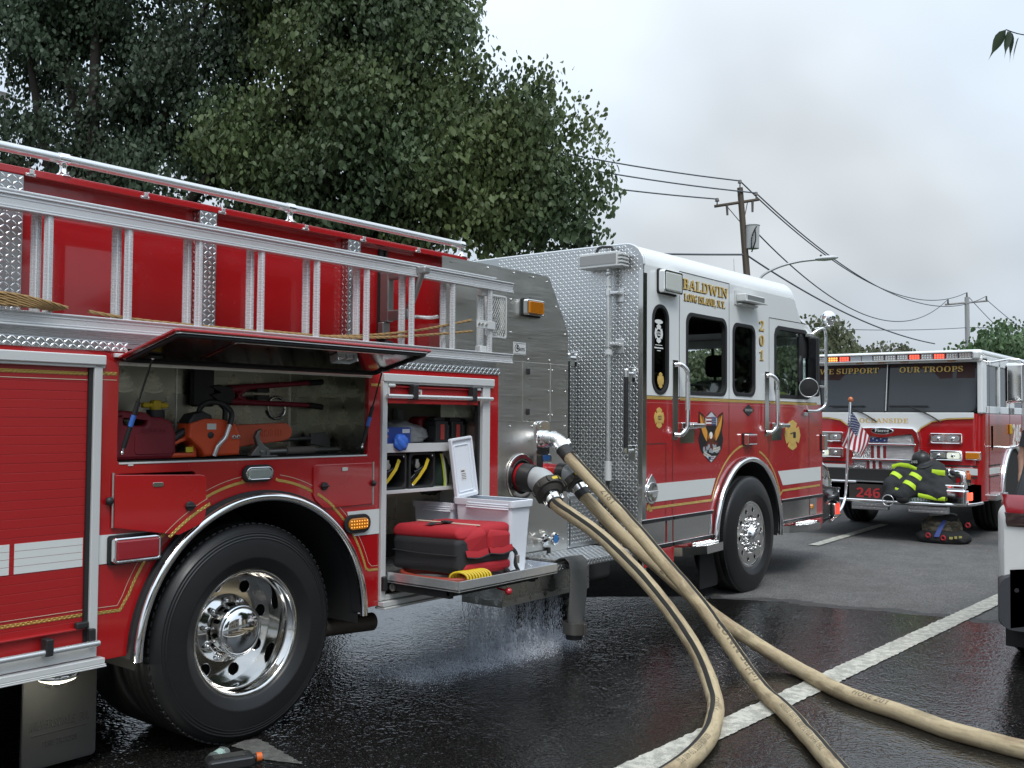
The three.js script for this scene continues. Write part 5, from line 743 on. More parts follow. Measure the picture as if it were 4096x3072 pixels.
{
  const g = thing('bolt_cutter', 'bolt cutter with dark red arms hung on the upper locker wall', 'bolt cutter');
  const m = std([0.22, 0.012, 0.03], 0.45), z = -0.31;
  mesh(g, 'jaw', mg(ext([[-0.03, 1.70], [0.02, 1.712], [0.10, 1.70], [0.115, 1.66], [0.10, 1.615], [0.02, 1.625], [-0.03, 1.66], [0.03, 1.672]], z - 0.02, z + 0.02, 0.005), box(-0.12, 0.0, 1.60, 1.80, z - 0.03, z + 0.01, 0.01)), M.black);
  for (const [s, a] of [[1, [[0.10, 1.69], [0.20, 1.705], [0.42, 1.725], [0.70, 1.748]]], [-1, [[0.10, 1.63], [0.20, 1.625], [0.42, 1.618], [0.70, 1.608]]]]) { mesh(g, 'arm', mg(cyl([a[0][0], a[0][1], z], [a[1][0], a[1][1], z], 0.022, 0.017, 10), cyl([a[1][0], a[1][1], z], [a[3][0] - 0.09, a[3][1] - 0.009 * s, z], 0.016, 0.013, 10), cyl([0.14, 1.66, z], [a[1][0], a[1][1], z], 0.016, 0.016, 10)), m); mesh(g, 'grip', cyl([a[3][0] - 0.09, a[3][1] - 0.009 * s, z], [a[3][0] + 0.01, a[3][1], z], 0.0165, 0.0165, 12), M.black); mesh(g, 'wall_clip', box(0.26, 0.34, a[2][1] - 0.035 * s - 0.012, a[2][1] - 0.035 * s + 0.012, z - 0.02, z + 0.012, 0.004), M.black); }
}
{
  const g = thing('pry_tool', 'steel forcible-entry hook tool lying on the upper locker floor', 'pry bar'), m = std([0.20, 0.20, 0.19], 0.42, 0.8), y = F1 + 0.024;
  mesh(g, 'shaft', mg(cyl([0.10, y, -0.075], [0.74, y - 0.002, -0.20], 0.016, 0.013, 14)), m); mesh(g, 'sleeve', cyl([0.30, y, -0.114], [0.52, y, -0.157], 0.0205, 0.0205, 16), M.brown);
  const hk = [[0.045, y - 0.018], [0.09, y + 0.03], [0.075, y + 0.075], [0.09, y + 0.105], [0.115, y + 0.115], [0.10, y + 0.09], [0.105, y + 0.06], [0.135, y + 0.028], [0.16, y + 0.018], [0.16, y - 0.018]]; mesh(g, 'hook', ext(hk, -0.09, -0.065, 0.004), m); mesh(g, 'foot', mg(box(0.10, 0.20, F1 - 0.0, F1 + 0.008, -0.08, -0.05, 0.002), box(0.14, 0.16, F1 + 0.006, F1 + 0.03, -0.07, -0.06)), m);
}
{
  const g = thing('flat_head_axe', 'dark flat-head axe lying at the back of the upper locker', 'axe'), m = std([0.13, 0.13, 0.13], 0.5, 0.7), y = F1 + 0.055;
  mesh(g, 'handle', cyl([0.32, y + 0.02, -0.25], [0.66, y + 0.03, -0.28], 0.011, 0.011, 10), m); mesh(g, 'blade', ext([[0.60, y + 0.055], [0.70, y + 0.06], [0.735, y + 0.035], [0.74, y - 0.03], [0.72, y - 0.055], [0.69, y - 0.02], [0.60, y - 0.005]], -0.29, -0.265, 0.004), m);
}
// ---------------------------------------------------------------- gear in the mid locker
{
  const S1 = 1.401;
  const g = thing('glove_box', 'blue cardboard box of disposable gloves on the upper shelf', 'box'); mesh(g, 'carton', box(0.96, 1.215, S1, S1 + 0.095, -0.26, -0.105, 0.003), std([0.02, 0.055, 0.27], 0.6)); mesh(g, 'box_print', mg(text('FLEX', 0.016, 0.985, S1 + 0.068, -0.105, SANS, 0.001, 0.05), box(1.145, 1.205, S1 + 0.062, S1 + 0.085, -0.105, -0.104)), std([0.6, 0.65, 0.7], 0.6)); mesh(g, 'box_flash', box(0.97, 1.03, S1 + 0.035, S1 + 0.05, -0.105, -0.104), std([0.5, 0.12, 0.08], 0.6));
  const gl = new THREE.SphereGeometry(0.05, 28, 20); { const p = gl.attributes.position; for (let i = 0; i < p.count; i++) { const x = p.getX(i), y = p.getY(i), z = p.getZ(i), k = 1 + 0.55 * fbm(x * 22 + 2, y * 22, z * 22, 3); p.setXYZ(i, x * k * 1.05, y * k * 0.95 - 0.01, z * k * 0.55); } gl.computeVertexNormals(); }
  mesh(scene, 'loose_gloves', gl.translate(1.09, S1 + 0.018, -0.062), std([0.03, 0.12, 0.52], 0.5), { label: 'crumpled blue gloves spilling over the shelf edge', category: 'gloves' });
  const bg = new THREE.SphereGeometry(1, 40, 26); { const p = bg.attributes.position; for (let i = 0; i < p.count; i++) { const x = p.getX(i), y = p.getY(i), z = p.getZ(i), k = 1 + 0.30 * fbm(x * 2.6, y * 2.6 + 5, z * 2.6, 4); p.setXYZ(i, x * k * 0.19, Math.max(-0.045, y * k * 0.085) * (1 - 0.35 * x), z * k * 0.13); } bg.computeVertexNormals(); }
  mesh(scene, 'plastic_bag', bg.translate(1.30, S1 + 0.047, -0.27), phy([0.42, 0.42, 0.42], 0.32, 0, { transmission: 0.35, thickness: 0 }), { label: 'grey translucent plastic bag packed behind the glove box', category: 'plastic bag' });
  for (const [i, x] of [[0, 1.46], [1, 1.605]]) {
    const t = thing('cordless_battery' + (i ? '_001' : ''), i ? 'black and red tool battery nearest the bright frame on the shelf' : 'black and red tool battery beside the plastic bag', 'battery', [0, 0, 0], 0, 'tool batteries on the upper shelf');
    mesh(t, 'battery_case', mg(box(x, x + 0.115, S1, S1 + 0.135, -0.24, -0.13, 0.012), box(x + 0.01, x + 0.105, S1 + 0.12, S1 + 0.155, -0.23, -0.15, 0.008), box(x - 0.004, x + 0.02, S1 + 0.02, S1 + 0.11, -0.2, -0.125, 0.006), box(x + 0.095, x + 0.119, S1 + 0.02, S1 + 0.11, -0.2, -0.125, 0.006)), M.black); mesh(t, 'battery_label', box(x + 0.04, x + 0.075, S1 + 0.02, S1 + 0.112, -0.131, -0.128), std([0.42, 0.05, 0.04], 0.5)); mesh(t, 'battery_tool', box(x - 0.02, x + 0.10, S1, S1 + 0.16, -0.36, -0.245, 0.03), std([0.28, 0.014, 0.02], 0.5));
  }
  const S2 = 1.137;
  for (const i of [0, 1]) {
    const x = 0.955 + i * 0.245, t = thing('air_pack' + (i ? '_001' : ''), i ? 'air pack in a black tray with yellow strap, beside the green coat' : 'air pack in a black tray with yellow strap, against the frame', 'air pack', [0, 0, 0], 0, 'air packs on the lower shelf');
    mesh(t, 'tray_frame', ext(shapeOf(rrect(x, x + 0.225, S2, S2 + 0.21, 0.02), [rrect(x + 0.016, x + 0.209, S2 + 0.014, S2 + 0.196, 0.035)]), -0.36, -0.10, 0.004), M.black);
    mesh(t, 'cylinder', mg(cyl([x + 0.11, S2 + 0.10, -0.5], [x + 0.11, S2 + 0.10, -0.17], 0.078, 0.07, 24), cyl([x + 0.11, S2 + 0.10, -0.17], [x + 0.11, S2 + 0.10, -0.13], 0.03, 0.022, 16), cyl([x + 0.08, S2 + 0.09, -0.14], [x + 0.15, S2 + 0.12, -0.125], 0.016, 0.016, 12), cyl([x + 0.06, S2 + 0.05, -0.15], [x + 0.10, S2 + 0.09, -0.135], 0.01, 0.01, 8)), M.blackG);
    mesh(t, 'gauge', mg(cyl([x + 0.09, S2 + 0.135, -0.14], [x + 0.09, S2 + 0.135, -0.118], 0.02), box(x + 0.075, x + 0.1, S2 + 0.15, S2 + 0.17, -0.14, -0.12)), M.steel);
    mesh(t, 'yellow_strap', loft([[[x + 0.02, S2 + 0.02, -0.108], [x + 0.046, S2 + 0.014, -0.108]], [[x + 0.07, S2 + 0.07, -0.098], [x + 0.094, S2 + 0.062, -0.098]], [[x + 0.12, S2 + 0.125, -0.096], [x + 0.142, S2 + 0.114, -0.096]], [[x + 0.155, S2 + 0.178, -0.104], [x + 0.178, S2 + 0.165, -0.104]]]), std([0.66, 0.48, 0.02], 0.6)); for (const [u, v] of [[0.03, 0.02], [0.195, 0.19]]) mesh(t, 'tray_screw', new THREE.SphereGeometry(0.006, 8, 6).translate(x + u, S2 + v, -0.099), M.chrome);
  }
  const ct = new THREE.SphereGeometry(1, 36, 30); { const p = ct.attributes.position; for (let i = 0; i < p.count; i++) { const x = p.getX(i), y = p.getY(i), z = p.getZ(i), k = 1 + 0.22 * fbm(x * 2.2 + 4, y * 2.8, z * 2.2, 4); p.setXYZ(i, x * k * 0.10 * (1 - 0.12 * y), y * k * 0.15, z * k * 0.13); } ct.computeVertexNormals(); }
  const jk = thing('folded_coat', 'dark green coat with a yellow reflective band beside the air packs', 'coat'); mesh(jk, 'coat_cloth', ct.translate(1.545, 1.225, -0.25), std([0.018, 0.035, 0.026], 0.95));
  mesh(jk, 'reflective_band', loft([[1.50, 1.335], [1.515, 1.29], [1.528, 1.235], [1.538, 1.17], [1.536, 1.12]].map(([x, y]) => [[x - 0.016, y, -0.118], [x + 0.0, y, -0.112], [x + 0.016, y, -0.118]])), std([0.50, 0.62, 0.05], 0.6)); mesh(jk, 'silver_band', loft([[1.50, 1.335], [1.515, 1.29], [1.528, 1.235], [1.538, 1.17], [1.536, 1.12]].map(([x, y]) => [[x - 0.006, y, -0.1125], [x, y, -0.109], [x + 0.006, y, -0.1125]])), M.film);
}
// ---------------------------------------------------------------- gear on the slide-out tray (floor at 0.655)
const TF = 0.656;
const binM = phy([0.74, 0.77, 0.82], 0.42, 0, { clearcoat: 0.15, clearcoatRoughness: 0.4 });
function binAt(name, label, pos, rot, lid, m) {
  const g = thing(name, label, 'storage bin', pos, rot, 'slim plastic bins on the tray'), w = 0.098, d = lid ? 0.215 : 0.165, H = lid ? 0.40 : 0.36;
  const secs = [[0, 0.84], [0.01, 0.87], [0.2, 0.93], [H, 1.0]].map(([y, k]) => rrect(-w * k, w * k, -d * k, d * k, 0.022, 4).map((p) => [p[0], y, p[1]]));
  const inn = [[H, 0.975], [0.2, 0.905], [0.012, 0.84]].map(([y, k]) => rrect(-w * k, w * k, -d * k, d * k, 0.02, 4).map((p) => [p[0], y, p[1]]));
  const all = [...secs, ...inn].map((s) => [...s, s[0]]);
  mesh(g, 'bin_body', mg(loft(all), ext(rrect(-w * 0.85, w * 0.85, -d * 0.85, d * 0.85, 0.02), 0, 0.004).rotateX(PI / 2).translate(0, 0.006, 0)), m);
  const ringS = [[H - 0.018, 1.06], [H + 0.018, 1.08], [H + 0.022, 1.06], [H + 0.02, 0.95]].map(([y, k]) => { const s = rrect(-w * k, w * k, -d * k, d * k, 0.024, 4).map((p) => [p[0], y, p[1]]); return [...s, s[0]]; });
  mesh(g, 'bin_rim', loft(ringS), m);
  for (let i = 0; i < 3; i++) mesh(g, 'bin_handle', tube([[-w * 1.1 - 0.006 * i, H - 0.004 - i * 0.012, -d * 0.5], [-w * 1.16 - 0.006 * i, H - 0.004 - i * 0.012, -d * 0.2], [-w * 1.16 - 0.006 * i, H - 0.004 - i * 0.012, d * 0.75], [-w * 1.1, H - 0.004 - i * 0.012, d * 0.95]], 0.005, 16, 6), m);
  if (lid) { const L = part(g, 'lid'); const T = (q) => q.rotateZ(0.10).rotateX(-0.08).translate(0.0, H + 0.02, -d * 0.98);
    mesh(L, 'lid_panel', T(ext(rrect(-0.095, 0.095, 0.0, 0.355, 0.012), -0.006, 0.004, 0.003)), m); mesh(L, 'lid_rim', T(ext(shapeOf(rrect(-0.10, 0.10, -0.004, 0.362, 0.014), [rrect(-0.088, 0.088, 0.02, 0.345, 0.01)]), -0.008, 0.018, 0.004)), m); mesh(L, 'lid_panel', T(ext(shapeOf(rrect(-0.07, 0.07, 0.03, 0.32, 0.01), [rrect(-0.062, 0.062, 0.038, 0.312, 0.008)]), 0.003, 0.009, 0.002)), m);
    mesh(L, 'lid_label', T(box(-0.03, 0.02, 0.10, 0.17, 0.0045, 0.0055)), std([0.72, 0.72, 0.70], 0.6)); mesh(L, 'label_print', T(mg(box(-0.025, 0.005, 0.152, 0.16, 0.0056, 0.0062), ...[0, 1, 2, 3].map((i) => box(-0.025, 0.014, 0.108 + i * 0.01, 0.111 + i * 0.01, 0.0056, 0.0062)))), M.dfilm); }
  return g;
}
binAt('storage_bin', 'tall white plastic bin with its lid standing open on the tray', [1.602, TF, 0.205], 0.0, true, binM);
binAt('storage_bin_001', 'closed pale bin half hidden behind the open-lidded white bin', [1.62, TF, -0.21], 0.0, false, binM);
{ // red and black gear bag lying on its side
  const g = thing('gear_bag', 'red and black gear bag lying on coiled hose on the tray', 'bag', [1.245, TF + 0.055, 0.20], 0.04);
  const W = 0.235, D = 0.245, H = 0.245, r = 0.02;
  const soft = (x0, x1, y0, y1, z0, z1, s) => { const q = new RoundedBoxGeometry(x1 - x0, y1 - y0, z1 - z0, 8, Math.min(0.042, (y1 - y0) * 0.45, (z1 - z0) * 0.45)).translate((x0 + x1) / 2, (y0 + y1) / 2, (z0 + z1) / 2); const p = q.attributes.position; for (let i = 0; i < p.count; i++) { const x = p.getX(i), y = p.getY(i), z = p.getZ(i), k = 0.030 * fbm(x * 7 + s, y * 7, z * 7, 3); p.setXYZ(i, x + k * 0.7, y + k, z + k * 0.9); } q.computeVertexNormals(); return q; };
  const redC = std([0.40, 0.014, 0.022], 0.8), blk = std([0.022, 0.022, 0.024], 0.7);
  mesh(g, 'black_side', soft(-W - 0.006, -W + 0.10, 0.0, 0.20, -D, D, 1), blk, { label: 'black coated side of the bag' });
  mesh(g, 'lower_black', soft(-W - 0.004, -W + 0.11, -0.004, 0.10, -D - 0.002, D + 0.002, 5), blk);
  mesh(g, 'red_top', soft(-W, W, 0.165, H + 0.005, -D, D - 0.003, 2), redC); mesh(g, 'red_end', soft(-W + 0.03, 0.0, 0.08, H - 0.012, D - 0.09, D + 0.012, 3), redC); mesh(g, 'red_end', soft(0.005, W, 0.085, H - 0.02, D - 0.09, D + 0.014, 4), redC); mesh(g, 'black_band', soft(-W + 0.03, W, 0.03, 0.10, D - 0.08, D + 0.004, 6), blk); mesh(g, 'red_base', soft(-W + 0.02, W, -0.02, 0.05, D - 0.1, D + 0.006, 7), redC); mesh(g, 'bag_core', box(-W + 0.04, W - 0.01, 0.01, 0.2, -D + 0.01, D - 0.04, 0.03), redC);
  for (const [a, b] of [[-W + 0.035, -0.005], [0.01, W - 0.01]]) mesh(g, 'pocket_flap', loft([[0, 0.1, 0], [0.5, 0.088, 0.008], [1, 0.098, 0]].map(([t, y, z]) => [[a + (b - a) * t, y + 0.03, D + 0.012 + z], [a + (b - a) * t, y, D + 0.022 + z], [a + (b - a) * t, y - 0.006, D + 0.020 + z]])), redC);
  mesh(g, 'flap_piping', tube([[-W + 0.035, 0.094, D + 0.022], [-0.11, 0.082, D + 0.03], [-0.005, 0.092, D + 0.022], [0.01, 0.094, D + 0.022], [0.11, 0.082, D + 0.03], [W - 0.01, 0.092, D + 0.022]], 0.004, 30, 6), blk);
  mesh(g, 'side_seam', tube([[-W - 0.012, 0.105, -D + 0.02], [-W - 0.016, 0.10, 0], [-W - 0.012, 0.103, D - 0.01]], 0.004, 16, 6), blk); mesh(g, 'zip_band', mg(box(-0.05, -0.03, H + 0.002, H + 0.008, -D + 0.02, D - 0.02, 0.002)), M.cream); mesh(g, 'carry_strap', mg(loft([[-0.06, 0], [-0.1, 0.008], [-0.16, 0.01], [-0.215, 0.004]].map(([x, y]) => [[x, H + 0.006 + y, -0.02], [x, H + 0.006 + y, 0.03]])), box(-0.075, -0.035, H + 0.006, H + 0.018, -0.025, 0.035, 0.004)), blk);
}
{ // hoses and cords lying in the tray
  const coil = (cx, cz, y, rx, rz, n, dr, r, dy, ph = 0) => { const p = []; for (let i = 0; i <= n * 20; i++) { const a = i / 20 * 2 * PI + ph, k = 1 - dr * i / (n * 20); p.push([cx + rx * k * Math.cos(a), y + dy * i / (n * 20), cz + rz * k * Math.sin(a)]); } return tube(p, r, n * 36, 8); };
  mesh(scene, 'red_air_hose', coil(1.055, 0.25, TF + 0.015, 0.125, 0.24, 2, 0.05, 0.0135, 0.027), std([0.30, 0.045, 0.025], 0.5), { label: 'coiled rusty red air hose under the gear bag', category: 'hose' });
  const yc = []; for (let i = 0; i <= 220; i++) { const a = i / 220 * 9 * 2 * PI; yc.push([1.0 + 0.00085 * i + 0.022 * Math.cos(a), TF + 0.042 + 0.034 * Math.sin(a), 0.462 + 0.05 * Math.cos(a) + 0.0001 * i]); }
  mesh(scene, 'yellow_cord', tube(yc, 0.0066, 520, 8), std([0.66, 0.47, 0.02], 0.45), { label: 'yellow cord wound in a tight coil at the tray corner', category: 'cord' });
  const st = thing('strap_buckle', 'black webbing strap with metal buckle beside the gear bag', 'strap'); mesh(st, 'webbing', mg(tube([[1.47, TF + 0.18, 0.42], [1.50, TF + 0.13, 0.46], [1.485, TF + 0.07, 0.47], [1.50, TF + 0.03, 0.48]], 0.011, 20, 6), new THREE.TorusGeometry(0.03, 0.014, 8, 20).rotateX(1.2).translate(1.44, TF + 0.025, 0.49), new THREE.TorusGeometry(0.022, 0.012, 8, 20).rotateY(1.2).translate(1.42, TF + 0.02, 0.46)), M.cloth); mesh(st, 'buckle', box(1.488, 1.512, TF + 0.07, TF + 0.12, 0.465, 0.48, 0.004), M.steel);
  mesh(scene, 'orange_tape', tube([[1.30, TF + 0.008, 0.505], [1.36, TF + 0.01, 0.50], [1.42, TF + 0.008, 0.51], [1.37, TF + 0.012, 0.518]], 0.007, 24, 6, true), std([0.62, 0.10, 0.02], 0.6), { label: 'loop of orange tape at the front lip of the tray', category: 'tape' });
  const bt = thing('water_bottle', 'clear crumpled water bottle in the corner of the tray', 'bottle', [1.745, TF + 0.035, 0.44], 0.3); const pr = []; for (let i = 0; i <= 16; i++) pr.push([0.033 + 0.003 * Math.sin(i * 2.1), -0.09 + i * 0.009]); mesh(bt, 'bottle_wall', lathe([[0, -0.092], ...pr, [0.02, 0.075], [0.013, 0.085], [0.013, 0.10]], [0, 0, 0], [0.25, 0.06, -1], 24), phy([0.95, 0.97, 1], 0.03, 0, { transmission: 1, thickness: 0, ior: 1.4 })); mesh(bt, 'bottle_cap', cyl([0.024, 0.006, -0.098], [0.029, 0.007, -0.116], 0.0145, 0.0145, 16), std([0.7, 0.72, 0.75], 0.5));
}
// ---------------------------------------------------------------- hoses
function hoseTex(txt, at, stripe) {
  return canvasTex(2048, 128, (c, w, h) => {
    c.fillStyle = '#b5a484'; c.fillRect(0, 0, w, h);
    let s = 77; const R = () => (s = (s * 16807) % 2147483647) / 2147483647;
    for (let i = 0; i < 2600; i++) { const k = R(); c.fillStyle = k < 0.5 ? 'rgba(86,70,48,0.10)' : 'rgba(214,196,160,0.12)'; const x = R() * w, y = R() * h; c.fillRect(x, y, 4 + R() * 40, 1 + R() * 5); }
    for (let i = 0; i < 70; i++) { c.fillStyle = 'rgba(70,58,44,' + (0.06 + 0.12 * R()) + ')'; c.beginPath(); c.ellipse(R() * w, R() * h, 8 + R() * 40, 3 + R() * 10, 0, 0, 7); c.fill(); }
    for (let i = 0; i < 60; i++) { c.fillStyle = 'rgba(150,140,128,0.14)'; c.fillRect(R() * w, 0, 1 + R() * 4, h); } for (let i = 0; i < 26; i++) { const x = R() * w, y = R() * h; for (let k = 0; k < 12; k++) { c.fillStyle = 'rgba(98,84,64,0.10)'; c.beginPath(); c.ellipse(x + (R() - 0.5) * 90, y + (R() - 0.5) * 30, 10 + R() * 34, 3 + R() * 12, 0, 0, 7); c.fill(); } }
    if (stripe !== undefined) { c.fillStyle = '#23221f'; c.fillRect(0, stripe * h, w, h * 0.095); }
    c.fillStyle = 'rgba(70,62,50,0.55)'; c.font = 'bold 13px monospace'; for (const [t, x, y, size, flip] of txt) { c.font = 'bold ' + (size || 13) + 'px sans-serif'; c.save(); c.translate(x * w, y * h); if (flip) c.scale(-1, 1); c.fillText(t, 0, 0); c.restore(); }
  });
}
const weaveT = dataTex(128, (i, j) => 128 + 60 * Math.sin(i / 128 * 2 * PI * 16) * Math.sin(j / 128 * 2 * PI * 16)); weaveT.repeat.set(60, 4);
function hoseV(pts, t, dir) {   // where round the jacket (0 top .. 1 bottom of the print) the side facing dir lies at t
  const c = new THREE.CatmullRomCurve3(pts.map((p) => V(...p)), false, 'centripetal'), fr = c.computeFrenetFrames(150, false), k = Math.round(t * 150); let best = -9, at = 0; dir = V(...dir).normalize();
  for (let j = 0; j < 40; j++) { const a = j / 40 * 2 * PI, n = fr.normals[k].clone().multiplyScalar(-Math.cos(a)).addScaledVector(fr.binormals[k], Math.sin(a)), d = n.dot(dir); if (d > best) { best = d; at = j / 40; } } return 1 - at;
}
function hose(name, label, pts, r, tex, couple) {
  if (typeof tex === 'function') tex = tex(pts);
  const g = thing(name, label, 'fire hose', [0, 0, 0], 0, 'tan supply hoses coupled to the pump panel');
  const c = new THREE.CatmullRomCurve3(pts.map((p) => V(...p)), false, 'centripetal');
  const t = new THREE.TubeGeometry(c, 150, r, 20); { const p = t.attributes.position; for (let i = 0; i < p.count; i++) { const k = 0.0040 * fbm(p.getX(i) * 6, p.getY(i) * 6, p.getZ(i) * 6, 3); p.setXYZ(i, p.getX(i) + k, p.getY(i) + k, p.getZ(i) + k); } }
  mesh(g, 'hose_jacket', t, std([1, 1, 1], 0.85, 0, { map: tex, bumpMap: weaveT, bumpScale: 0.0009 }));
  couple(g); return g;
}
const seg = (a, b, ...r) => cyl(V(...a), V(...b), ...r);
function ribbedRing(a, b, r, n = 8, h = 0.012) { a = V(...a); b = V(...b); const L = a.distanceTo(b), gs = [new THREE.CylinderGeometry(r, r, L, 32).translate(0, L / 2, 0)]; for (let i = 0; i < n; i++) gs.push(box(-0.008, 0.008, L * 0.1, L * 0.9, r - 0.004, r + h, 0.004).rotateY(i / n * 2 * PI)); return mg(...gs.map((q) => along(q, a, b.clone().sub(a)))); }
const greyM = std([0.30, 0.32, 0.33], 0.45, 0.2), darkMet = std([0.060, 0.056, 0.050], 0.5, 0.5), yelM = std([0.60, 0.46, 0.03], 0.55);
hose('fire_hose', 'tan hose from the topmost discharge, black striped, running off the bottom edge', [[2.637, 1.318, 0.01], [2.601, 1.264, 0.094], [2.573, 1.1, 0.309], [2.505, 0.92, 0.568], [2.44, 0.683, 0.877], [2.395, 0.485, 1.127], [2.37, 0.281, 1.333], [2.33, 0.12, 1.50], [2.2, 0.055, 1.66], [1.95, 0.047, 1.889], [1.399, 0.047, 2.313], [1.0, 0.047, 2.60], [0.3, 0.047, 3.0]], 0.0445,
  (q) => hoseTex([['2181', 0.10, hoseV(q, 0.12, [-0.6, 0.7, 0.4]) + 0.1, 30, 0], ['CONN Supply', 0.36, hoseV(q, 0.42, [-0.4, 0.9, 0.2]) + 0.06, 34, 0], ['SERVICE TEST TO 400 PSI PER NFPA 1962', 0.55, hoseV(q, 0.62, [-0.6, 0.8, 0.1]) + 0.06, 17, 0]], 0, hoseV(q, 0.5, [0.5, 0.75, -0.2]) - 0.05), (g) => {
    mesh(g, 'elbow', mg(tube([[2.665, 1.41, -0.20], [2.664, 1.41, -0.12], [2.66, 1.40, -0.075], [2.652, 1.375, -0.04]], 0.050, 20, 24), seg([2.665, 1.41, -0.125], [2.665, 1.409, -0.112], 0.058), seg([2.665, 1.41, -0.19], [2.665, 1.41, -0.175], 0.056)), M.chrome);
    mesh(g, 'swivel', ribbedRing([2.655, 1.380, -0.05], [2.640, 1.340, -0.012], 0.056, 3, 0.014), M.chrome); mesh(g, 'hose_collar', mg(seg([2.641, 1.342, -0.014], [2.617, 1.288, 0.056], 0.053, 0.051, 28)), M.black); });
hose('fire_hose_001', 'tan hose from the red right discharge, marked HOSE 201, running off the right edge', [[2.681, 1.055, 0.095], [2.678, 1.014, 0.147], [2.724, 0.843, 0.324], [2.785, 0.672, 0.506], [2.88, 0.496, 0.699], [2.921, 0.288, 0.982], [2.965, 0.14, 1.25], [2.92, 0.07, 1.46], [2.786, 0.05, 1.656], [2.495, 0.047, 2.008], [2.309, 0.047, 2.385], [2.179, 0.047, 2.641], [2.098, 0.047, 2.967], [2.0, 0.047, 3.4], [1.9, 0.047, 4.2]], 0.044,
  (q) => hoseTex([['2184', 0.16, hoseV(q, 0.2, [-0.7, 0.6, 0.3]) + 0.1, 30, 0], ['HOSE 201', 0.53, hoseV(q, 0.55, [-0.6, 0.8, 0]) + 0.06, 24, 0]], 0, undefined), (g) => {
    mesh(g, 'red_pipe', mg(seg([2.695, 1.175, -0.205], [2.694, 1.173, -0.06], 0.062, 0.062, 28)), std([0.50, 0.014, 0.02], 0.4)); mesh(g, 'pipe_band', seg([2.694, 1.173, -0.085], [2.694, 1.170, -0.02], 0.069, 0.069, 28), M.black);
    mesh(g, 'elbow', tube([[2.694, 1.171, -0.03], [2.692, 1.163, 0.0], [2.688, 1.145, 0.028], [2.685, 1.125, 0.05]], 0.068, 16, 24), greyM);
    mesh(g, 'storz_ring', mg(ribbedRing([2.687, 1.136, 0.036], [2.683, 1.10, 0.07], 0.088, 8, 0.010), seg([2.684, 1.108, 0.062], [2.682, 1.09, 0.082], 0.078, 0.066, 28)), darkMet); mesh(g, 'discharge_label', ext(shapeOf([...arc(0, 0, 0.0905, 0.9, 2.3, 14), ...arc(0, 0, 0.086, 2.3, 0.9, 14)]), 0, 0.022).applyMatrix4(new THREE.Matrix4().makeRotationX(0.75).setPosition(2.687, 1.134, 0.04)), yelM);
    mesh(g, 'swivel', ribbedRing([2.682, 1.088, 0.082], [2.680, 1.058, 0.106], 0.053, 3, 0.012), M.chrome); mesh(g, 'hose_collar', seg([2.680, 1.060, 0.104], [2.679, 1.022, 0.14], 0.051, 0.050, 28), M.black); });
hose('fire_hose_002', 'tan hose from the large intake, looping on the lane line', [[2.338, 1.004, 0.128], [2.317, 0.982, 0.171], [2.313, 0.828, 0.481], [2.267, 0.611, 0.815], [2.164, 0.36, 1.157], [2.071, 0.175, 1.352], [1.95, 0.07, 1.475], [1.779, 0.048, 1.572], [1.56, 0.047, 1.67], [1.353, 0.047, 1.751], [1.004, 0.047, 1.833], [0.666, 0.047, 1.862], [-0.4, 0.047, 1.9]], 0.045,
  (q) => hoseTex([['CONN 1', 0.45, hoseV(q, 0.48, [-0.4, 0.7, 0.5]) + 0.16, 30, 0], ['SERVICE TEST TO 400 PSI', 0.60, hoseV(q, 0.65, [-0.3, 0.9, 0.2]), 18, 0]], 0, hoseV(q, 0.3, [-0.75, 0.45, 0.3]) - 0.05), (g) => {
    mesh(g, 'red_ring', seg([2.42, 1.15, -0.205], [2.4185, 1.149, -0.182], 0.096, 0.096, 36), std([0.45, 0.012, 0.02], 0.4)); mesh(g, 'pipe_band', seg([2.4185, 1.149, -0.184], [2.413, 1.142, -0.085], 0.098, 0.094, 36), M.black);
    mesh(g, 'elbow', tube([[2.414, 1.143, -0.09], [2.408, 1.135, -0.03], [2.395, 1.112, 0.012], [2.383, 1.09, 0.04]], 0.084, 20, 28), std([0.42, 0.45, 0.46], 0.45, 0.15));
    mesh(g, 'storz_ring', mg(ribbedRing([2.388, 1.098, 0.028], [2.370, 1.063, 0.072], 0.104, 8, 0.010), seg([2.371, 1.064, 0.07], [2.362, 1.045, 0.09], 0.088, 0.06, 28)), darkMet); mesh(g, 'intake_label', ext(shapeOf([...arc(0, 0, 0.107, 1.0, 2.0, 14), ...arc(0, 0, 0.102, 2.0, 1.0, 14)]), 0, 0.022).applyMatrix4(new THREE.Matrix4().makeRotationX(0.75).setPosition(2.387, 1.096, 0.034)), yelM);
    mesh(g, 'reducer', seg([2.363, 1.046, 0.088], [2.355, 1.03, 0.105], 0.052, 0.05, 24), M.black); mesh(g, 'swivel', ribbedRing([2.357, 1.033, 0.1], [2.335, 1.0, 0.138], 0.056, 4, 0.012), M.chrome); mesh(g, 'hose_collar', seg([2.336, 1.002, 0.136], [2.333, 0.995, 0.145], 0.055, 0.05, 24), M.black); });
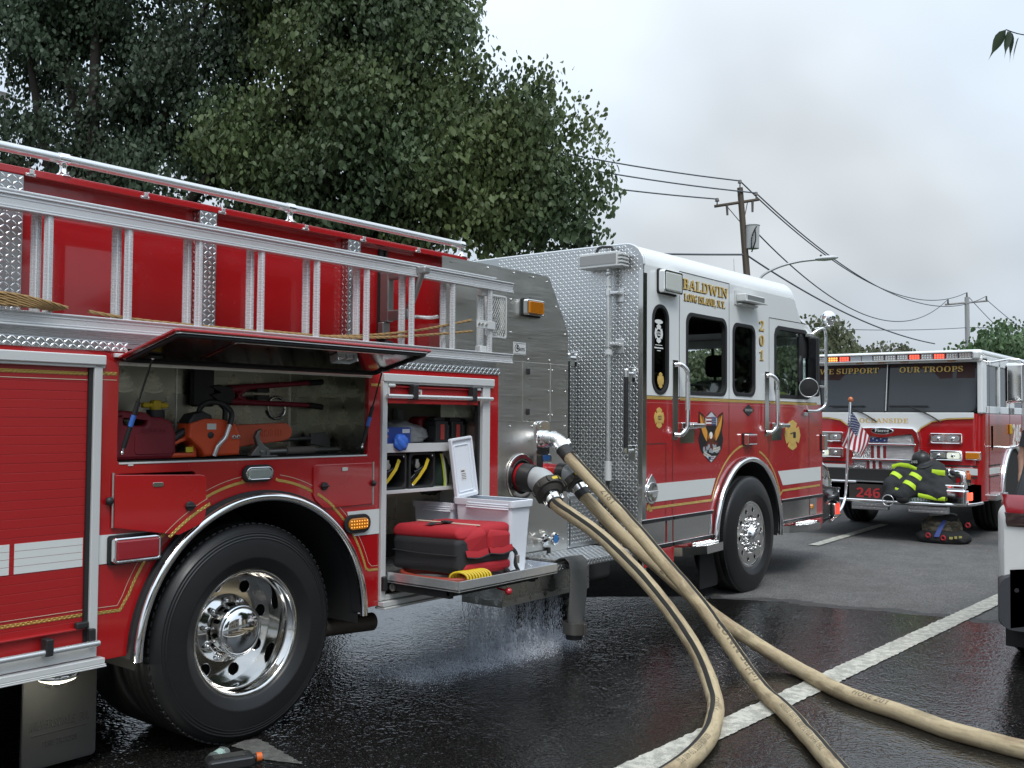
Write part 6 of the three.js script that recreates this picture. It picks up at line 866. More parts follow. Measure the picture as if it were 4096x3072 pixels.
{ // limp grey hose hung over the running-board lip
  const g = thing('drain_hose', 'flat dark grey hose hanging over the running board with a metal coupling', 'hose');
  const row = [[2.44, 0.60, 0.10, 0.095], [2.465, 0.632, 0.15, 0.10], [2.475, 0.637, 0.19, 0.105], [2.475, 0.61, 0.225, 0.104], [2.472, 0.55, 0.235, 0.102], [2.465, 0.45, 0.238, 0.10], [2.455, 0.36, 0.238, 0.098], [2.445, 0.29, 0.236, 0.092], [2.435, 0.24, 0.234, 0.08], [2.43, 0.212, 0.233, 0.068]];
  const secs = row.map(([x, y, z, w], i) => { const p = []; for (let k = 0; k <= 24; k++) { const a = k / 24 * 2 * PI, fl = 0.015 + 0.028 * Math.max(0, (i - 5) / 4), bu = 0.004 * fbm(Math.cos(a) * 2 + i * 0.8, y * 12, Math.sin(a), 3); p.push([x + w * Math.cos(a), y + 0.5 * bu, z + (fl + bu) * Math.sin(a)]); } return p; });
  mesh(g, 'hose_jacket', loft(secs), std([0.085, 0.085, 0.082], 0.8, 0, { bumpMap: smudgeT, bumpScale: 0.004 }));
  mesh(g, 'coupling', mg(cyl([2.43, 0.218, 0.233], [2.428, 0.145, 0.232], 0.080, 0.078, 32), box(2.418, 2.444, 0.15, 0.215, 0.305, 0.319, 0.004)), std([0.20, 0.19, 0.17], 0.4, 0.8)); mesh(g, 'coupling_tip', cyl([2.428, 0.145, 0.232], [2.427, 0.108, 0.232], 0.058, 0.056, 28), M.black);
}
// ---------------------------------------------------------------- small things on the road by the rear wheel
{
  const g = thing('plastic_bottle', 'small black flat bottle with an orange cap lying by the rear tyre', 'bottle', [-0.27, 0.034, 0.262], -0.40);
  mesh(g, 'bottle_body', mg(ext([[-0.10, -0.028], [0.075, -0.028], [0.092, -0.014], [0.092, 0.014], [0.075, 0.028], [-0.10, 0.028], [-0.115, 0.015], [-0.115, -0.015]], -0.042, 0.042, 0.01)), std([0.02, 0.02, 0.02], 0.35)); mesh(g, 'bottle_label', box(-0.085, 0.045, 0.0275, 0.0290, -0.026, 0.026), std([0.05, 0.05, 0.045], 0.5)); mesh(g, 'bottle_edge', box(-0.10, 0.08, 0.012, 0.018, 0.040, 0.0435), std([0.16, 0.17, 0.18], 0.4)); mesh(g, 'bottle_neck', cyl([0.09, 0, 0], [0.104, 0, 0], 0.016), M.black); mesh(g, 'bottle_cap', cyl([0.104, 0, 0], [0.128, 0, 0], 0.0195, 0.0195, 20), std([0.66, 0.13, 0.02], 0.45));
  const h = thing('crushed_bottle', 'crushed clear plastic bottle lying behind the black bottle', 'bottle', [-0.262, 0.028, 0.142], 0.45); const q = new THREE.CylinderGeometry(0.028, 0.03, 0.11, 18, 12).rotateZ(PI / 2); { const p = q.attributes.position; for (let i = 0; i < p.count; i++) { const k = 1 + 0.4 * fbm(p.getX(i) * 40, p.getY(i) * 30, p.getZ(i) * 30, 2); p.setY(i, p.getY(i) * k * 0.8); p.setZ(i, p.getZ(i) * k * 1.1); } q.computeVertexNormals(); } mesh(h, 'bottle_wall', q, phy([0.9, 0.97, 0.95], 0.06, 0, { transmission: 0.9, thickness: 0 })); mesh(h, 'bottle_label', new THREE.CylinderGeometry(0.026, 0.026, 0.05, 16, 1, true).rotateZ(PI / 2), std([0.35, 0.48, 0.42], 0.5));
  const pts = [[-0.11, 0.03], [-0.02, 0.015], [0.035, 0.04], [0.03, 0.12], [0.0, 0.24], [-0.03, 0.36], [-0.055, 0.48], [-0.095, 0.38], [-0.125, 0.30], [-0.13, 0.20], [-0.10, 0.12]]; const out = []; for (let i = 0; i < pts.length; i++) { const a = pts[i], b = pts[(i + 1) % pts.length]; for (let k = 0; k < 8; k++) { const t = k / 8, j = 0.012 * noise3.noise(i * 3.1 + k * 1.7, 2.2, 5); out.push([a[0] + (b[0] - a[0]) * t + j, -(a[1] + (b[1] - a[1]) * t + j)]); } }
  const s = new THREE.ShapeGeometry(shapeOf(out)).rotateX(-PI / 2).translate(0, 0.011, 0); const p = s.attributes.position, uv = s.attributes.uv; for (let i = 0; i < p.count; i++) uv.setXY(i, p.getX(i) / 0.8, p.getZ(i) / 0.8);
  mesh(scene, 'worn_paint_mark', s, std([0.20, 0.20, 0.20], 0.7, 0, { map: paintT, bumpMap: asphaltB, bumpScale: 0.003 }), { kind: 'structure', label: 'worn grey paint arrow tip on the wet asphalt' });
}
// ---------------------------------------------------------------- water pouring from the pan
{
  const m = [], D = new THREE.Matrix4(), dropG = new THREE.IcosahedronGeometry(1, 1);
  const put = (x, y, z, a, b) => m.push(new THREE.Matrix4().compose(V(x, y, z), Q4.setFromEuler(new THREE.Euler(rr(-0.3, 0.3), rr(0, 6), rr(-0.3, 0.3))).clone(), V(a, b, a)));
  for (let s = 0; s < 90; s++) { const x = rr(1.78, 2.74), z = rr(-0.32, 0.06), w = rr(0.4, 1.1); for (let i = 0; i < 150; i++) { const y = 0.385 * (1 - Math.pow(rnd(), 0.8)); const t = Math.sqrt(Math.max(0, 0.385 - y)); put(x + rr(-0.012, 0.012) * (0.4 + t * 3), y, z + rr(-0.012, 0.012) * (0.4 + t * 3), rr(0.0005, 0.0016) * w, rr(0.002, 0.016) * w); } }
  for (let s = 0; s < 150; s++) { const cx = rr(1.25, 2.85), cz = rr(-0.42, 0.06) - (2.0 - cx) * 0.08, big = rr(0.4, 1.2); for (let i = 0; i < 420; i++) { const r = 0.16 * big * Math.pow(rnd(), 0.6), a = rr(0, 2 * PI), h = 0.12 * big * Math.pow(rnd(), 2.2) * (1.2 - r * 5); const k = rr(0.0004, 0.0013) * (rnd() < 0.03 ? 2.4 : 1); put(cx + r * Math.cos(a), 0.008 + Math.max(0, h), cz + r * Math.sin(a), k, k * rr(0.8, 2)); } }
  const w = inst(scene, 'water_splash', dropG, phy([0.92, 0.95, 1.0], 0.12, 0, { transmission: 0.45, thickness: 0, ior: 1.33 }), m); w.userData.label = 'water pouring and splashing under the pump pan'; w.userData.category = 'water';
}
// ---------------------------------------------------------------- the second fire engine, facing the camera
// local frame: x to the engine's left (picture right), y up, z out of its front; front face at z = 0
const e2 = thing('fire_engine_001', 'oncoming red and white fire engine with lit light bar and coat on its bumper', 'fire engine', [10.85, 0, -0.4], -PI / 2);
{
  const W = 1.22, L = 8.4;
  // cab shell
  const cabB = part(e2, 'cab');
  const secs = (rows, r = 0.12) => rows.map(([y, z, w]) => { const p = []; p.push([w, y, -3.2]); p.push([w, y, z - 0.32]); for (let i = 0; i <= 6; i++) { const a = i / 6 * PI / 2; p.push([w - r + r * Math.cos(a), y, z - r * 1.9 + r * 1.9 * Math.sin(a)]); } for (let i = 6; i >= 0; i--) { const a = i / 6 * PI / 2; p.push([-w + r - r * Math.cos(a), y, z - r * 1.9 + r * 1.9 * Math.sin(a)]); } p.push([-w, y, z - 0.32], [-w, y, -3.2]); return p; });
  mesh(cabB, 'cab_lower', loft(secs([[0.52, 0, W], [0.6, 0.01, W], [1.0, 0.02, W], [1.40, 0.01, W], [1.66, 0, W]])), M.red);
  // white face: shield between the headlights sweeping up to a full-width band under the windscreen
  const ws = [[-W + 0.10, 1.60], [-0.80, 1.60], [-0.62, 1.57], [-0.50, 1.48], [-0.46, 1.40], [0.40, 1.40], [0.46, 1.47], [0.60, 1.555], [0.80, 1.595], [W - 0.10, 1.605], [W - 0.10, 1.672], [-W + 0.10, 1.672]];
  mesh(cabB, 'white_cowl', ext(ws, 0.004, 0.024, 0.006), M.white);
  each(cabB, 'gold_rope', [ribbon([[-W + 0.1, 1.593], [-0.80, 1.593], [-0.62, 1.563], [-0.505, 1.475], [-0.47, 1.40]], 0.014, 0.026), ribbon([[0.41, 1.40], [0.465, 1.463], [0.60, 1.547], [0.80, 1.587], [W - 0.1, 1.598]], 0.014, 0.026)], M.gold);
  // greenhouse
  mesh(cabB, 'roof', mg(box(-W, W, 2.40, 2.50, -3.3, -0.02, 0.05), box(-W, W, 2.335, 2.40, -0.30, 0.0, 0.02)), M.white);
  mesh(cabB, 'pillar', mg(box(-W, -W + 0.07, 1.66, 2.42, -0.26, -0.02, 0.02), box(W - 0.07, W, 1.66, 2.42, -0.26, -0.02, 0.02), box(W - 0.05, W, 1.66, 2.42, -1.02, -0.94, 0.01), box(-W, -W + 0.05, 1.66, 2.42, -1.02, -0.94, 0.01), box(W - 0.05, W, 1.66, 2.42, -1.9, -1.5, 0.01), box(W - 0.05, W, 1.66, 2.42, -3.2, -2.6, 0.01), box(-W, -W + 0.05, 1.66, 2.42, -3.2, -2.6, 0.01), box(W - 0.05, W, 1.66, 1.76, -3.2, -0.2, 0.01), box(W - 0.05, W, 2.3, 2.42, -3.2, -0.2, 0.01)), M.white);
  mesh(cabB, 'side_panel', mg(box(W - 0.006, W + 0.004, 0.55, 1.645, -3.2, -0.33, 0.003)), M.red);
  mesh(cabB, 'door_gap', mg(box(W + 0.004, W + 0.006, 0.6, 2.35, -0.36, -0.35), box(W + 0.004, W + 0.006, 0.9, 2.35, -1.57, -1.56)), M.dfilm);
  for (const s of [-1, 1]) {
    const a = s < 0 ? -W + 0.10 : 0.012, b = s < 0 ? -0.012 : W - 0.10;
    const pane = loft([[1.685, 0], [2.0, -0.05], [2.335, -0.10]].map(([y, z]) => [0, 0.25, 0.5, 0.75, 1].map((t) => { const x = a + (b - a) * t; return [x, y, z - 0.06 * x * x]; })));
    mesh(cabB, 'windscreen', pane, phy([0.10, 0.12, 0.14], 0.03, 0, { transmission: 0.6, thickness: 0, ior: 1.5 }));
  }
  mesh(cabB, 'windscreen_seal', mg(cyl([-0.0, 1.68, 0.004], [0.0, 2.34, -0.09], 0.022, 0.022, 8), ...[-1, 1].map((s) => tube([[s * 0.02, 1.678, 0.004], [s * 0.6, 1.676, -0.018], [s * 1.08, 1.69, -0.07], [s * 1.13, 1.75, -0.085], [s * 1.13, 2.0, -0.12], [s * 1.13, 2.28, -0.165], [s * 1.08, 2.335, -0.165], [s * 0.6, 2.338, -0.12], [s * 0.02, 2.338, -0.095]], 0.014, 60, 6))), M.black);
  mesh(cabB, 'divider_strip', cyl([0, 1.69, 0.026], [0, 2.33, -0.07], 0.009, 0.009, 8), M.alu);
  mesh(cabB, 'visor_band', mg(...[-1, 1].map((s) => loft([[2.13, -0.074], [2.33, -0.104]].map(([y, z]) => [0, 0.33, 0.66, 1].map((t) => { const x = s * (0.03 + 1.07 * t), yy = y + (y < 2.2 ? (t > 0.85 ? 0.0 : 0) - (t < 0.34 ? 0.07 : 0) : 0); return [x, yy, z - 0.06 * x * x + 0.006]; }))))), std([0.055, 0.016, 0.014], 0.6));
  const lt = (s, h, x, y, w, z) => { const q = text(s, h, x, y, z || 0, SERIF, 0.002, w); if (z === undefined) { const p = q.attributes.position; for (let i = 0; i < p.count; i++) p.setZ(i, p.getZ(i) - 0.062 - (p.getY(i) - 2.05) * 0.15 - 0.06 * p.getX(i) ** 2 + 0.024); } return q; };
  mesh(cabB, 'visor_lettering', mg(lt('WE SUPPORT', 0.075, -0.98, 2.215, 0.86), lt('OUR TROOPS', 0.075, 0.16, 2.215, 0.80)), M.goldP);
  mesh(cabB, 'town_lettering', mg(lt('OCEANSIDE', 0.062, -0.36, 1.528, 0.66, 0.0245)), M.goldP);
  mesh(cabB, 'interior', mg(box(-W + 0.08, W - 0.08, 0.9, 1.62, -3.1, -0.12), box(-W + 0.1, W - 0.1, 1.6, 1.70, -0.6, -0.12, 0.04), box(-0.95, -0.45, 1.5, 2.1, -1.2, -1.05, 0.06), box(0.42, 0.95, 1.5, 2.15, -1.25, -1.08, 0.06), box(-W + 0.05, W - 0.05, 1.6, 2.4, -2.4, -2.3)), M.black);
  mesh(cabB, 'steering_wheel', new THREE.TorusGeometry(0.23, 0.014, 8, 28).rotateX(-0.7).translate(0.66, 1.72, -0.5), M.dark);
  mesh(cabB, 'dash_card', mg(box(-0.62, -0.36, 1.70, 1.76, -0.16, -0.155)), M.film);
  for (const s of [-1, 1]) { const p = part(e2, 'wiper'); mesh(p, 'wiper_arm', tube([[s * 0.42 + 0.30, 1.545, 0.035], [s * 0.42 + 0.15, 1.64, 0.04], [s * 0.42 - 0.10, 1.755, 0.02]], 0.009, 12, 6), M.black); mesh(p, 'wiper_blade', box(s * 0.42 - 0.38, s * 0.42 + 0.13, 1.748, 1.768, 0.006, 0.024, 0.004), M.black); }
  // grille
  const gr = part(e2, 'grille'); const go = [[-0.50, 0.82], [-0.505, 1.30], [-0.48, 1.40], [-0.42, 1.46], [-0.10, 1.475], [0.02, 1.475], [0.37, 1.465], [0.43, 1.41], [0.455, 1.30], [0.455, 0.82]]; const gi = [[-0.445, 0.87], [-0.45, 1.30], [-0.43, 1.36], [-0.40, 1.385], [-0.22, 1.37], [-0.06, 1.34], [0.12, 1.365], [0.35, 1.395], [0.38, 1.36], [0.40, 1.30], [0.40, 0.87]];
  mesh(gr, 'grille_surround', ext(shapeOf(go, [gi]), 0.02, 0.075, 0.012), M.chrome); mesh(gr, 'grille_back', box(-0.45, 0.41, 0.86, 1.40, 0.015, 0.03), M.black);
  const cells = []; for (let j = 0; j < 24; j++) for (let i = 0; i < 41; i++) { const x = -0.435 + i * 0.0207 + (j % 2) * 0.0103, y = 0.885 + j * 0.0206; if (x > 0.39 || (y > 1.34 && Math.abs(x + 0.06) < 0.2 - (1.36 - y))) continue; cells.push(new THREE.Matrix4().makeTranslation(x, y, 0.05)); } inst(gr, 'grille_mesh', new THREE.TorusGeometry(0.0092, 0.0034, 4, 8), M.chrome, cells);
  for (const y of [1.235, 1.025]) mesh(gr, 'grille_bar', box(-0.45, 0.41, y - 0.016, y + 0.016, 0.06, 0.085, 0.01), M.chrome);
  mesh(gr, 'name_badge', ext(arc(-0.03, 1.42, 0.15, 0, 2 * PI, 28, 0.048), 0.07, 0.095, 0.008), M.chrome); mesh(gr, 'badge_face', ext(arc(-0.03, 1.42, 0.138, 0, 2 * PI, 28, 0.040), 0.09, 0.098, 0.002), M.blackG); mesh(gr, 'badge_lettering', text('Pierce', 0.038, -0.125, 1.404, 0.098, SERIF, 0.002, 0.19), M.film);
  // flag figure woven into the mesh
  const fl = part(e2, 'grille_flag'); mesh(fl, 'star_field', box(-0.25, 0.03, 1.265, 1.325, 0.054, 0.058), std([0.02, 0.035, 0.12], 0.7)); for (let i = 0; i < 5; i++) mesh(fl, 'flag_star', mg(box(-0.22 + i * 0.052, -0.206 + i * 0.052, 1.283 + (i % 2) * 0.02, 1.297 + (i % 2) * 0.02, 0.058, 0.060)), M.film); for (let i = 0; i < 5; i++) { const x = -0.19 + i * 0.042; mesh(fl, 'flag_stripe', mg(box(x, x + 0.034, 1.05, 1.21, 0.054, 0.058), box(x - 0.06, x - 0.026, 0.885, 1.0, 0.054, 0.058)), i % 2 ? M.film : std([0.22, 0.012, 0.02], 0.7)); }
  // headlights
  for (const s of [-1, 1]) for (const [y0, y1, hi] of [[1.255, 1.40, true], [1.035, 1.175, false]]) { const h = part(e2, 'headlight'), a = s > 0 ? 0.575 : -0.985, b = a + 0.41; mesh(h, 'bezel', ext(shapeOf(rrect(a, b, y0, y1, 0.025), [rrect(a + 0.025, b - 0.025, y0 + 0.022, y1 - 0.022, 0.02)]), 0.015, 0.055, 0.008), M.chrome); mesh(h, 'reflector', box(a + 0.02, b - 0.02, y0 + 0.02, y1 - 0.02, 0.012, 0.022), M.steelMir); for (const k of [0, 1]) { const x0 = a + 0.035 + k * 0.18; mesh(h, 'lamp', mg(ext(rrect(x0, x0 + 0.155, y0 + 0.03, y1 - 0.03, hi ? 0.035 : 0.02), 0.02, 0.045, 0.006)), hi ? std([0.45, 0.48, 0.48], 0.2, 0.5) : (k === (s > 0 ? 1 : 0) ? std([0.6, 0.62, 0.56], 0.15, 0.2, { emissive: C3(0.9, 1, 0.8), emissiveIntensity: 0.35 }) : std([0.40, 0.42, 0.42], 0.15, 0.7))); mesh(h, 'bulb', new THREE.SphereGeometry(0.028, 14, 10).scale(1, 1, 0.5).translate(x0 + 0.078, (y0 + y1) / 2, 0.045), M.chrome); } }
  for (const s of [-1, 1]) { const t = part(e2, 'turn_signal'); mesh(t, 'lens', box(s * 1.105 - 0.085, s * 1.105 + 0.085, 1.065, 1.155, 0.0, 0.05, 0.012), M.lensAmber); mesh(t, 'bezel', box(s * 1.105 - 0.095, s * 1.105 + 0.095, 1.055, 1.165, -0.02, 0.02, 0.01), M.chrome); }
  mesh(e2, 'reflective_stripe', mg(box(-W + 0.05, W - 0.06, 0.86, 0.945, 0.012, 0.022, 0.002), box(W + 0.004, W + 0.008, 0.86, 0.945, -0.9, -0.33)), M.film);
  mesh(e2, 'black_pinstripe', mg(box(-W + 0.05, W - 0.06, 0.965, 0.985, 0.014, 0.0225), box(-W + 0.05, W - 0.06, 0.82, 0.838, 0.014, 0.0225), box(W + 0.004, W + 0.008, 0.965, 0.985, -0.95, -0.33), box(W + 0.004, W + 0.008, 0.82, 0.838, -0.9, -0.33)), M.dfilm);
  // light bar
  const lb = part(e2, 'light_bar'); mesh(lb, 'bar_housing', mg(box(-1.12, 1.12, 2.455, 2.47, -0.02, 0.10, 0.004), box(-1.12, 1.12, 2.36, 2.375, -0.02, 0.12, 0.004), box(-1.12, 1.12, 2.37, 2.46, -0.10, 0.02, 0.004), box(1.12, 1.20, 2.36, 2.47, -0.10, 0.09, 0.03)), M.aluPaint);
  const lit = { 2: M.ledAmber, 3: M.ledRed, 9: M.ledRed, 11: M.ledRed }; for (let i = 0; i < 14; i++) { const x = -1.10 + i * 0.158; if (i === 4 || i === 5) { mesh(lb, 'bar_panel', box(x, x + 0.15, 2.378, 2.452, 0.02, 0.07, 0.004), std([0.45, 0.47, 0.5], 0.3, 0.5)); continue; } mesh(lb, 'bar_module', box(x, x + 0.148, 2.378, 2.452, 0.02, 0.07, 0.006), lit[i] ? M.lensRed : std([0.36, 0.34, 0.34], 0.15, 0.4)); for (let k = 0; k < 4; k++) for (let r = 0; r < 2; r++) mesh(lb, 'diode', box(x + 0.012 + k * 0.033, x + 0.036 + k * 0.033, 2.387 + r * 0.03, 2.411 + r * 0.03, 0.068, 0.076, 0.004), lit[i] || M.steelMir); }
  for (const x of [-0.35, -0.05, 0.25, 0.85]) mesh(e2, 'clearance_lamp', box(x - 0.05, x + 0.05, 2.343, 2.358, 0.0, 0.03, 0.005), M.lensAmber);
  // mirror, door handle bits, shield on the side
  const mi = part(e2, 'side_mirror'); mesh(mi, 'mirror_head', mg(box(1.36, 1.60, 1.80, 2.34, -0.70, -0.60, 0.04)), M.chrome); mesh(mi, 'mirror_arm', tube([[1.22, 2.35, -0.5], [1.45, 2.385, -0.58], [1.56, 2.36, -0.62], [1.575, 2.2, -0.64], [1.57, 1.75, -0.64], [1.52, 1.25, -0.6], [1.24, 1.22, -0.5]], 0.014, 50, 8), M.chrome);
  mesh(e2, 'side_emblem', ext([[-0.56, 1.50], [-0.44, 1.50], [-0.45, 1.22], [-0.50, 1.16], [-0.55, 1.22]].map(([z, y]) => [z, y]), 0, 0.006).rotateY(-PI / 2).scale(-1, 1, 1).translate(W - 0.002, 0, 0), M.goldP);
  mesh(e2, 'side_window', mg(box(W - 0.03, W - 0.026, 1.76, 2.30, -0.95, -0.28), box(W - 0.03, W - 0.026, 1.76, 2.30, -1.5, -1.02), box(W - 0.03, W - 0.026, 1.76, 2.30, -2.6, -1.9)), M.tint);
  mesh(e2, 'door_number', mg(text('246', 0.30, 0, 0, 0, SANS, 0.004, 0.55).rotateY(PI / 2).translate(W + 0.004, 1.22, -1.75)), M.film);
  mesh(e2, 'yellow_tag', box(W + 0.005, W + 0.03, 1.38, 1.52, -1.62, -1.5, 0.02), std([0.55, 0.36, 0.02], 0.5));
  // bumper with its well, pipes and number
  const bp = part(e2, 'front_bumper'); const bo = [[-1.18, 0.0], [-1.05, 0.50], [-0.85, 0.60], [0.85, 0.60], [1.12, 0.48], [1.20, 0.0]];
  mesh(bp, 'bumper_face', mg(ext(bo, 0, 0.235, 0.01).rotateX(-PI / 2).scale(1, 1, -1).translate(0, 0.505, 0)), M.chrome);
  mesh(bp, 'bumper_rail', mg(tube([[-1.2, 0.51, 0.05], [-1.06, 0.51, 0.53], [-0.86, 0.51, 0.635], [0.86, 0.51, 0.635], [1.14, 0.51, 0.51], [1.22, 0.51, 0.05]], 0.022, 60, 8), tube([[-1.06, 0.745, 0.50], [-0.86, 0.745, 0.61], [-0.2, 0.745, 0.61]], 0.018, 20, 8)), M.chrome);
  mesh(bp, 'bumper_number', text('246', 0.125, -0.20, 0.545, 0.612, SANS, 0.004, 0.31), std([0.45, 0.03, 0.035], 0.5)); mesh(bp, 'number_panel', box(-0.30, 0.18, 0.53, 0.72, 0.600, 0.611), std([0.10, 0.09, 0.085], 0.25, 0.6));
  mesh(bp, 'bumper_deck', box(-1.1, 1.12, 0.74, 0.752, 0.0, 0.52, 0.003), M.plate);
  for (const [a, b] of [[-0.27, 0.20], [0.46, 0.94]]) { const t = part(bp, 'tread_step'); bp.remove(t); mesh(bp, 'tread_step', box(a, b, 0.385, 0.475, 0.50, 0.60, 0.006), M.plate); lugs(bp, [a, 0.39, 0.60], [1, 0, 0], [0, 1, 0], b - a, 0.08, 0.027, 1.0); }
  mesh(bp, 'deck_box', mg(box(0.86, 1.16, 0.50, 0.70, 0.44, 0.62, 0.03), box(0.90, 1.14, 0.70, 0.76, 0.42, 0.60, 0.02)), M.chrome); mesh(bp, 'discharge_pipe', mg(tube([[0.90, 0.90, 0.30], [1.0, 0.905, 0.38], [1.08, 0.88, 0.42], [1.10, 0.80, 0.43], [1.10, 0.75, 0.43]], 0.045, 20, 14), cyl([0.84, 0.90, 0.26], [0.92, 0.90, 0.31], 0.06), cyl([1.10, 0.75, 0.43], [1.10, 0.79, 0.43], 0.065)), M.chrome);
  mesh(bp, 'bumper_lamp', box(1.155, 1.185, 0.56, 0.66, 0.36, 0.46, 0.01), M.ledRed); mesh(bp, 'street_plate', box(0.46, 0.92, 0.525, 0.585, 0.612, 0.618), std([0.02, 0.10, 0.055], 0.5)); mesh(bp, 'plate_lettering', text('EVERGREEN AVE', 0.036, 0.475, 0.538, 0.618, SANS, 0.001, 0.43), M.film);
  // chassis, wheels, arch, body behind
  mesh(e2, 'chassis', mg(box(-0.9, 0.9, 0.45, 0.9, -7, 0.3), box(-1.1, 1.1, 0.55, 0.8, -3.0, -2.3)), M.dark);
  mesh(e2, 'rear_body', mg(box(-W, W, 0.55, 2.4, -L, -3.35, 0.02)), M.red); mesh(e2, 'body_stripe', box(W, W + 0.004, 0.86, 0.945, -L, -3.35), M.film);
  for (const s of [-1, 1]) { const wg = part(e2, 'wheel'); wg.position.set(s * 1.10, 0.525, -1.75); wg.rotation.z = -s * PI / 2; mesh(wg, 'tyre', lathe(tyreGeo(0.527, 0.295, 0.32, false), O, UPA, 56), M.tyre); mesh(wg, 'wheel_disc', mg(ext(holedDisc(0.29, 0.12, 10, 0.225, 0.022), -0.004, 0.004).rotateX(-PI / 2).translate(0, -0.01, 0), lathe([[0.12, -0.03], [0.10, 0.03], [0.06, 0.06], [0, 0.06]], O, UPA, 28), lathe([[0.27, -0.03], [0.30, 0.0], [0.30, -0.03]], O, UPA, 40)), M.rimm); mesh(wg, 'lug_nuts', mg(...Array.from({ length: 10 }, (_, i) => cyl([0.15 * Math.cos(i * 0.628), -0.01, 0.15 * Math.sin(i * 0.628)], [0.15 * Math.cos(i * 0.628), 0.02, 0.15 * Math.sin(i * 0.628)], 0.016, 0.014, 6))), std([0.3, 0.09, 0.05], 0.6, 0.5), { kind: 'stuff' }); mesh(wg, 'drum', cyl([0, -0.15, 0], [0, -0.03, 0], 0.27), M.dark); }
  const aw = arc(-1.75, 0.5, 0.70, PI + 0.05, -0.05, 30); mesh(e2, 'fender_ring', tube(aw.map(([z, y]) => [W + 0.012, y, z]), 0.032, 60, 8), M.chrome); mesh(e2, 'wheel_well', ext(arc(-1.75, 0.5, 0.68, PI, 0, 24).concat([[-1.07, 0.45], [-2.43, 0.45]]), 0, 0.004).rotateY(-PI / 2).scale(1, 1, 1).translate(W + 0.009, 0, 0), M.dark);
  mesh(e2, 'cab_step', box(W - 0.05, W + 0.10, 0.52, 0.60, -0.98, -0.30, 0.015), M.plate);
}
// ---------------------------------------------------------------- turnout coat and helmet on its bumper
function sdfMesh(bones, box0, box1, cell, k, disp) {   // bones: [a, b, ra, rb, (flatten)] joined by a smooth minimum
  const n = Math.ceil(Math.max(box1.x - box0.x, box1.y - box0.y, box1.z - box0.z) / cell), c = V(0, 0, 0).addVectors(box0, box1).multiplyScalar(0.5), half = n * cell / 2;
  const mc = new MarchingCubes(n, new THREE.MeshBasicMaterial(), true, false, 400000); mc.isolation = 0; const p = V(0, 0, 0), d = V(0, 0, 0), q = V(0, 0, 0);
  for (let z = 0; z < n; z++) for (let y = 0; y < n; y++) for (let x = 0; x < n; x++) {
    p.set(c.x + (x / n * 2 - 1) * half, c.y + (y / n * 2 - 1) * half, c.z + (z / n * 2 - 1) * half); let s = 0;
    for (const [a, b, ra, rb] of bones) { d.subVectors(b, a); const t = Math.min(1, Math.max(0, q.subVectors(p, a).dot(d) / d.lengthSq())); const dist = q.copy(a).addScaledVector(d, t).distanceTo(p) - (ra + (rb - ra) * t); s += Math.exp(-dist / k); }
    mc.field[x + y * n + z * n * n] = -(-k * Math.log(Math.max(s, 1e-30))) + (disp ? disp(p) : 0);
  }
  mc.update(); const cnt = mc.count, pos = mc.positionArray.slice(0, cnt * 3), nor = mc.normalArray.slice(0, cnt * 3);
  for (let i = 0; i < cnt; i++) { pos[i * 3] = c.x + pos[i * 3] * half; pos[i * 3 + 1] = c.y + pos[i * 3 + 1] * half; pos[i * 3 + 2] = c.z + pos[i * 3 + 2] * half; }
  const g = new THREE.BufferGeometry(); g.setAttribute('position', new THREE.BufferAttribute(pos, 3)); g.setAttribute('normal', new THREE.BufferAttribute(nor, 3)); g.setAttribute('uv', new THREE.BufferAttribute(new Float32Array(cnt * 2), 2)); return g;
}
const lime = std([0.55, 0.80, 0.03], 0.55), coatM = std([0.026, 0.028, 0.030], 0.9);
const at2 = (a, y, d) => V(10.85 - d, y, -0.4 + a);   // lateral, height, distance in front of its face
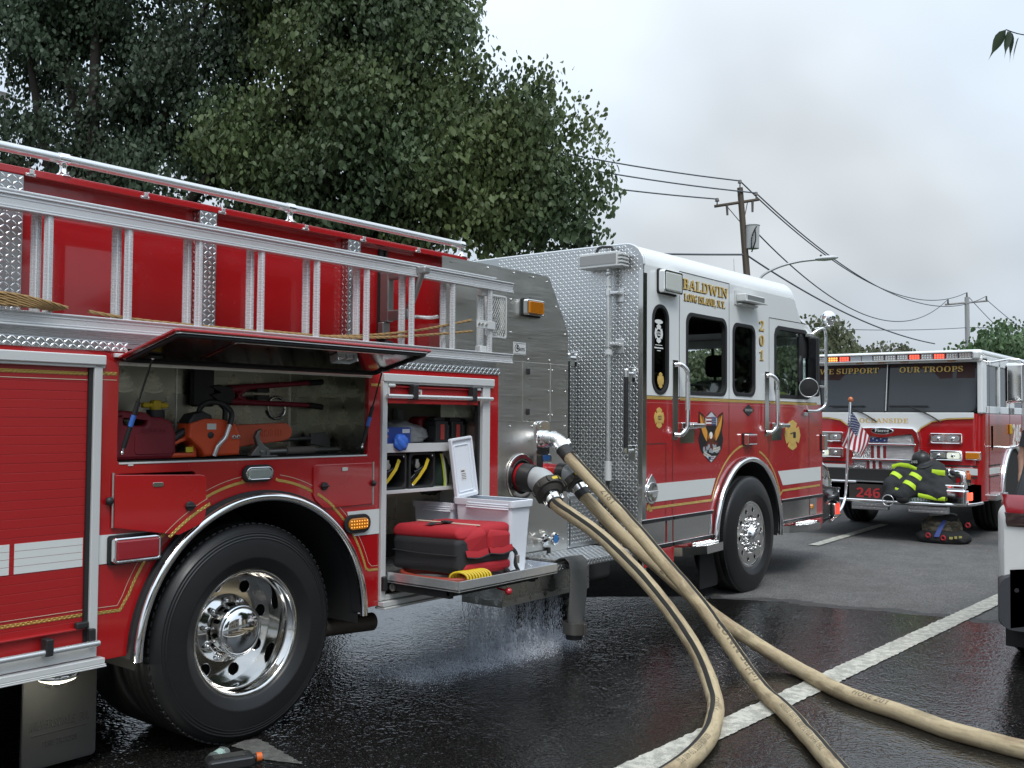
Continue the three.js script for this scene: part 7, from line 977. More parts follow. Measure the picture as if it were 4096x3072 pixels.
{
  const g = thing('turnout_coat', 'black firefighter coat with lime reflective bands draped over the bumper', 'coat', [0, 0, 0]);
  const bn = [[at2(0.36, 0.92, 0.36), at2(0.75, 0.92, 0.38), 0.12, 0.12], [at2(0.45, 0.80, 0.42), at2(0.85, 0.72, 0.45), 0.13, 0.13], [at2(0.62, 0.92, 0.45), at2(0.42, 0.60, 0.68), 0.10, 0.085], [at2(0.36, 0.90, 0.42), at2(0.24, 0.72, 0.60), 0.10, 0.075], [at2(0.24, 0.72, 0.60), at2(0.26, 0.62, 0.66), 0.075, 0.065], [at2(0.75, 0.85, 0.45), at2(0.86, 0.62, 0.58), 0.10, 0.09], [at2(0.5, 0.7, 0.5), at2(0.8, 0.62, 0.58), 0.12, 0.10]];
  mesh(g, 'coat_cloth', sdfMesh(bn, V(9.95, 0.48, -0.35), V(10.75, 1.12, 0.62), 0.021, 0.03, (p) => 0.012 * noise3.noise(p.x * 14, p.y * 14, p.z * 14)), coatM);
  const cuff = (a, b, r0, w = 0.055) => { const d = b.clone().sub(a).normalize(); return [cyl(a, a.clone().addScaledVector(d, w), r0, r0 * 0.985, 24), cyl(a.clone().addScaledVector(d, w * 0.32), a.clone().addScaledVector(d, w * 0.68), r0 + 0.003, r0 + 0.003, 24)]; };
  const bands = [[at2(0.50, 0.73, 0.588), at2(0.42, 0.60, 0.68), 0.102], [at2(0.56, 0.83, 0.518), at2(0.46, 0.67, 0.63), 0.108], [at2(0.255, 0.745, 0.583), at2(0.24, 0.70, 0.62), 0.088], [at2(0.31, 0.83, 0.50), at2(0.27, 0.77, 0.55), 0.099]];
  for (const [a, b, r] of bands) { const [u, v] = cuff(a, b, r); mesh(g, 'lime_band', u, lime); }
  const strip = (pts, w) => { const s = pts.map(([a, y, d]) => [at2(a, y + w, d), at2(a, y, d + 0.012), at2(a, y - w, d)]); return loft(s); };
  mesh(g, 'lime_band', strip([[0.22, 0.955, 0.475], [0.34, 0.985, 0.51], [0.45, 0.975, 0.52], [0.56, 0.93, 0.56]], 0.028), lime); mesh(g, 'lime_band', strip([[0.74, 0.91, 0.545], [0.82, 0.905, 0.555], [0.90, 0.90, 0.54]], 0.034), lime); mesh(g, 'lime_band', strip([[0.60, 0.615, 0.655], [0.70, 0.60, 0.675], [0.82, 0.585, 0.68], [0.93, 0.58, 0.66]], 0.026), lime); mesh(g, 'lime_band', strip([[0.30, 0.68, 0.66], [0.36, 0.66, 0.665], [0.42, 0.66, 0.66]], 0.026), lime);
  for (const [a, y, d] of [[0.24, 0.60, 0.66], [0.42, 0.575, 0.69]]) mesh(g, 'glove', new THREE.SphereGeometry(0.08, 20, 14).scale(0.9, 0.75, 1).translate(at2(a, y - 0.02, d).x, y - 0.02, at2(a, y, d).z), M.cloth);
  mesh(g, 'cuff_ring', new THREE.TorusGeometry(0.07, 0.006, 8, 28).rotateY(PI / 2).rotateX(0.4).translate(at2(0, 0, 0.74).x, 0.53, -0.4 + 0.25), M.alu);
  const h = thing('fire_helmet', 'black fire helmet with yellow panels and a 246 shield on the coat', 'helmet');
  const hp = at2(0.58, 1.015, 0.40); const prof = [[0.185, -0.01], [0.16, 0.0], [0.125, 0.012], [0.118, 0.05], [0.105, 0.10], [0.075, 0.138], [0.03, 0.155], [0, 0.156]];
  mesh(h, 'shell', lathe(prof, [hp.x, hp.y, hp.z], [-0.35, 1, -0.15], 40).scale(1, 1, 1), std([0.02, 0.02, 0.02], 0.35)); const R = (g2) => g2.rotateZ(0.33).translate(hp.x, hp.y, hp.z);
  mesh(h, 'front_shield', R(ext([[-0.045, 0.0], [0.045, 0.0], [0.052, 0.08], [0, 0.11], [-0.052, 0.08]], 0, 0.008).rotateY(-PI / 2).translate(-0.125, 0.0, -0.06)), M.black); mesh(h, 'shield_number', R(text('246', 0.038, 0, 0, 0, SANS, 0.002, 0.085).translate(-0.042, 0.045, 0.004).rotateY(-PI / 2).translate(-0.132, 0.0, -0.06)), M.film);
  for (const a of [-0.6, 0.25, 0.8]) mesh(h, 'yellow_panel', R(new THREE.SphereGeometry(0.124, 10, 8, PI + a - 0.2 + 0.0, 0.3, 0.9, 0.42).translate(0, 0.012, 0)), std([0.72, 0.62, 0.04], 0.5)); mesh(h, 'crest', R(tube([[-0.11, 0.06, 0], [-0.06, 0.145, 0], [0, 0.168, 0], [0.06, 0.145, 0], [0.11, 0.05, 0]], 0.01, 24, 6)), M.black);
}
{
  const p = at2(1.14, 0.755, 0.42), g = thing('drink_bottle', 'orange sports drink bottle standing on the bumper corner', 'bottle', [p.x, p.y, p.z]);
  mesh(g, 'bottle_wall', lathe([[0, 0], [0.034, 0.002], [0.036, 0.03], [0.033, 0.075], [0.036, 0.11], [0.03, 0.14], [0.018, 0.155], [0.017, 0.165]], O, UPA, 24), phy([0.55, 0.12, 0.03], 0.2, 0, { clearcoat: 0.6 })); mesh(g, 'bottle_label', lathe([[0.0365, 0.025], [0.0368, 0.07]], O, UPA, 24), M.black); mesh(g, 'bottle_cap', cyl([0, 0.162, 0], [0, 0.182, 0], 0.02, 0.02, 16), std([0.6, 0.1, 0.03], 0.5));
}
{ // camouflage duffel on the road
  const g = thing('duffel_bag', 'open camouflage and black duffel bag on the road before the bumper', 'bag', [10.52, 0, 0.42], 0.15);
  const camo = dataTex(128, (i, j) => { const k = tn(i / 128, j / 128, 0, 4), k2 = tn(j / 128, i / 128, 1, 4); return k > 0.56 ? [118, 108, 90] : k2 > 0.54 ? [70, 62, 48] : k < 0.44 ? [52, 54, 50] : [96, 90, 78]; }, { srgb: true });
  const blob = (rx, ry, rz, s, lo) => { const q = new THREE.SphereGeometry(1, 36, 24), p = q.attributes.position; for (let i = 0; i < p.count; i++) { const x = p.getX(i), y = p.getY(i), z = p.getZ(i), k = 1 + 0.24 * fbm(x * 2 + s, y * 2, z * 2, 4); p.setXYZ(i, x * k * rx, Math.max(lo, y * k * ry), z * k * rz); } q.computeVertexNormals(); return q; };
  mesh(g, 'bag_base', blob(0.22, 0.13, 0.33, 3, -0.06).translate(0, 0.062, 0), M.cloth); mesh(g, 'bag_top', blob(0.17, 0.17, 0.24, 8, -0.1).translate(0.02, 0.19, -0.02), std([1, 1, 1], 0.95, 0, { map: camo }));
  mesh(g, 'bag_mouth', blob(0.10, 0.06, 0.12, 11, -0.05).translate(-0.02, 0.32, 0.06), M.cloth); mesh(g, 'blue_strap', loft([[-0.05, 0.345, 0.04], [-0.14, 0.26, 0.01], [-0.20, 0.17, -0.03], [-0.225, 0.09, -0.06]].map(([x, y, z]) => [[x, y, z - 0.03], [x - 0.01, y, z], [x, y, z + 0.03]])), std([0.05, 0.08, 0.26], 0.8)); mesh(g, 'grey_rim', tube([[-0.02, 0.35, -0.15], [-0.08, 0.37, -0.05], [-0.06, 0.375, 0.06], [0.02, 0.355, 0.14], [0.1, 0.34, 0.06], [0.08, 0.345, -0.1]], 0.022, 50, 8, true), std([0.30, 0.30, 0.29], 0.9));
  for (const [x, y, z] of [[-0.21, 0.10, -0.16], [-0.23, 0.08, 0.02], [-0.05, 0.24, 0.29]]) mesh(g, 'red_tab', new THREE.TorusGeometry(0.026, 0.012, 6, 14).rotateY(1.2).translate(x, y, z), std([0.36, 0.02, 0.03], 0.7)); mesh(g, 'yellow_print', mg(box(-0.235, -0.225, 0.07, 0.10, 0.09, 0.13), box(-0.23, -0.22, 0.08, 0.11, 0.15, 0.18), box(-0.22, -0.21, 0.09, 0.115, 0.2, 0.235)), std([0.40, 0.36, 0.10], 0.8));
}
// ---------------------------------------------------------------- flag on a staff at the near engine's bumper
{
  const g = thing('american_flag', 'small American flag drooping on a bent chrome staff at the bumper', 'flag'); const z = -0.12;
  mesh(g, 'staff', mg(tube([[7.98, 0.50, z], [8.28, 0.52, z], [8.46, 0.66, z], [8.52, 0.95, z], [8.57, 1.35, z], [8.65, 1.775, z]], 0.016, 40, 8)), M.chrome); mesh(g, 'finial', new THREE.SphereGeometry(0.03, 14, 10).scale(1, 1.2, 1).translate(8.655, 1.80, z), std([0.55, 0.16, 0.06], 0.4, 0.3));
  const flagT = canvasTex(260, 137, (c, w, h) => { for (let i = 0; i < 13; i++) { c.fillStyle = i % 2 ? '#e9e7e6' : '#a3142a'; c.fillRect(0, i * h / 13, w, h / 13 + 1); } c.fillStyle = '#232c58'; c.fillRect(0, 0, w * 0.4, h * 7 / 13); c.fillStyle = '#f2f2f2'; for (let j = 0; j < 9; j++) for (let i = 0; i < (j % 2 ? 5 : 6); i++) { c.beginPath(); c.arc(w * 0.4 * (i + (j % 2 ? 1 : 0.5)) / 6, h * 7 / 13 * (j + 0.5) / 9, 2.6, 0, 7); c.fill(); } });
  // hoist runs down the staff, fly end droops away and down
  const A = V(8.545, 1.60, z), B = V(8.36, 1.21, z - 0.02), C = V(8.95, 1.33, z + 0.03), D = V(8.72, 1.08, z + 0.03);
  const top = V(8.63, 1.69, z); const rows = []; for (let j = 0; j <= 14; j++) { const v = j / 14, r = []; for (let i = 0; i <= 22; i++) { const u = i / 22; const h0 = top.clone().lerp(V(9.32, 1.35, z), v), h1 = V(8.33, 1.275, z + 0.0).lerp(V(9.05, 1.127, z + 0.02), v); const p = h0.lerp(h1, u); p.z += 0.016 * Math.sin(v * 8 + u * 3) * (0.3 + u); p.y -= 0.03 * Math.sin(u * PI) * (1 - v); r.push(p); } rows.push(r); }
  const fg = loft(rows); const uv = fg.attributes.uv; for (let i = 0; i < uv.count; i++) { const u = uv.getX(i), v = uv.getY(i); uv.setXY(i, u, 1 - v); } mesh(g, 'flag_cloth', fg, std([1, 1, 1], 0.85, 0, { map: flagT, side: THREE.DoubleSide }));
}
// ---------------------------------------------------------------- white car at the right edge
{
  const g = thing('white_suv', 'white SUV with red tail light cut off by the right edge', 'car', [3.78, 0, 3.375], 0);   // rear bumper at local x = 0, facing +x
  const pw = phy([0.74, 0.74, 0.71], 0.4, 0, { clearcoat: 1, clearcoatRoughness: 0.05 });
  const sec = (x, yb, yt, w, r) => { const p = []; for (let i = 0; i <= 6; i++) { const a = -PI / 2 + i / 6 * PI / 2; p.push([x, yb + r + r * Math.sin(a), w - r + r * Math.cos(a)]); } for (let i = 0; i <= 6; i++) { const a = i / 6 * PI / 2; p.push([x, yt - r + r * Math.sin(a), w - r + r * Math.cos(a)]); } for (let i = 0; i <= 6; i++) { const a = PI / 2 + i / 6 * PI / 2; p.push([x, yt - r + r * Math.sin(a), -w + r + r * Math.cos(a)]); } for (let i = 0; i <= 6; i++) { const a = PI + i / 6 * PI / 2; p.push([x, yb + r + r * Math.sin(a), -w + r + r * Math.cos(a)]); } p.push(p[0]); return p; };
  const shut = (q) => { const mid = (a) => { const c = a.reduce((m, p) => [m[0] + p[0] / a.length, m[1] + p[1] / a.length, m[2] + p[2] / a.length], [0, 0, 0]); return a.map(() => c); }; const sm = (a) => a.map((p) => [p[0], p[1], p[2]]); return toCreasedNormals(loft([mid(q[0]), sm(q[0]), ...q, sm(q[q.length - 1]), mid(q[q.length - 1])]), 0.7); };
  mesh(g, 'body', shut([sec(0.03, 0.48, 1.02, 0.84, 0.1), sec(0.08, 0.46, 1.05, 0.885, 0.08), sec(0.3, 0.42, 1.06, 0.905, 0.07), sec(1.2, 0.40, 1.05, 0.92, 0.07), sec(3.2, 0.40, 1.02, 0.92, 0.07), sec(4.2, 0.42, 0.95, 0.88, 0.1), sec(4.5, 0.48, 0.85, 0.75, 0.1)]), pw);
  mesh(g, 'cabin', shut([sec(0.10, 1.0, 1.10, 0.80, 0.05), sec(0.25, 1.0, 1.4, 0.76, 0.1), sec(0.5, 1.0, 1.64, 0.70, 0.12), sec(1.5, 1.0, 1.70, 0.70, 0.12), sec(2.4, 1.0, 1.66, 0.70, 0.12), sec(3.1, 1.0, 1.2, 0.74, 0.08), sec(3.3, 0.98, 1.05, 0.74, 0.03)]), M.blackG);
  mesh(g, 'roof', mg(box(0.45, 2.3, 1.655, 1.72, -0.66, 0.66, 0.04)), pw);
  mesh(g, 'bumper_skin', mg(shut([sec(-0.02, 0.27, 0.60, 0.86, 0.08), sec(0.1, 0.26, 0.62, 0.895, 0.06), sec(0.5, 0.28, 0.60, 0.925, 0.05), sec(0.62, 0.30, 0.5, 0.925, 0.03)])), std([0.05, 0.052, 0.057], 0.55));
  for (const s of [-1, 1]) { mesh(g, 'bumper_pod', mg(ext([[0.28, 0], [0.64, 0.0], [0.66, 0.14], [0.62, 0.19], [0.40, 0.17], [0.30, 0.08]].map(([y, z]) => [z, y]), 0, 0.02, 0.006).rotateY(PI / 2).scale(1, 1, s).translate(-0.022, 0, s * 0.80)), std([0.045, 0.047, 0.052], 0.5)); mesh(g, 'parking_sensor', cyl([-0.03, 0.52, s * 0.76], [-0.012, 0.52, s * 0.76], 0.013, 0.013, 16), M.black);
    const t = part(g, 'tail_light'); mesh(t, 'red_lens', loft([[1.10, 0.04, 0.0], [1.06, 0.01, 0.015], [0.99, 0.0, 0.02]].map(([y, x, d]) => [[0.28 + x, y, s * (0.90)], [0.10 + x, y, s * (0.885 - d)], [0.02 + x, y, s * 0.82], [0.0 + x, y, s * 0.55]])), M.lensRed); mesh(t, 'smoked_lens', loft([[0.99, 0.0, 0.02], [0.93, 0.0, 0.02], [0.905, 0.01, 0.02]].map(([y, x, d]) => [[0.28 + x, y, s * (0.905)], [0.09 + x, y, s * (0.885 - d)], [0.01 + x, y, s * 0.82], [-0.005 + x, y, s * 0.55]])), phy([0.06, 0.035, 0.035], 0.15, 0, { clearcoat: 1 }));
    for (const x of [0.72, 3.55]) { const w = part(g, 'wheel'); w.position.set(x, 0.345, s * 0.90); w.rotation.x = s * PI / 2; mesh(w, 'tyre', lathe([[0.2, -0.2], [0.23, 0], [0.32, 0.01], [0.345, -0.03], [0.345, -0.20], [0.3, -0.22]], O, UPA, 40), M.tyre); mesh(w, 'wheel_disc', lathe([[0.23, 0], [0.2, -0.03], [0.06, -0.01], [0, -0.01]], O, UPA, 28), M.alu); } }
  mesh(g, 'tailgate', mg(box(-0.004, 0.05, 0.66, 0.99, -0.52, 0.52, 0.02)), pw); mesh(g, 'number_plate', box(-0.012, -0.004, 0.72, 0.87, -0.16, 0.16, 0.003), M.film); mesh(g, 'underbody', box(0.1, 4.3, 0.24, 0.45, -0.8, 0.8), M.dark); mesh(g, 'mud_flap', box(0.33, 0.345, 0.10, 0.34, -0.90, -0.68, 0.005), M.rubber);
}
// ---------------------------------------------------------------- person beside the second engine
{
  const g = thing('person', 'person in dark clothing with arms hanging, cut off by the right edge', 'person', [10.42, 0, 1.62], -PI / 2 + 0.25);   // faces local +z
  const P = (x, y, z) => V(x, y, z);
  const bones = [[P(-0.10, 0.92, 0), P(0.10, 0.92, 0), 0.125, 0.125], [P(0, 0.95, 0), P(0, 1.15, 0), 0.15, 0.145], [P(-0.08, 1.28, 0), P(0.08, 1.28, 0), 0.14, 0.14], [P(-0.15, 1.41, 0), P(0.15, 1.41, 0), 0.075, 0.075], ...[-1, 1].flatMap((s) => [[P(s * 0.10, 0.88, 0), P(s * 0.11, 0.48, 0.02), 0.095, 0.068], [P(s * 0.11, 0.48, 0.02), P(s * 0.115, 0.10, -0.02), 0.066, 0.052], [P(s * 0.115, 0.055, -0.03), P(s * 0.135, 0.045, 0.15), 0.05, 0.042]])];
  mesh(g, 'clothes', sdfMesh(bones, P(-0.9, -0.02, -0.9), P(0.9, 1.6, 0.9), 0.024, 0.02, (p) => 0.005 * noise3.noise(p.x * 20, p.y * 20, p.z * 20)), std([0.030, 0.030, 0.034], 0.9));
  const skin = std([0.36, 0.20, 0.14], 0.6); const sk = [];
  for (const s of [-1, 1]) { const sh = P(s * 0.19, 1.42, 0), el = P(s * 0.255, 1.13, -0.02), wr = P(s * 0.27, 0.90, 0.06), d = wr.clone().sub(el).normalize(); const pal = wr.clone().addScaledVector(d, 0.05), tip = pal.clone().addScaledVector(d, 0.045); const fb = [[sh, el, 0.055, 0.043], [el, wr, 0.042, 0.027], [wr, pal, 0.028, 0.032], [pal.clone().add(P(0, 0, -0.02)), pal.clone().add(P(0, -0.02, 0.022)), 0.022, 0.022]]; sk.push(sdfMesh(fb, P(s * 0.23 - 0.33, 0.78, -0.3), P(s * 0.23 + 0.33, 1.5, 0.3), 0.0135, 0.008));
    for (let f = 0; f < 4; f++) { const b = pal.clone().add(P(-s * 0.004, -0.035, -0.028 + f * 0.018)); const m = b.clone().add(P(-s * 0.010, -0.034 - 0.004 * (f % 3), 0.006)), e = m.clone().add(P(-s * 0.018, -0.024, 0.0)); sk.push(cyl(b, m, 0.0095, 0.0088, 8), cyl(m, e, 0.0088, 0.007, 8), new THREE.SphereGeometry(0.0088, 8, 6).translate(m.x, m.y, m.z), new THREE.SphereGeometry(0.007, 8, 6).translate(e.x, e.y, e.z)); }
    const t0 = pal.clone().add(P(-s * 0.006, 0.005, 0.032)), t1 = t0.clone().add(P(-s * 0.012, -0.032, 0.018)); sk.push(cyl(t0, t1, 0.0115, 0.009, 8), new THREE.SphereGeometry(0.009, 8, 6).translate(t1.x, t1.y, t1.z)); }
  const hb = [[P(0, 1.43, -0.01), P(0, 1.55, 0.01), 0.055, 0.052], [P(0, 1.67, 0.0), P(0, 1.69, -0.01), 0.088, 0.09], [P(0, 1.60, 0.03), P(0, 1.57, 0.055), 0.06, 0.04], [P(0, 1.655, 0.085), P(0, 1.63, 0.105), 0.010, 0.013], [P(-0.085, 1.65, 0.0), P(-0.09, 1.63, 0), 0.018, 0.014], [P(0.085, 1.65, 0.0), P(0.09, 1.63, 0), 0.018, 0.014]]; sk.push(sdfMesh(hb, P(-0.2, 1.40, -0.2), P(0.2, 1.82, 0.2), 0.008, 0.008));
  mesh(g, 'skin', mg(...sk), skin); for (const s of [-1, 1]) mesh(g, 'sleeve', cyl([s * 0.17, 1.44, 0], [s * 0.225, 1.25, -0.012], 0.075, 0.066, 20), std([0.030, 0.030, 0.034], 0.9)); mesh(g, 'hair', new THREE.SphereGeometry(0.099, 24, 16, 0, 2 * PI, 0, 1.5).scale(0.95, 1.0, 1.08).rotateX(-0.35).translate(0, 1.685, -0.012), std([0.03, 0.02, 0.015], 0.8)); mesh(g, 'face_features', mg(...[-1, 1].map((s) => new THREE.SphereGeometry(0.010, 8, 6).translate(s * 0.032, 1.66, 0.082)), box(-0.022, 0.022, 1.586, 1.592, 0.088, 0.094)), M.dark);
}
// ---------------------------------------------------------------- utility poles, wires, street lamp
const woodT = dataTex(256, (i, j) => { const k = 0.6 + 0.7 * tn(i / 256, j / 256 * 0.125, 1, 5); return [92 * k, 82 * k, 72 * k]; }, { srgb: true }); const woodM = std([1, 1, 1], 0.9, 0, { map: woodT }), insM = std([0.10, 0.09, 0.09], 0.4);
const T1 = V(36.63, 11.6, -14.68), B1 = V(37.5, 0, -14.1), arm1 = [V(35.95, 10.78, -15.55), V(37.15, 11.1, -14.05)];
{
  const g = thing('utility_pole', 'leaning wooden utility pole with a grey transformer beyond the cab', 'utility pole');
  mesh(g, 'pole_shaft', cyl(B1, T1, 0.19, 0.125, 14), woodM); mesh(g, 'crossarm', cyl(arm1[0], arm1[1], 0.085, 0.085, 4), woodM);
  for (const p of [T1, arm1[0].clone().lerp(arm1[1], 0.06), arm1[0].clone().lerp(arm1[1], 0.94)]) mesh(g, 'insulator', mg(cyl(p, p.clone().add(V(0, 0.22, 0)), 0.03, 0.03, 8), cyl(p.clone().add(V(0, 0.2, 0)), p.clone().add(V(0, 0.34, 0)), 0.10, 0.06, 12)), insM);
  const t = V(36.95, 8.95, -14.25); mesh(g, 'transformer', mg(cyl(t, t.clone().add(V(0, 1.0, 0)), 0.28, 0.30, 24), cyl(t.clone().add(V(0, 1.0, 0)), t.clone().add(V(0, 1.06, 0)), 0.33, 0.25, 24)), std([0.42, 0.43, 0.43], 0.6)); mesh(g, 'transformer_lead', mg(tube([t.clone().add(V(-0.3, 0.8, 0.25)), t.clone().add(V(-0.35, 0.3, 0.3)), t.clone().add(V(-0.3, -0.2, 0.1))], 0.03, 10, 5), tube([t.clone().add(V(-0.25, 0.9, 0.3)), t.clone().add(V(-0.36, 0.5, 0.15)), t.clone().add(V(-0.3, -0.1, 0.1))], 0.025, 10, 5)), M.dark);
  for (const s of [0.25, 0.75]) mesh(g, 'arm_brace', cyl(arm1[0].clone().lerp(arm1[1], s), T1.clone().lerp(B1, 0.14), 0.02, 0.02, 5), insM); mesh(g, 'cutout_fuse', mg(cyl(V(36.28, 10.88, -15.13), V(36.3, 10.4, -15.11), 0.06, 0.05, 8), cyl(V(36.98, 11.05, -14.26), V(36.98, 10.55, -14.26), 0.06, 0.05, 8)), insM);
  const h = thing('utility_pole_001', 'distant grey utility pole over the far trees', 'utility pole'); mesh(h, 'pole_shaft', cyl([87.9, 0, -17.7], [87.62, 12.2, -17.73], 0.24, 0.19, 12), std([0.36, 0.36, 0.36], 0.9)); mesh(h, 'crossarm', cyl([86.5, 11.55, -19.2], [88.7, 11.9, -16.3], 0.11, 0.11, 4), std([0.33, 0.32, 0.31], 0.9)); for (const p of [[87.62, 12.2, -17.73], [86.6, 11.6, -19.0], [88.6, 11.9, -16.4]]) mesh(h, 'insulator', cyl(p, [p[0], p[1] + 0.4, p[2]], 0.09, 0.06, 8), insM);
}
const wireM = std([0.10, 0.11, 0.13], 0.7); let wireN = 0;
function wire(label, a, b, sag, r = 0.032) { const p = []; for (let i = 0; i <= 20; i++) { const t = i / 20, q = a.clone().lerp(b, t); q.y -= sag * 4 * t * (1 - t); p.push(q); } mesh(scene, 'overhead_wire' + (wireN ? '_' + String(wireN).padStart(3, '0') : ''), tube(p, r, 40, 5), wireM, { label, category: 'wire', group: 'overhead wires along the road' }); wireN++; }
{
  const A = T1.clone().add(V(0, 0.3, 0)), L = arm1[0].clone().lerp(arm1[1], 0.06).add(V(0, 0.3, 0)), R = arm1[0].clone().lerp(arm1[1], 0.94).add(V(0, 0.3, 0)), mid = V(36.85, 8.7, -14.5);
  wire('topmost wire from the tree to the pole top', V(6, 20.5, -38), A, 1.8); wire('wire from the tree to the near crossarm tip', V(6, 19.5, -37.5), R, 1.8); wire('wire from the tree to the far crossarm tip', V(5, 18.2, -39), L, 1.7); wire('lowest cable from the tree to the pole middle', V(6, 10.6, -37.5), mid, 1.0, 0.045);
  wire('wire from the pole top sagging to the distant pole', A, V(87.62, 12.6, -17.73), 2.4); wire('wire from the near arm tip sagging to the distant pole', R, V(88.6, 12.3, -16.4), 2.5); wire('wire from the far arm tip sagging to the distant pole', V(36.95, 9.9, -14.3), V(86.6, 12.0, -19.0), 2.9); wire('low cable running down behind the mirrors', mid, V(62, 6.4, -13.5), 0.6, 0.04);
  wire('service wire slanting from the distant pole to the trees', V(87.8, 9.6, -17.7), V(60, 8.4, -27), 0.4, 0.03); wire('service wire leaving the distant pole rightward', V(87.8, 9.6, -17.7), V(90, 10.6, -3), 0.5, 0.035); wire('steep wire from the distant crossarm down into the trees', V(88.6, 12.0, -16.4), V(95, 5.5, -9), 0.5, 0.03); wire('steeper wire beside it from the distant pole top', V(87.8, 12.2, -17.6), V(92, 5.5, -11.5), 0.5, 0.03);
}
{ const g = thing('street_lamp', 'grey cobra-head street lamp on a curved arm above the cab roof', 'street lamp'); mesh(g, 'lamp_arm', tube([[37.2, 7.1, -14.2], [37.35, 7.72, -14.05], [37.75, 8.15, -13.5], [38.3, 8.42, -12.75], [38.75, 8.52, -12.1]], 0.055, 30, 8), std([0.40, 0.41, 0.42], 0.5, 0.5)); const d = V(0.56, 0.08, 0.82).normalize(); const hd = lathe([[0.05, 0], [0.15, 0.12], [0.21, 0.45], [0.19, 0.75], [0.08, 0.98], [0, 1.02]], [0, 0, 0], [0, 1, 0], 20).scale(1, 1, 0.55); const q = new THREE.Matrix4().makeBasis(V(0, 0, 0).crossVectors(d, V(0, 1, 0)).normalize(), d, V(0, 0, 0).crossVectors(V(0, 0, 0).crossVectors(d, V(0, 1, 0)).normalize(), d)).setPosition(38.7, 8.53, -12.17); mesh(g, 'lamp_head', hd.applyMatrix4(q), std([0.52, 0.53, 0.54], 0.5, 0.2)); mesh(g, 'photocell', cyl([38.85, 8.6, -11.95], [38.85, 8.72, -11.95], 0.05, 0.05, 10), insM); }
// ---------------------------------------------------------------- trees
const leafM = (c) => phy([1, 1, 1], 0.55, 0, { side: THREE.DoubleSide, transmission: 0.25, thickness: 0, specularIntensity: 0.6 });
function leafCluster(n, size, spread) {   // n folded heart-shaped leaves hanging from a short twig
  const pos = [], idx = [];
  for (let i = 0; i < n; i++) {
    const o = V(rr(-1, 1), rr(-0.8, 0.8), rr(-1, 1)).multiplyScalar(spread), s = size * rr(0.55, 1.35);
    const e = new THREE.Euler(rr(-0.9, 0.5), rr(0, 6.28), rr(-0.5, 0.5)), m = new THREE.Matrix4().makeRotationFromEuler(e).setPosition(o), k = pos.length / 3;
    for (const [x, y, z] of [[0, 0, 0], [0.42, -0.25, 0.12], [0.36, -0.68, 0.10], [0, -1.1, -0.06], [-0.36, -0.68, 0.10], [-0.42, -0.25, 0.12], [0, -0.55, 0]]) { const p = V(x * s * 0.9, y * s * 1.08, z * s).applyMatrix4(m); pos.push(p.x, p.y, p.z); }
    idx.push(k, k + 1, k + 6, k + 1, k + 2, k + 6, k + 2, k + 3, k + 6, k + 3, k + 4, k + 6, k + 4, k + 5, k + 6, k + 5, k, k + 6);
  }
  const g = new THREE.BufferGeometry(); g.setAttribute('position', new THREE.Float32BufferAttribute(pos, 3)); g.setAttribute('uv', new THREE.Float32BufferAttribute(new Float32Array(pos.length / 3 * 2), 2)); g.setIndex(idx); g.computeVertexNormals(); return g;
}
const barkT = dataTex(128, (i, j) => { const k = 0.5 + 0.8 * tn(i / 128, j / 128 * 0.25, 1, 5); return [46 * k, 41 * k, 36 * k]; }, { srgb: true }), barkM = std([1, 1, 1], 0.95, 0, { map: barkT });
const LM = leafM(); const cl8 = [0, 1].map(() => leafCluster(17, 0.066, 0.21)), clFar = leafCluster(10, 0.30, 0.55);
function tree(name, label, base, limbs, blobs, { geo = cl8[0], n = 9000, hue = [0.055, 0.075, 0.042], vary = 0.5, keep, group, trunkR = 0.3, edge = 0.5, tip, gap = -0.10 } = {}) {
  const g = thing(name, label, 'tree', base, 0, group); const b = V(...base), bones = [];
  limbs.forEach((L, i) => { const pts = L.p.map((p) => V(...p).sub(b)); bones.push(pts); mesh(g, i ? 'limb' : 'trunk', (() => { const c = new THREE.CatmullRomCurve3(pts), m = 14, secs = []; const fr = c.computeFrenetFrames(m, false); for (let k = 0; k <= m; k++) { const q = c.getPointAt(k / m), r = L.r[0] + (L.r[1] - L.r[0]) * k / m, s = []; for (let a = 0; a <= 8; a++) s.push(q.clone().addScaledVector(fr.normals[k], r * Math.cos(a * PI / 4)).addScaledVector(fr.binormals[k], r * Math.sin(a * PI / 4))); secs.push(s); } return loft(secs); })(), barkM); });
  const tot = blobs.reduce((s, q) => s + q[3] * q[4] * q[5], 0), mats = [], cols = [];
  for (const [x, y, z, rx, ry, rz] of blobs) {
    const k = Math.round(n * rx * ry * rz / tot);
    for (let i = 0; i < k; i++) {
      const a = rr(0, 2 * PI), cth = rr(-1, 1), s = Math.sqrt(1 - cth * cth), r = Math.pow(rnd(), edge), p = V(x + rx * r * s * Math.cos(a), y + ry * r * cth, z + rz * r * s * Math.sin(a));
      const dn = fbm(p.x * 1.1 + 11, p.y * 1.1, p.z * 1.1, 3); if (dn < gap || (keep && !keep(p))) continue;
      const sc = rr(0.75, 1.25); mats.push(new THREE.Matrix4().compose(p.clone().sub(b), Q4.setFromEuler(new THREE.Euler(rr(-0.35, 0.35), rr(0, 6.28), rr(-0.35, 0.35))).clone(), V(sc, sc, sc)));
      const v = (1 + vary * (rnd() - 0.45)) * (1 + 0.9 * fbm(p.x * 0.5, p.y * 0.5, p.z * 0.5 + 30, 2)), tn2 = tip ? tip(p) : 0; cols.push(C3((hue[0] + tn2 * 0.045) * v, (hue[1] + tn2 * 0.04) * v, hue[2] * v));
    }
  }
  const cr = inst(g, 'crown', geo, LM, mats, cols); return g;
}
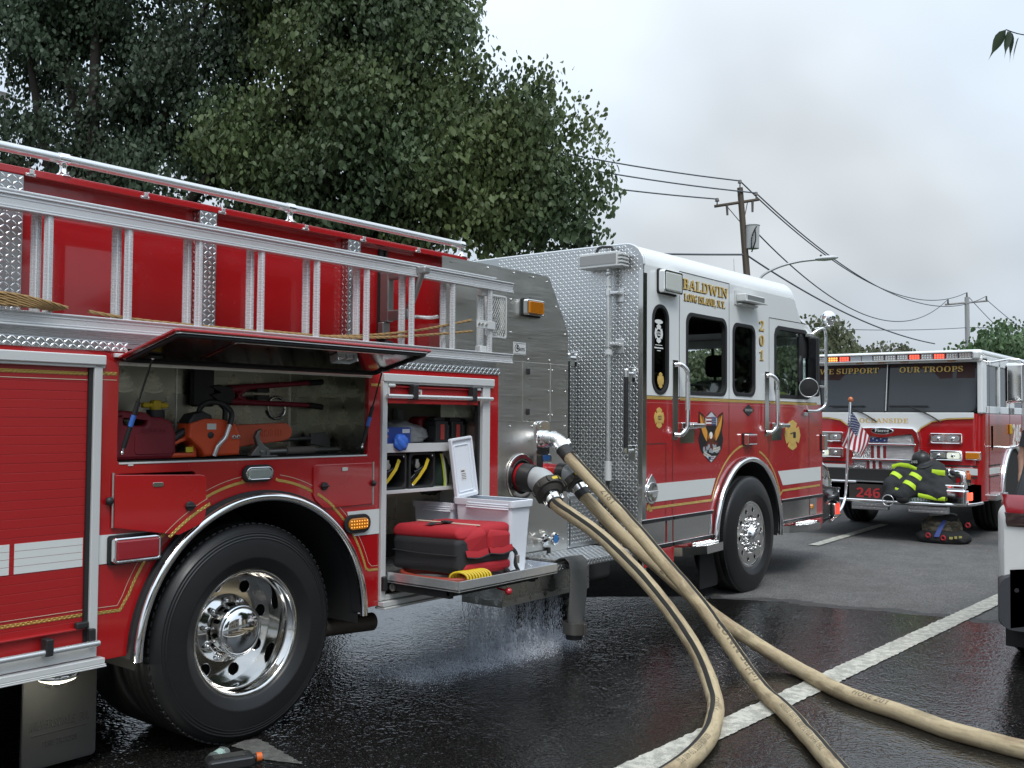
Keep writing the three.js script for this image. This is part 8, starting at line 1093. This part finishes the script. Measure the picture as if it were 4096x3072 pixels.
{
  const yl = (p) => Math.max(0, Math.min(1, 0.35 + 1.6 * fbm(p.x * 0.6, p.y * 0.6, p.z * 0.6 + 7, 3)));
  tree('linden_tree', 'broad dark green linden tree reaching over the pump and cab', [6.8, 0, -7.2],
    [{ p: [[6.8, 0, -7.2], [6.75, 1.8, -7.2], [6.8, 3.3, -7.1]], r: [0.30, 0.24] }, { p: [[6.8, 3.2, -7.1], [7.1, 4.6, -6.4], [7.5, 5.6, -5.4], [7.65, 6.0, -4.6]], r: [0.17, 0.05] }, { p: [[6.8, 3.2, -7.1], [6.6, 4.8, -7.3], [6.7, 6.6, -7.2], [6.9, 8.4, -7.0]], r: [0.2, 0.06] }, { p: [[6.75, 3.0, -7.1], [7.1, 3.8, -6.0], [7.4, 4.3, -4.9], [7.6, 4.3, -3.9]], r: [0.13, 0.04] }, { p: [[6.7, 3.1, -7.1], [6.4, 4.4, -7.9], [6.0, 5.8, -8.6]], r: [0.14, 0.05] }, { p: [[6.65, 5.2, -7.3], [7.1, 6.4, -6.6], [7.4, 7.4, -6.0]], r: [0.09, 0.03] }, { p: [[6.7, 4.0, -7.2], [6.3, 4.7, -7.6], [6.0, 5.0, -8.3]], r: [0.08, 0.03] }, { p: [[7.0, 4.4, -6.5], [7.4, 5.0, -5.2], [7.65, 5.4, -4.2]], r: [0.06, 0.02] }],
    [[7.3, 6.9, -5.8, 0.9, 0.8, 0.9], [7.5, 6.05, -4.95, 0.7, 0.62, 0.7], [7.66, 5.85, -4.25, 0.6, 0.55, 0.6], [7.72, 5.31, -3.89, 0.72, 0.65, 0.72], [7.6, 4.59, -3.75, 0.78, 0.7, 0.78], [7.66, 4.12, -3.38, 0.5, 0.45, 0.5], [7.75, 3.97, -3.11, 0.28, 0.25, 0.28], [7.36, 4.22, -4.41, 0.7, 0.63, 0.7], [7.32, 5.1, -5.05, 1.1, 0.99, 1.1], [7.41, 8.14, -6.4, 1.2, 1.08, 1.2], [6.97, 5.79, -6.44, 1.2, 1.08, 1.2], [6.76, 6.83, -7.3, 1.2, 1.08, 1.2], [6.34, 5.52, -7.9, 1.2, 1.08, 1.2], [6.52, 4.35, -7.25, 0.9, 0.81, 0.9], [6.96, 4.26, -5.89, 0.95, 0.85, 0.95], [6.77, 4.99, -6.73, 1.1, 0.99, 1.1], [6.5, 8.49, -8.18, 1.3, 1.17, 1.3]],
    { n: 14500, hue: [0.050, 0.082, 0.034], tip: yl, geo: cl8[0], edge: 0.42, gap: -0.05 });
  tree('linden_tree_001', 'dark green linden tree filling the upper left behind the ladder', [5.2, 0, -10.6],
    [{ p: [[5.2, 0, -10.6], [5.15, 2, -10.6], [5.2, 3.6, -10.5]], r: [0.34, 0.27] }, { p: [[5.2, 3.4, -10.5], [5.5, 5.4, -10.0], [5.9, 7.0, -9.6], [6.2, 8.4, -9.3]], r: [0.13, 0.04] }, { p: [[5.2, 3.4, -10.5], [5.1, 5.6, -10.8], [5.2, 8.6, -11.0]], r: [0.15, 0.05] }, { p: [[5.2, 3.6, -10.4], [5.9, 4.8, -9.5], [6.3, 5.8, -8.8]], r: [0.15, 0.05] }, { p: [[5.3, 5.0, -10.4], [5.8, 6.2, -10.1], [6.2, 7.0, -9.4]], r: [0.11, 0.04] }, { p: [[5.2, 3.8, -10.5], [4.8, 5.2, -11.4], [4.6, 7.4, -12.0]], r: [0.12, 0.05] }, { p: [[5.15, 5.4, -10.8], [5.0, 6.8, -11.4], [5.1, 7.9, -11.7]], r: [0.1, 0.04] }],
    [[6.32, 7.1, -9.14, 1.3, 1.17, 1.3], [5.83, 6.55, -10.44, 1.3, 1.17, 1.3], [5.15, 7.7, -11.57, 1.3, 1.17, 1.3], [4.66, 5.73, -11.97, 1.2, 1.08, 1.2], [5.84, 5.07, -9.7, 1.2, 1.08, 1.2], [5.28, 4.97, -10.91, 1.1, 0.99, 1.1], [5.62, 8.93, -10.91, 1.5, 1.35, 1.5], [6.15, 4.51, -8.53, 0.9, 0.81, 0.9], [4.45, 4.76, -11.98, 1.0, 0.9, 1.0], [6.47, 5.87, -8.69, 1.1, 0.99, 1.1], [4.88, 8.85, -12.33, 1.4, 1.26, 1.4]],
    { n: 11000, hue: [0.042, 0.068, 0.036], geo: cl8[1], edge: 0.5, gap: 0.035 });
  tree('maple_tree', 'darker tree trunk and foliage at the upper left corner', [2.9, 0, -15.2],
    [{ p: [[2.9, 0, -15.2], [2.9, 3, -15.2], [3.0, 6.5, -15.1], [3.1, 9.5, -15.1]], r: [0.2, 0.08] }, { p: [[3.0, 5, -15.1], [4.2, 7, -14.2], [5.2, 8.6, -13.5]], r: [0.16, 0.05] }], [[3.4, 6.2, -14.6, 1.9, 1.5, 1.7], [4.6, 5.0, -13.6, 1.8, 1.2, 1.5], [3.2, 9.4, -15, 2.2, 1.6, 2], [5.6, 7.4, -13.0, 1.6, 1.3, 1.4], [6.8, 5.0, -12.2, 1.6, 1.0, 1.5], [7.8, 4.0, -11.0, 1.6, 0.7, 1.3]], { n: 2400, hue: [0.044, 0.066, 0.04], geo: cl8[0], gap: 0.0 });
  // far trees behind the second engine
  let k = 0; for (const [x, z, hh, w, hu, lab] of [[70, -24, 10.4, 5.0, [0.075, 0.085, 0.045], 'olive green tree left of the distant engine roof'], [76, -20.6, 8.6, 4.2, [0.08, 0.085, 0.05], 'olive tree with a rounded top above the light bar'], [92, -24, 9.0, 5.0, [0.075, 0.082, 0.05], 'small olive tree further off behind the light bar'], [98, -20, 9.4, 5.0, [0.095, 0.07, 0.055], 'brownish tree beside the distant pole'], [80, -13.0, 10.4, 5.0, [0.062, 0.105, 0.045], 'bright green tree right of the distant pole'], [84, -8, 9.4, 5, [0.065, 0.095, 0.045], 'green tree at the right edge behind the mirror'], [105, -27, 7, 5, [0.07, 0.08, 0.05], 'hazy tree behind the first olive tree'], [66, -31, 8, 5, [0.07, 0.085, 0.045], 'olive tree partly hidden by the cab mirrors']]) { const h = hh * 0.9; tree('roadside_tree' + (k ? '_00' + k : ''), lab, [x, 0, z], [{ p: [[x, 0, z], [x + 0.1, h * 0.3, z], [x, h * 0.6, z]], r: [0.28, 0.12] }, { p: [[x, h * 0.4, z], [x - 0.6, h * 0.6, z + 1.2], [x - 0.8, h * 0.75, z + 1.8]], r: [0.12, 0.05] }], [[x, h * 0.55, z, w * 0.9, h * 0.3, w * 0.8], [x, h * 0.76, z, w * 0.62, h * 0.24, w * 0.55], [x - 1, h * 0.5, z + w * 0.6, w * 0.6, h * 0.26, w * 0.55], [x - 1, h * 0.52, z - w * 0.6, w * 0.6, h * 0.28, w * 0.5], [x, h * 0.35, z, w * 0.8, h * 0.2, w]], { geo: clFar, n: 2600, hue: hu.map((v) => v * 1.45), group: 'trees far along the road' }); k++; }  // leaf colours lightened in place of distance haze
}
{ // tree by the near kerb, out of the picture but for one twig tip at the upper right
  const g = tree('overhanging_tree', 'leafy twig tip of a near tree hanging into the upper right corner', [6.2, 0, 10.1], [{ p: [[6.2, 0, 10.1], [6.2, 2, 10.1], [6.1, 3.8, 10.0]], r: [0.26, 0.2] }, { p: [[6.15, 3.4, 10.05], [5.2, 4.7, 8.2], [3.9, 4.5, 6.2], [2.6, 3.7, 4.5], [1.70, 3.24, 3.51]], r: [0.10, 0.004] }, { p: [[6.1, 3.7, 10.0], [6.4, 5.2, 10.3], [6.3, 6.8, 10.2]], r: [0.15, 0.05] }], [[6.2, 6.4, 10.2, 2.2, 1.6, 2.0], [5.0, 5.2, 8.3, 1.2, 0.8, 1.1], [7.4, 5.4, 10.4, 1.5, 1.1, 1.4]], { geo: cl8[0], n: 2200, hue: [0.05, 0.08, 0.035] });
  const tw = part(g, 'twig'); tw.position.set(1.40 - 6.2, 3.11, 3.15 - 10.1);
  mesh(tw, 'stem', tube([[0.30, 0.13, 0.36], [0.12, 0.05, 0.14], [0.02, 0.01, 0.02], [-0.035, 0.015, -0.04], [-0.065, 0.03, -0.075]], 0.0022, 24, 5), barkM);
  const lf = (s) => { const p = [], id = []; const W = [0, 0.35, 0.46, 0.42, 0.28, 0.1, 0.03, 0]; W.forEach((w, i) => { const t = i / 7; p.push(-w * s * 0.42, -t * s, 0.1 * s * w - 0.06 * s * t * t, 0, -t * s, -0.06 * s * t * t, w * s * 0.42, -t * s, 0.1 * s * w - 0.06 * s * t * t); if (i) { const k = 3 * (i - 1); id.push(k, k + 1, k + 3, k + 1, k + 4, k + 3, k + 1, k + 2, k + 4, k + 2, k + 5, k + 4); } }); const ge = new THREE.BufferGeometry(); ge.setAttribute('position', new THREE.Float32BufferAttribute(p, 3)); ge.setAttribute('uv', new THREE.Float32BufferAttribute(new Float32Array(p.length / 3 * 2), 2)); ge.setIndex(id); ge.computeVertexNormals(); return ge; };
  const tl = phy([0.06, 0.085, 0.045], 0.6, 0, { side: THREE.DoubleSide, transmission: 0.3, thickness: 0 });
  for (const [x, y, z, s, a, b, c] of [[-0.065, 0.03, -0.075, 0.135, 0.5, 2.6, 0.1], [-0.06, 0.025, -0.07, 0.12, 0.2, 0.9, -0.2], [-0.055, 0.025, -0.065, 0.13, -0.1, 0.6, 0.1], [-0.03, 0.0, -0.035, 0.11, 0.3, 3.4, 0.2], [0.0, 0.01, 0.0, 0.10, 0.1, 0.4, 0.0], [0.015, 0.015, 0.015, 0.10, 0.3, 2.2, -0.1], [0.04, 0.02, 0.045, 0.115, 0.15, 2.8, 0.15], [0.05, 0.03, 0.06, 0.11, -0.2, 0.9, -0.2], [0.07, 0.035, 0.085, 0.12, 0.1, 2.0, 0.1], [0.10, 0.05, 0.12, 0.13, 0.2, 1.2, 0.2], [0.2, 0.08, 0.24, 0.13, 0.3, 3.0, 0.1]]) mesh(tw, 'leaf', lf(s), tl, { pos: [x, y, z], rot: [a, b, c] });
}
// ---------------------------------------------------------------- brick building behind the trees
{
  const g = thing('brick_building', 'red brick building seen through the tree leaves at the upper left', 'building', [4.5, 0, -22]);
  const bm = std([0.20, 0.085, 0.065], 0.9); mesh(g, 'wall', box(-7.5, 4.2, 0, 9.55, -8, 0), std([0.30, 0.27, 0.25], 0.95)); mesh(g, 'coping', box(-7.7, 4.35, 9.6, 9.8, -8.1, 0.15, 0.02), M_conc);
  const gb = box(-0.102, 0.102, -0.030, 0.030, -0.02, 0.012), mats = []; for (let j = 0; j < 120; j++) for (let i = 0; i < 53; i++) { mats.push(new THREE.Matrix4().makeTranslation(-7.35 + i * 0.217 + (j % 2) * 0.108, 9.52 - j * 0.075, 0)); } inst(g, 'bricks', gb, bm, mats, mats.map(() => { const k = rr(0.6, 1.3); return C3(k, k * rr(0.85, 1.1), k); }));
  for (let i = 0; i < 3; i++) mesh(g, 'window', mg(box(-5.8 + i * 3.2, -4.6 + i * 3.2, 5.6, 7.4, 0.012, 0.03)), M.blackG);
}
// ---------------------------------------------------------------- across the road, behind the camera (mirrored in the chrome, the paint and the steel)
{
  const g = thing('house', 'tan house with a grey hipped roof across the road', 'house', [3, 0, 21]);
  mesh(g, 'wall', box(-6, 6, 0, 5.6, 0, 8), std([0.36, 0.30, 0.23], 0.9)); mesh(g, 'roof', loft([[[-6.6, 5.5, -0.6], [6.6, 5.5, -0.6], [6.6, 5.5, 8.6], [-6.6, 5.5, 8.6], [-6.6, 5.5, -0.6]], [[-3, 8, 3.6], [3, 8, 3.6], [3, 8, 4.4], [-3, 8, 4.4], [-3, 8, 3.6]]]), std([0.11, 0.10, 0.10], 0.9));
  for (const x of [-4.4, -1.6, 3.2]) for (const y of [0.9, 3.5]) { const w = part(g, 'window'); mesh(w, 'frame', box(x - 0.1, x + 1.3, y - 0.1, y + 1.5, -0.05, -0.005), M.film); mesh(w, 'pane', box(x, x + 1.2, y, y + 1.4, -0.07, -0.05), M.blackG); } mesh(g, 'door', box(0.9, 1.9, 0, 2.1, -0.05, -0.005), std([0.2, 0.05, 0.04], 0.6));
  const big = leafCluster(12, 0.42, 0.7); let i = 0;
  const rowT = [[-12, 15, 9, 'leafy street tree across the road, westernmost of the row'], [-5.5, 15, 8.5, 'leafy street tree across the road before the tan house, west side'], [11.5, 14.5, 9.5, 'leafy street tree across the road just past the tan house'], [18, 14.5, 9, 'leafy street tree across the road, second past the tan house'], [24.5, 14.8, 10, 'leafy street tree across the road, third past the tan house'], [31, 14.5, 9.5, 'leafy street tree across the road, fourth past the tan house'], [38, 14.8, 10, 'leafy street tree across the road, fifth past the tan house'], [46, 14.5, 10, 'leafy street tree across the road, sixth past the tan house'], [56, 15, 10, 'leafy street tree across the road, easternmost of the row']];
  for (const [x, z, h, lab] of rowT) { tree('street_tree' + (i ? '_00' + i : ''), lab, [x, 0, z], [{ p: [[x, 0, z], [x, h * 0.3, z], [x + 0.1, h * 0.6, z]], r: [0.25, 0.1] }], [[x, h * 0.6, z, 2.6, h * 0.3, 2.4], [x + 0.8, h * 0.75, z, 1.8, h * 0.2, 1.8], [x - 1, h * 0.5, z, 1.8, h * 0.2, 1.8]], { geo: big, n: 480, hue: [0.05, 0.07, 0.035], group: 'street trees across the road' }); i++; }
  for (const [n, x, lab] of [['house_001', 22, 'second tan house across the road, beyond the nearer one'], ['house_002', 41, 'third tan house across the road, farthest of the three']]) { const c = g.clone(); c.name = n; c.position.set(x, 0, 21.5); c.userData = { label: lab, category: 'house', group: 'houses across the road' }; scene.add(c); }
  g.userData.group = 'houses across the road';
}
renderer.render(scene, camera);
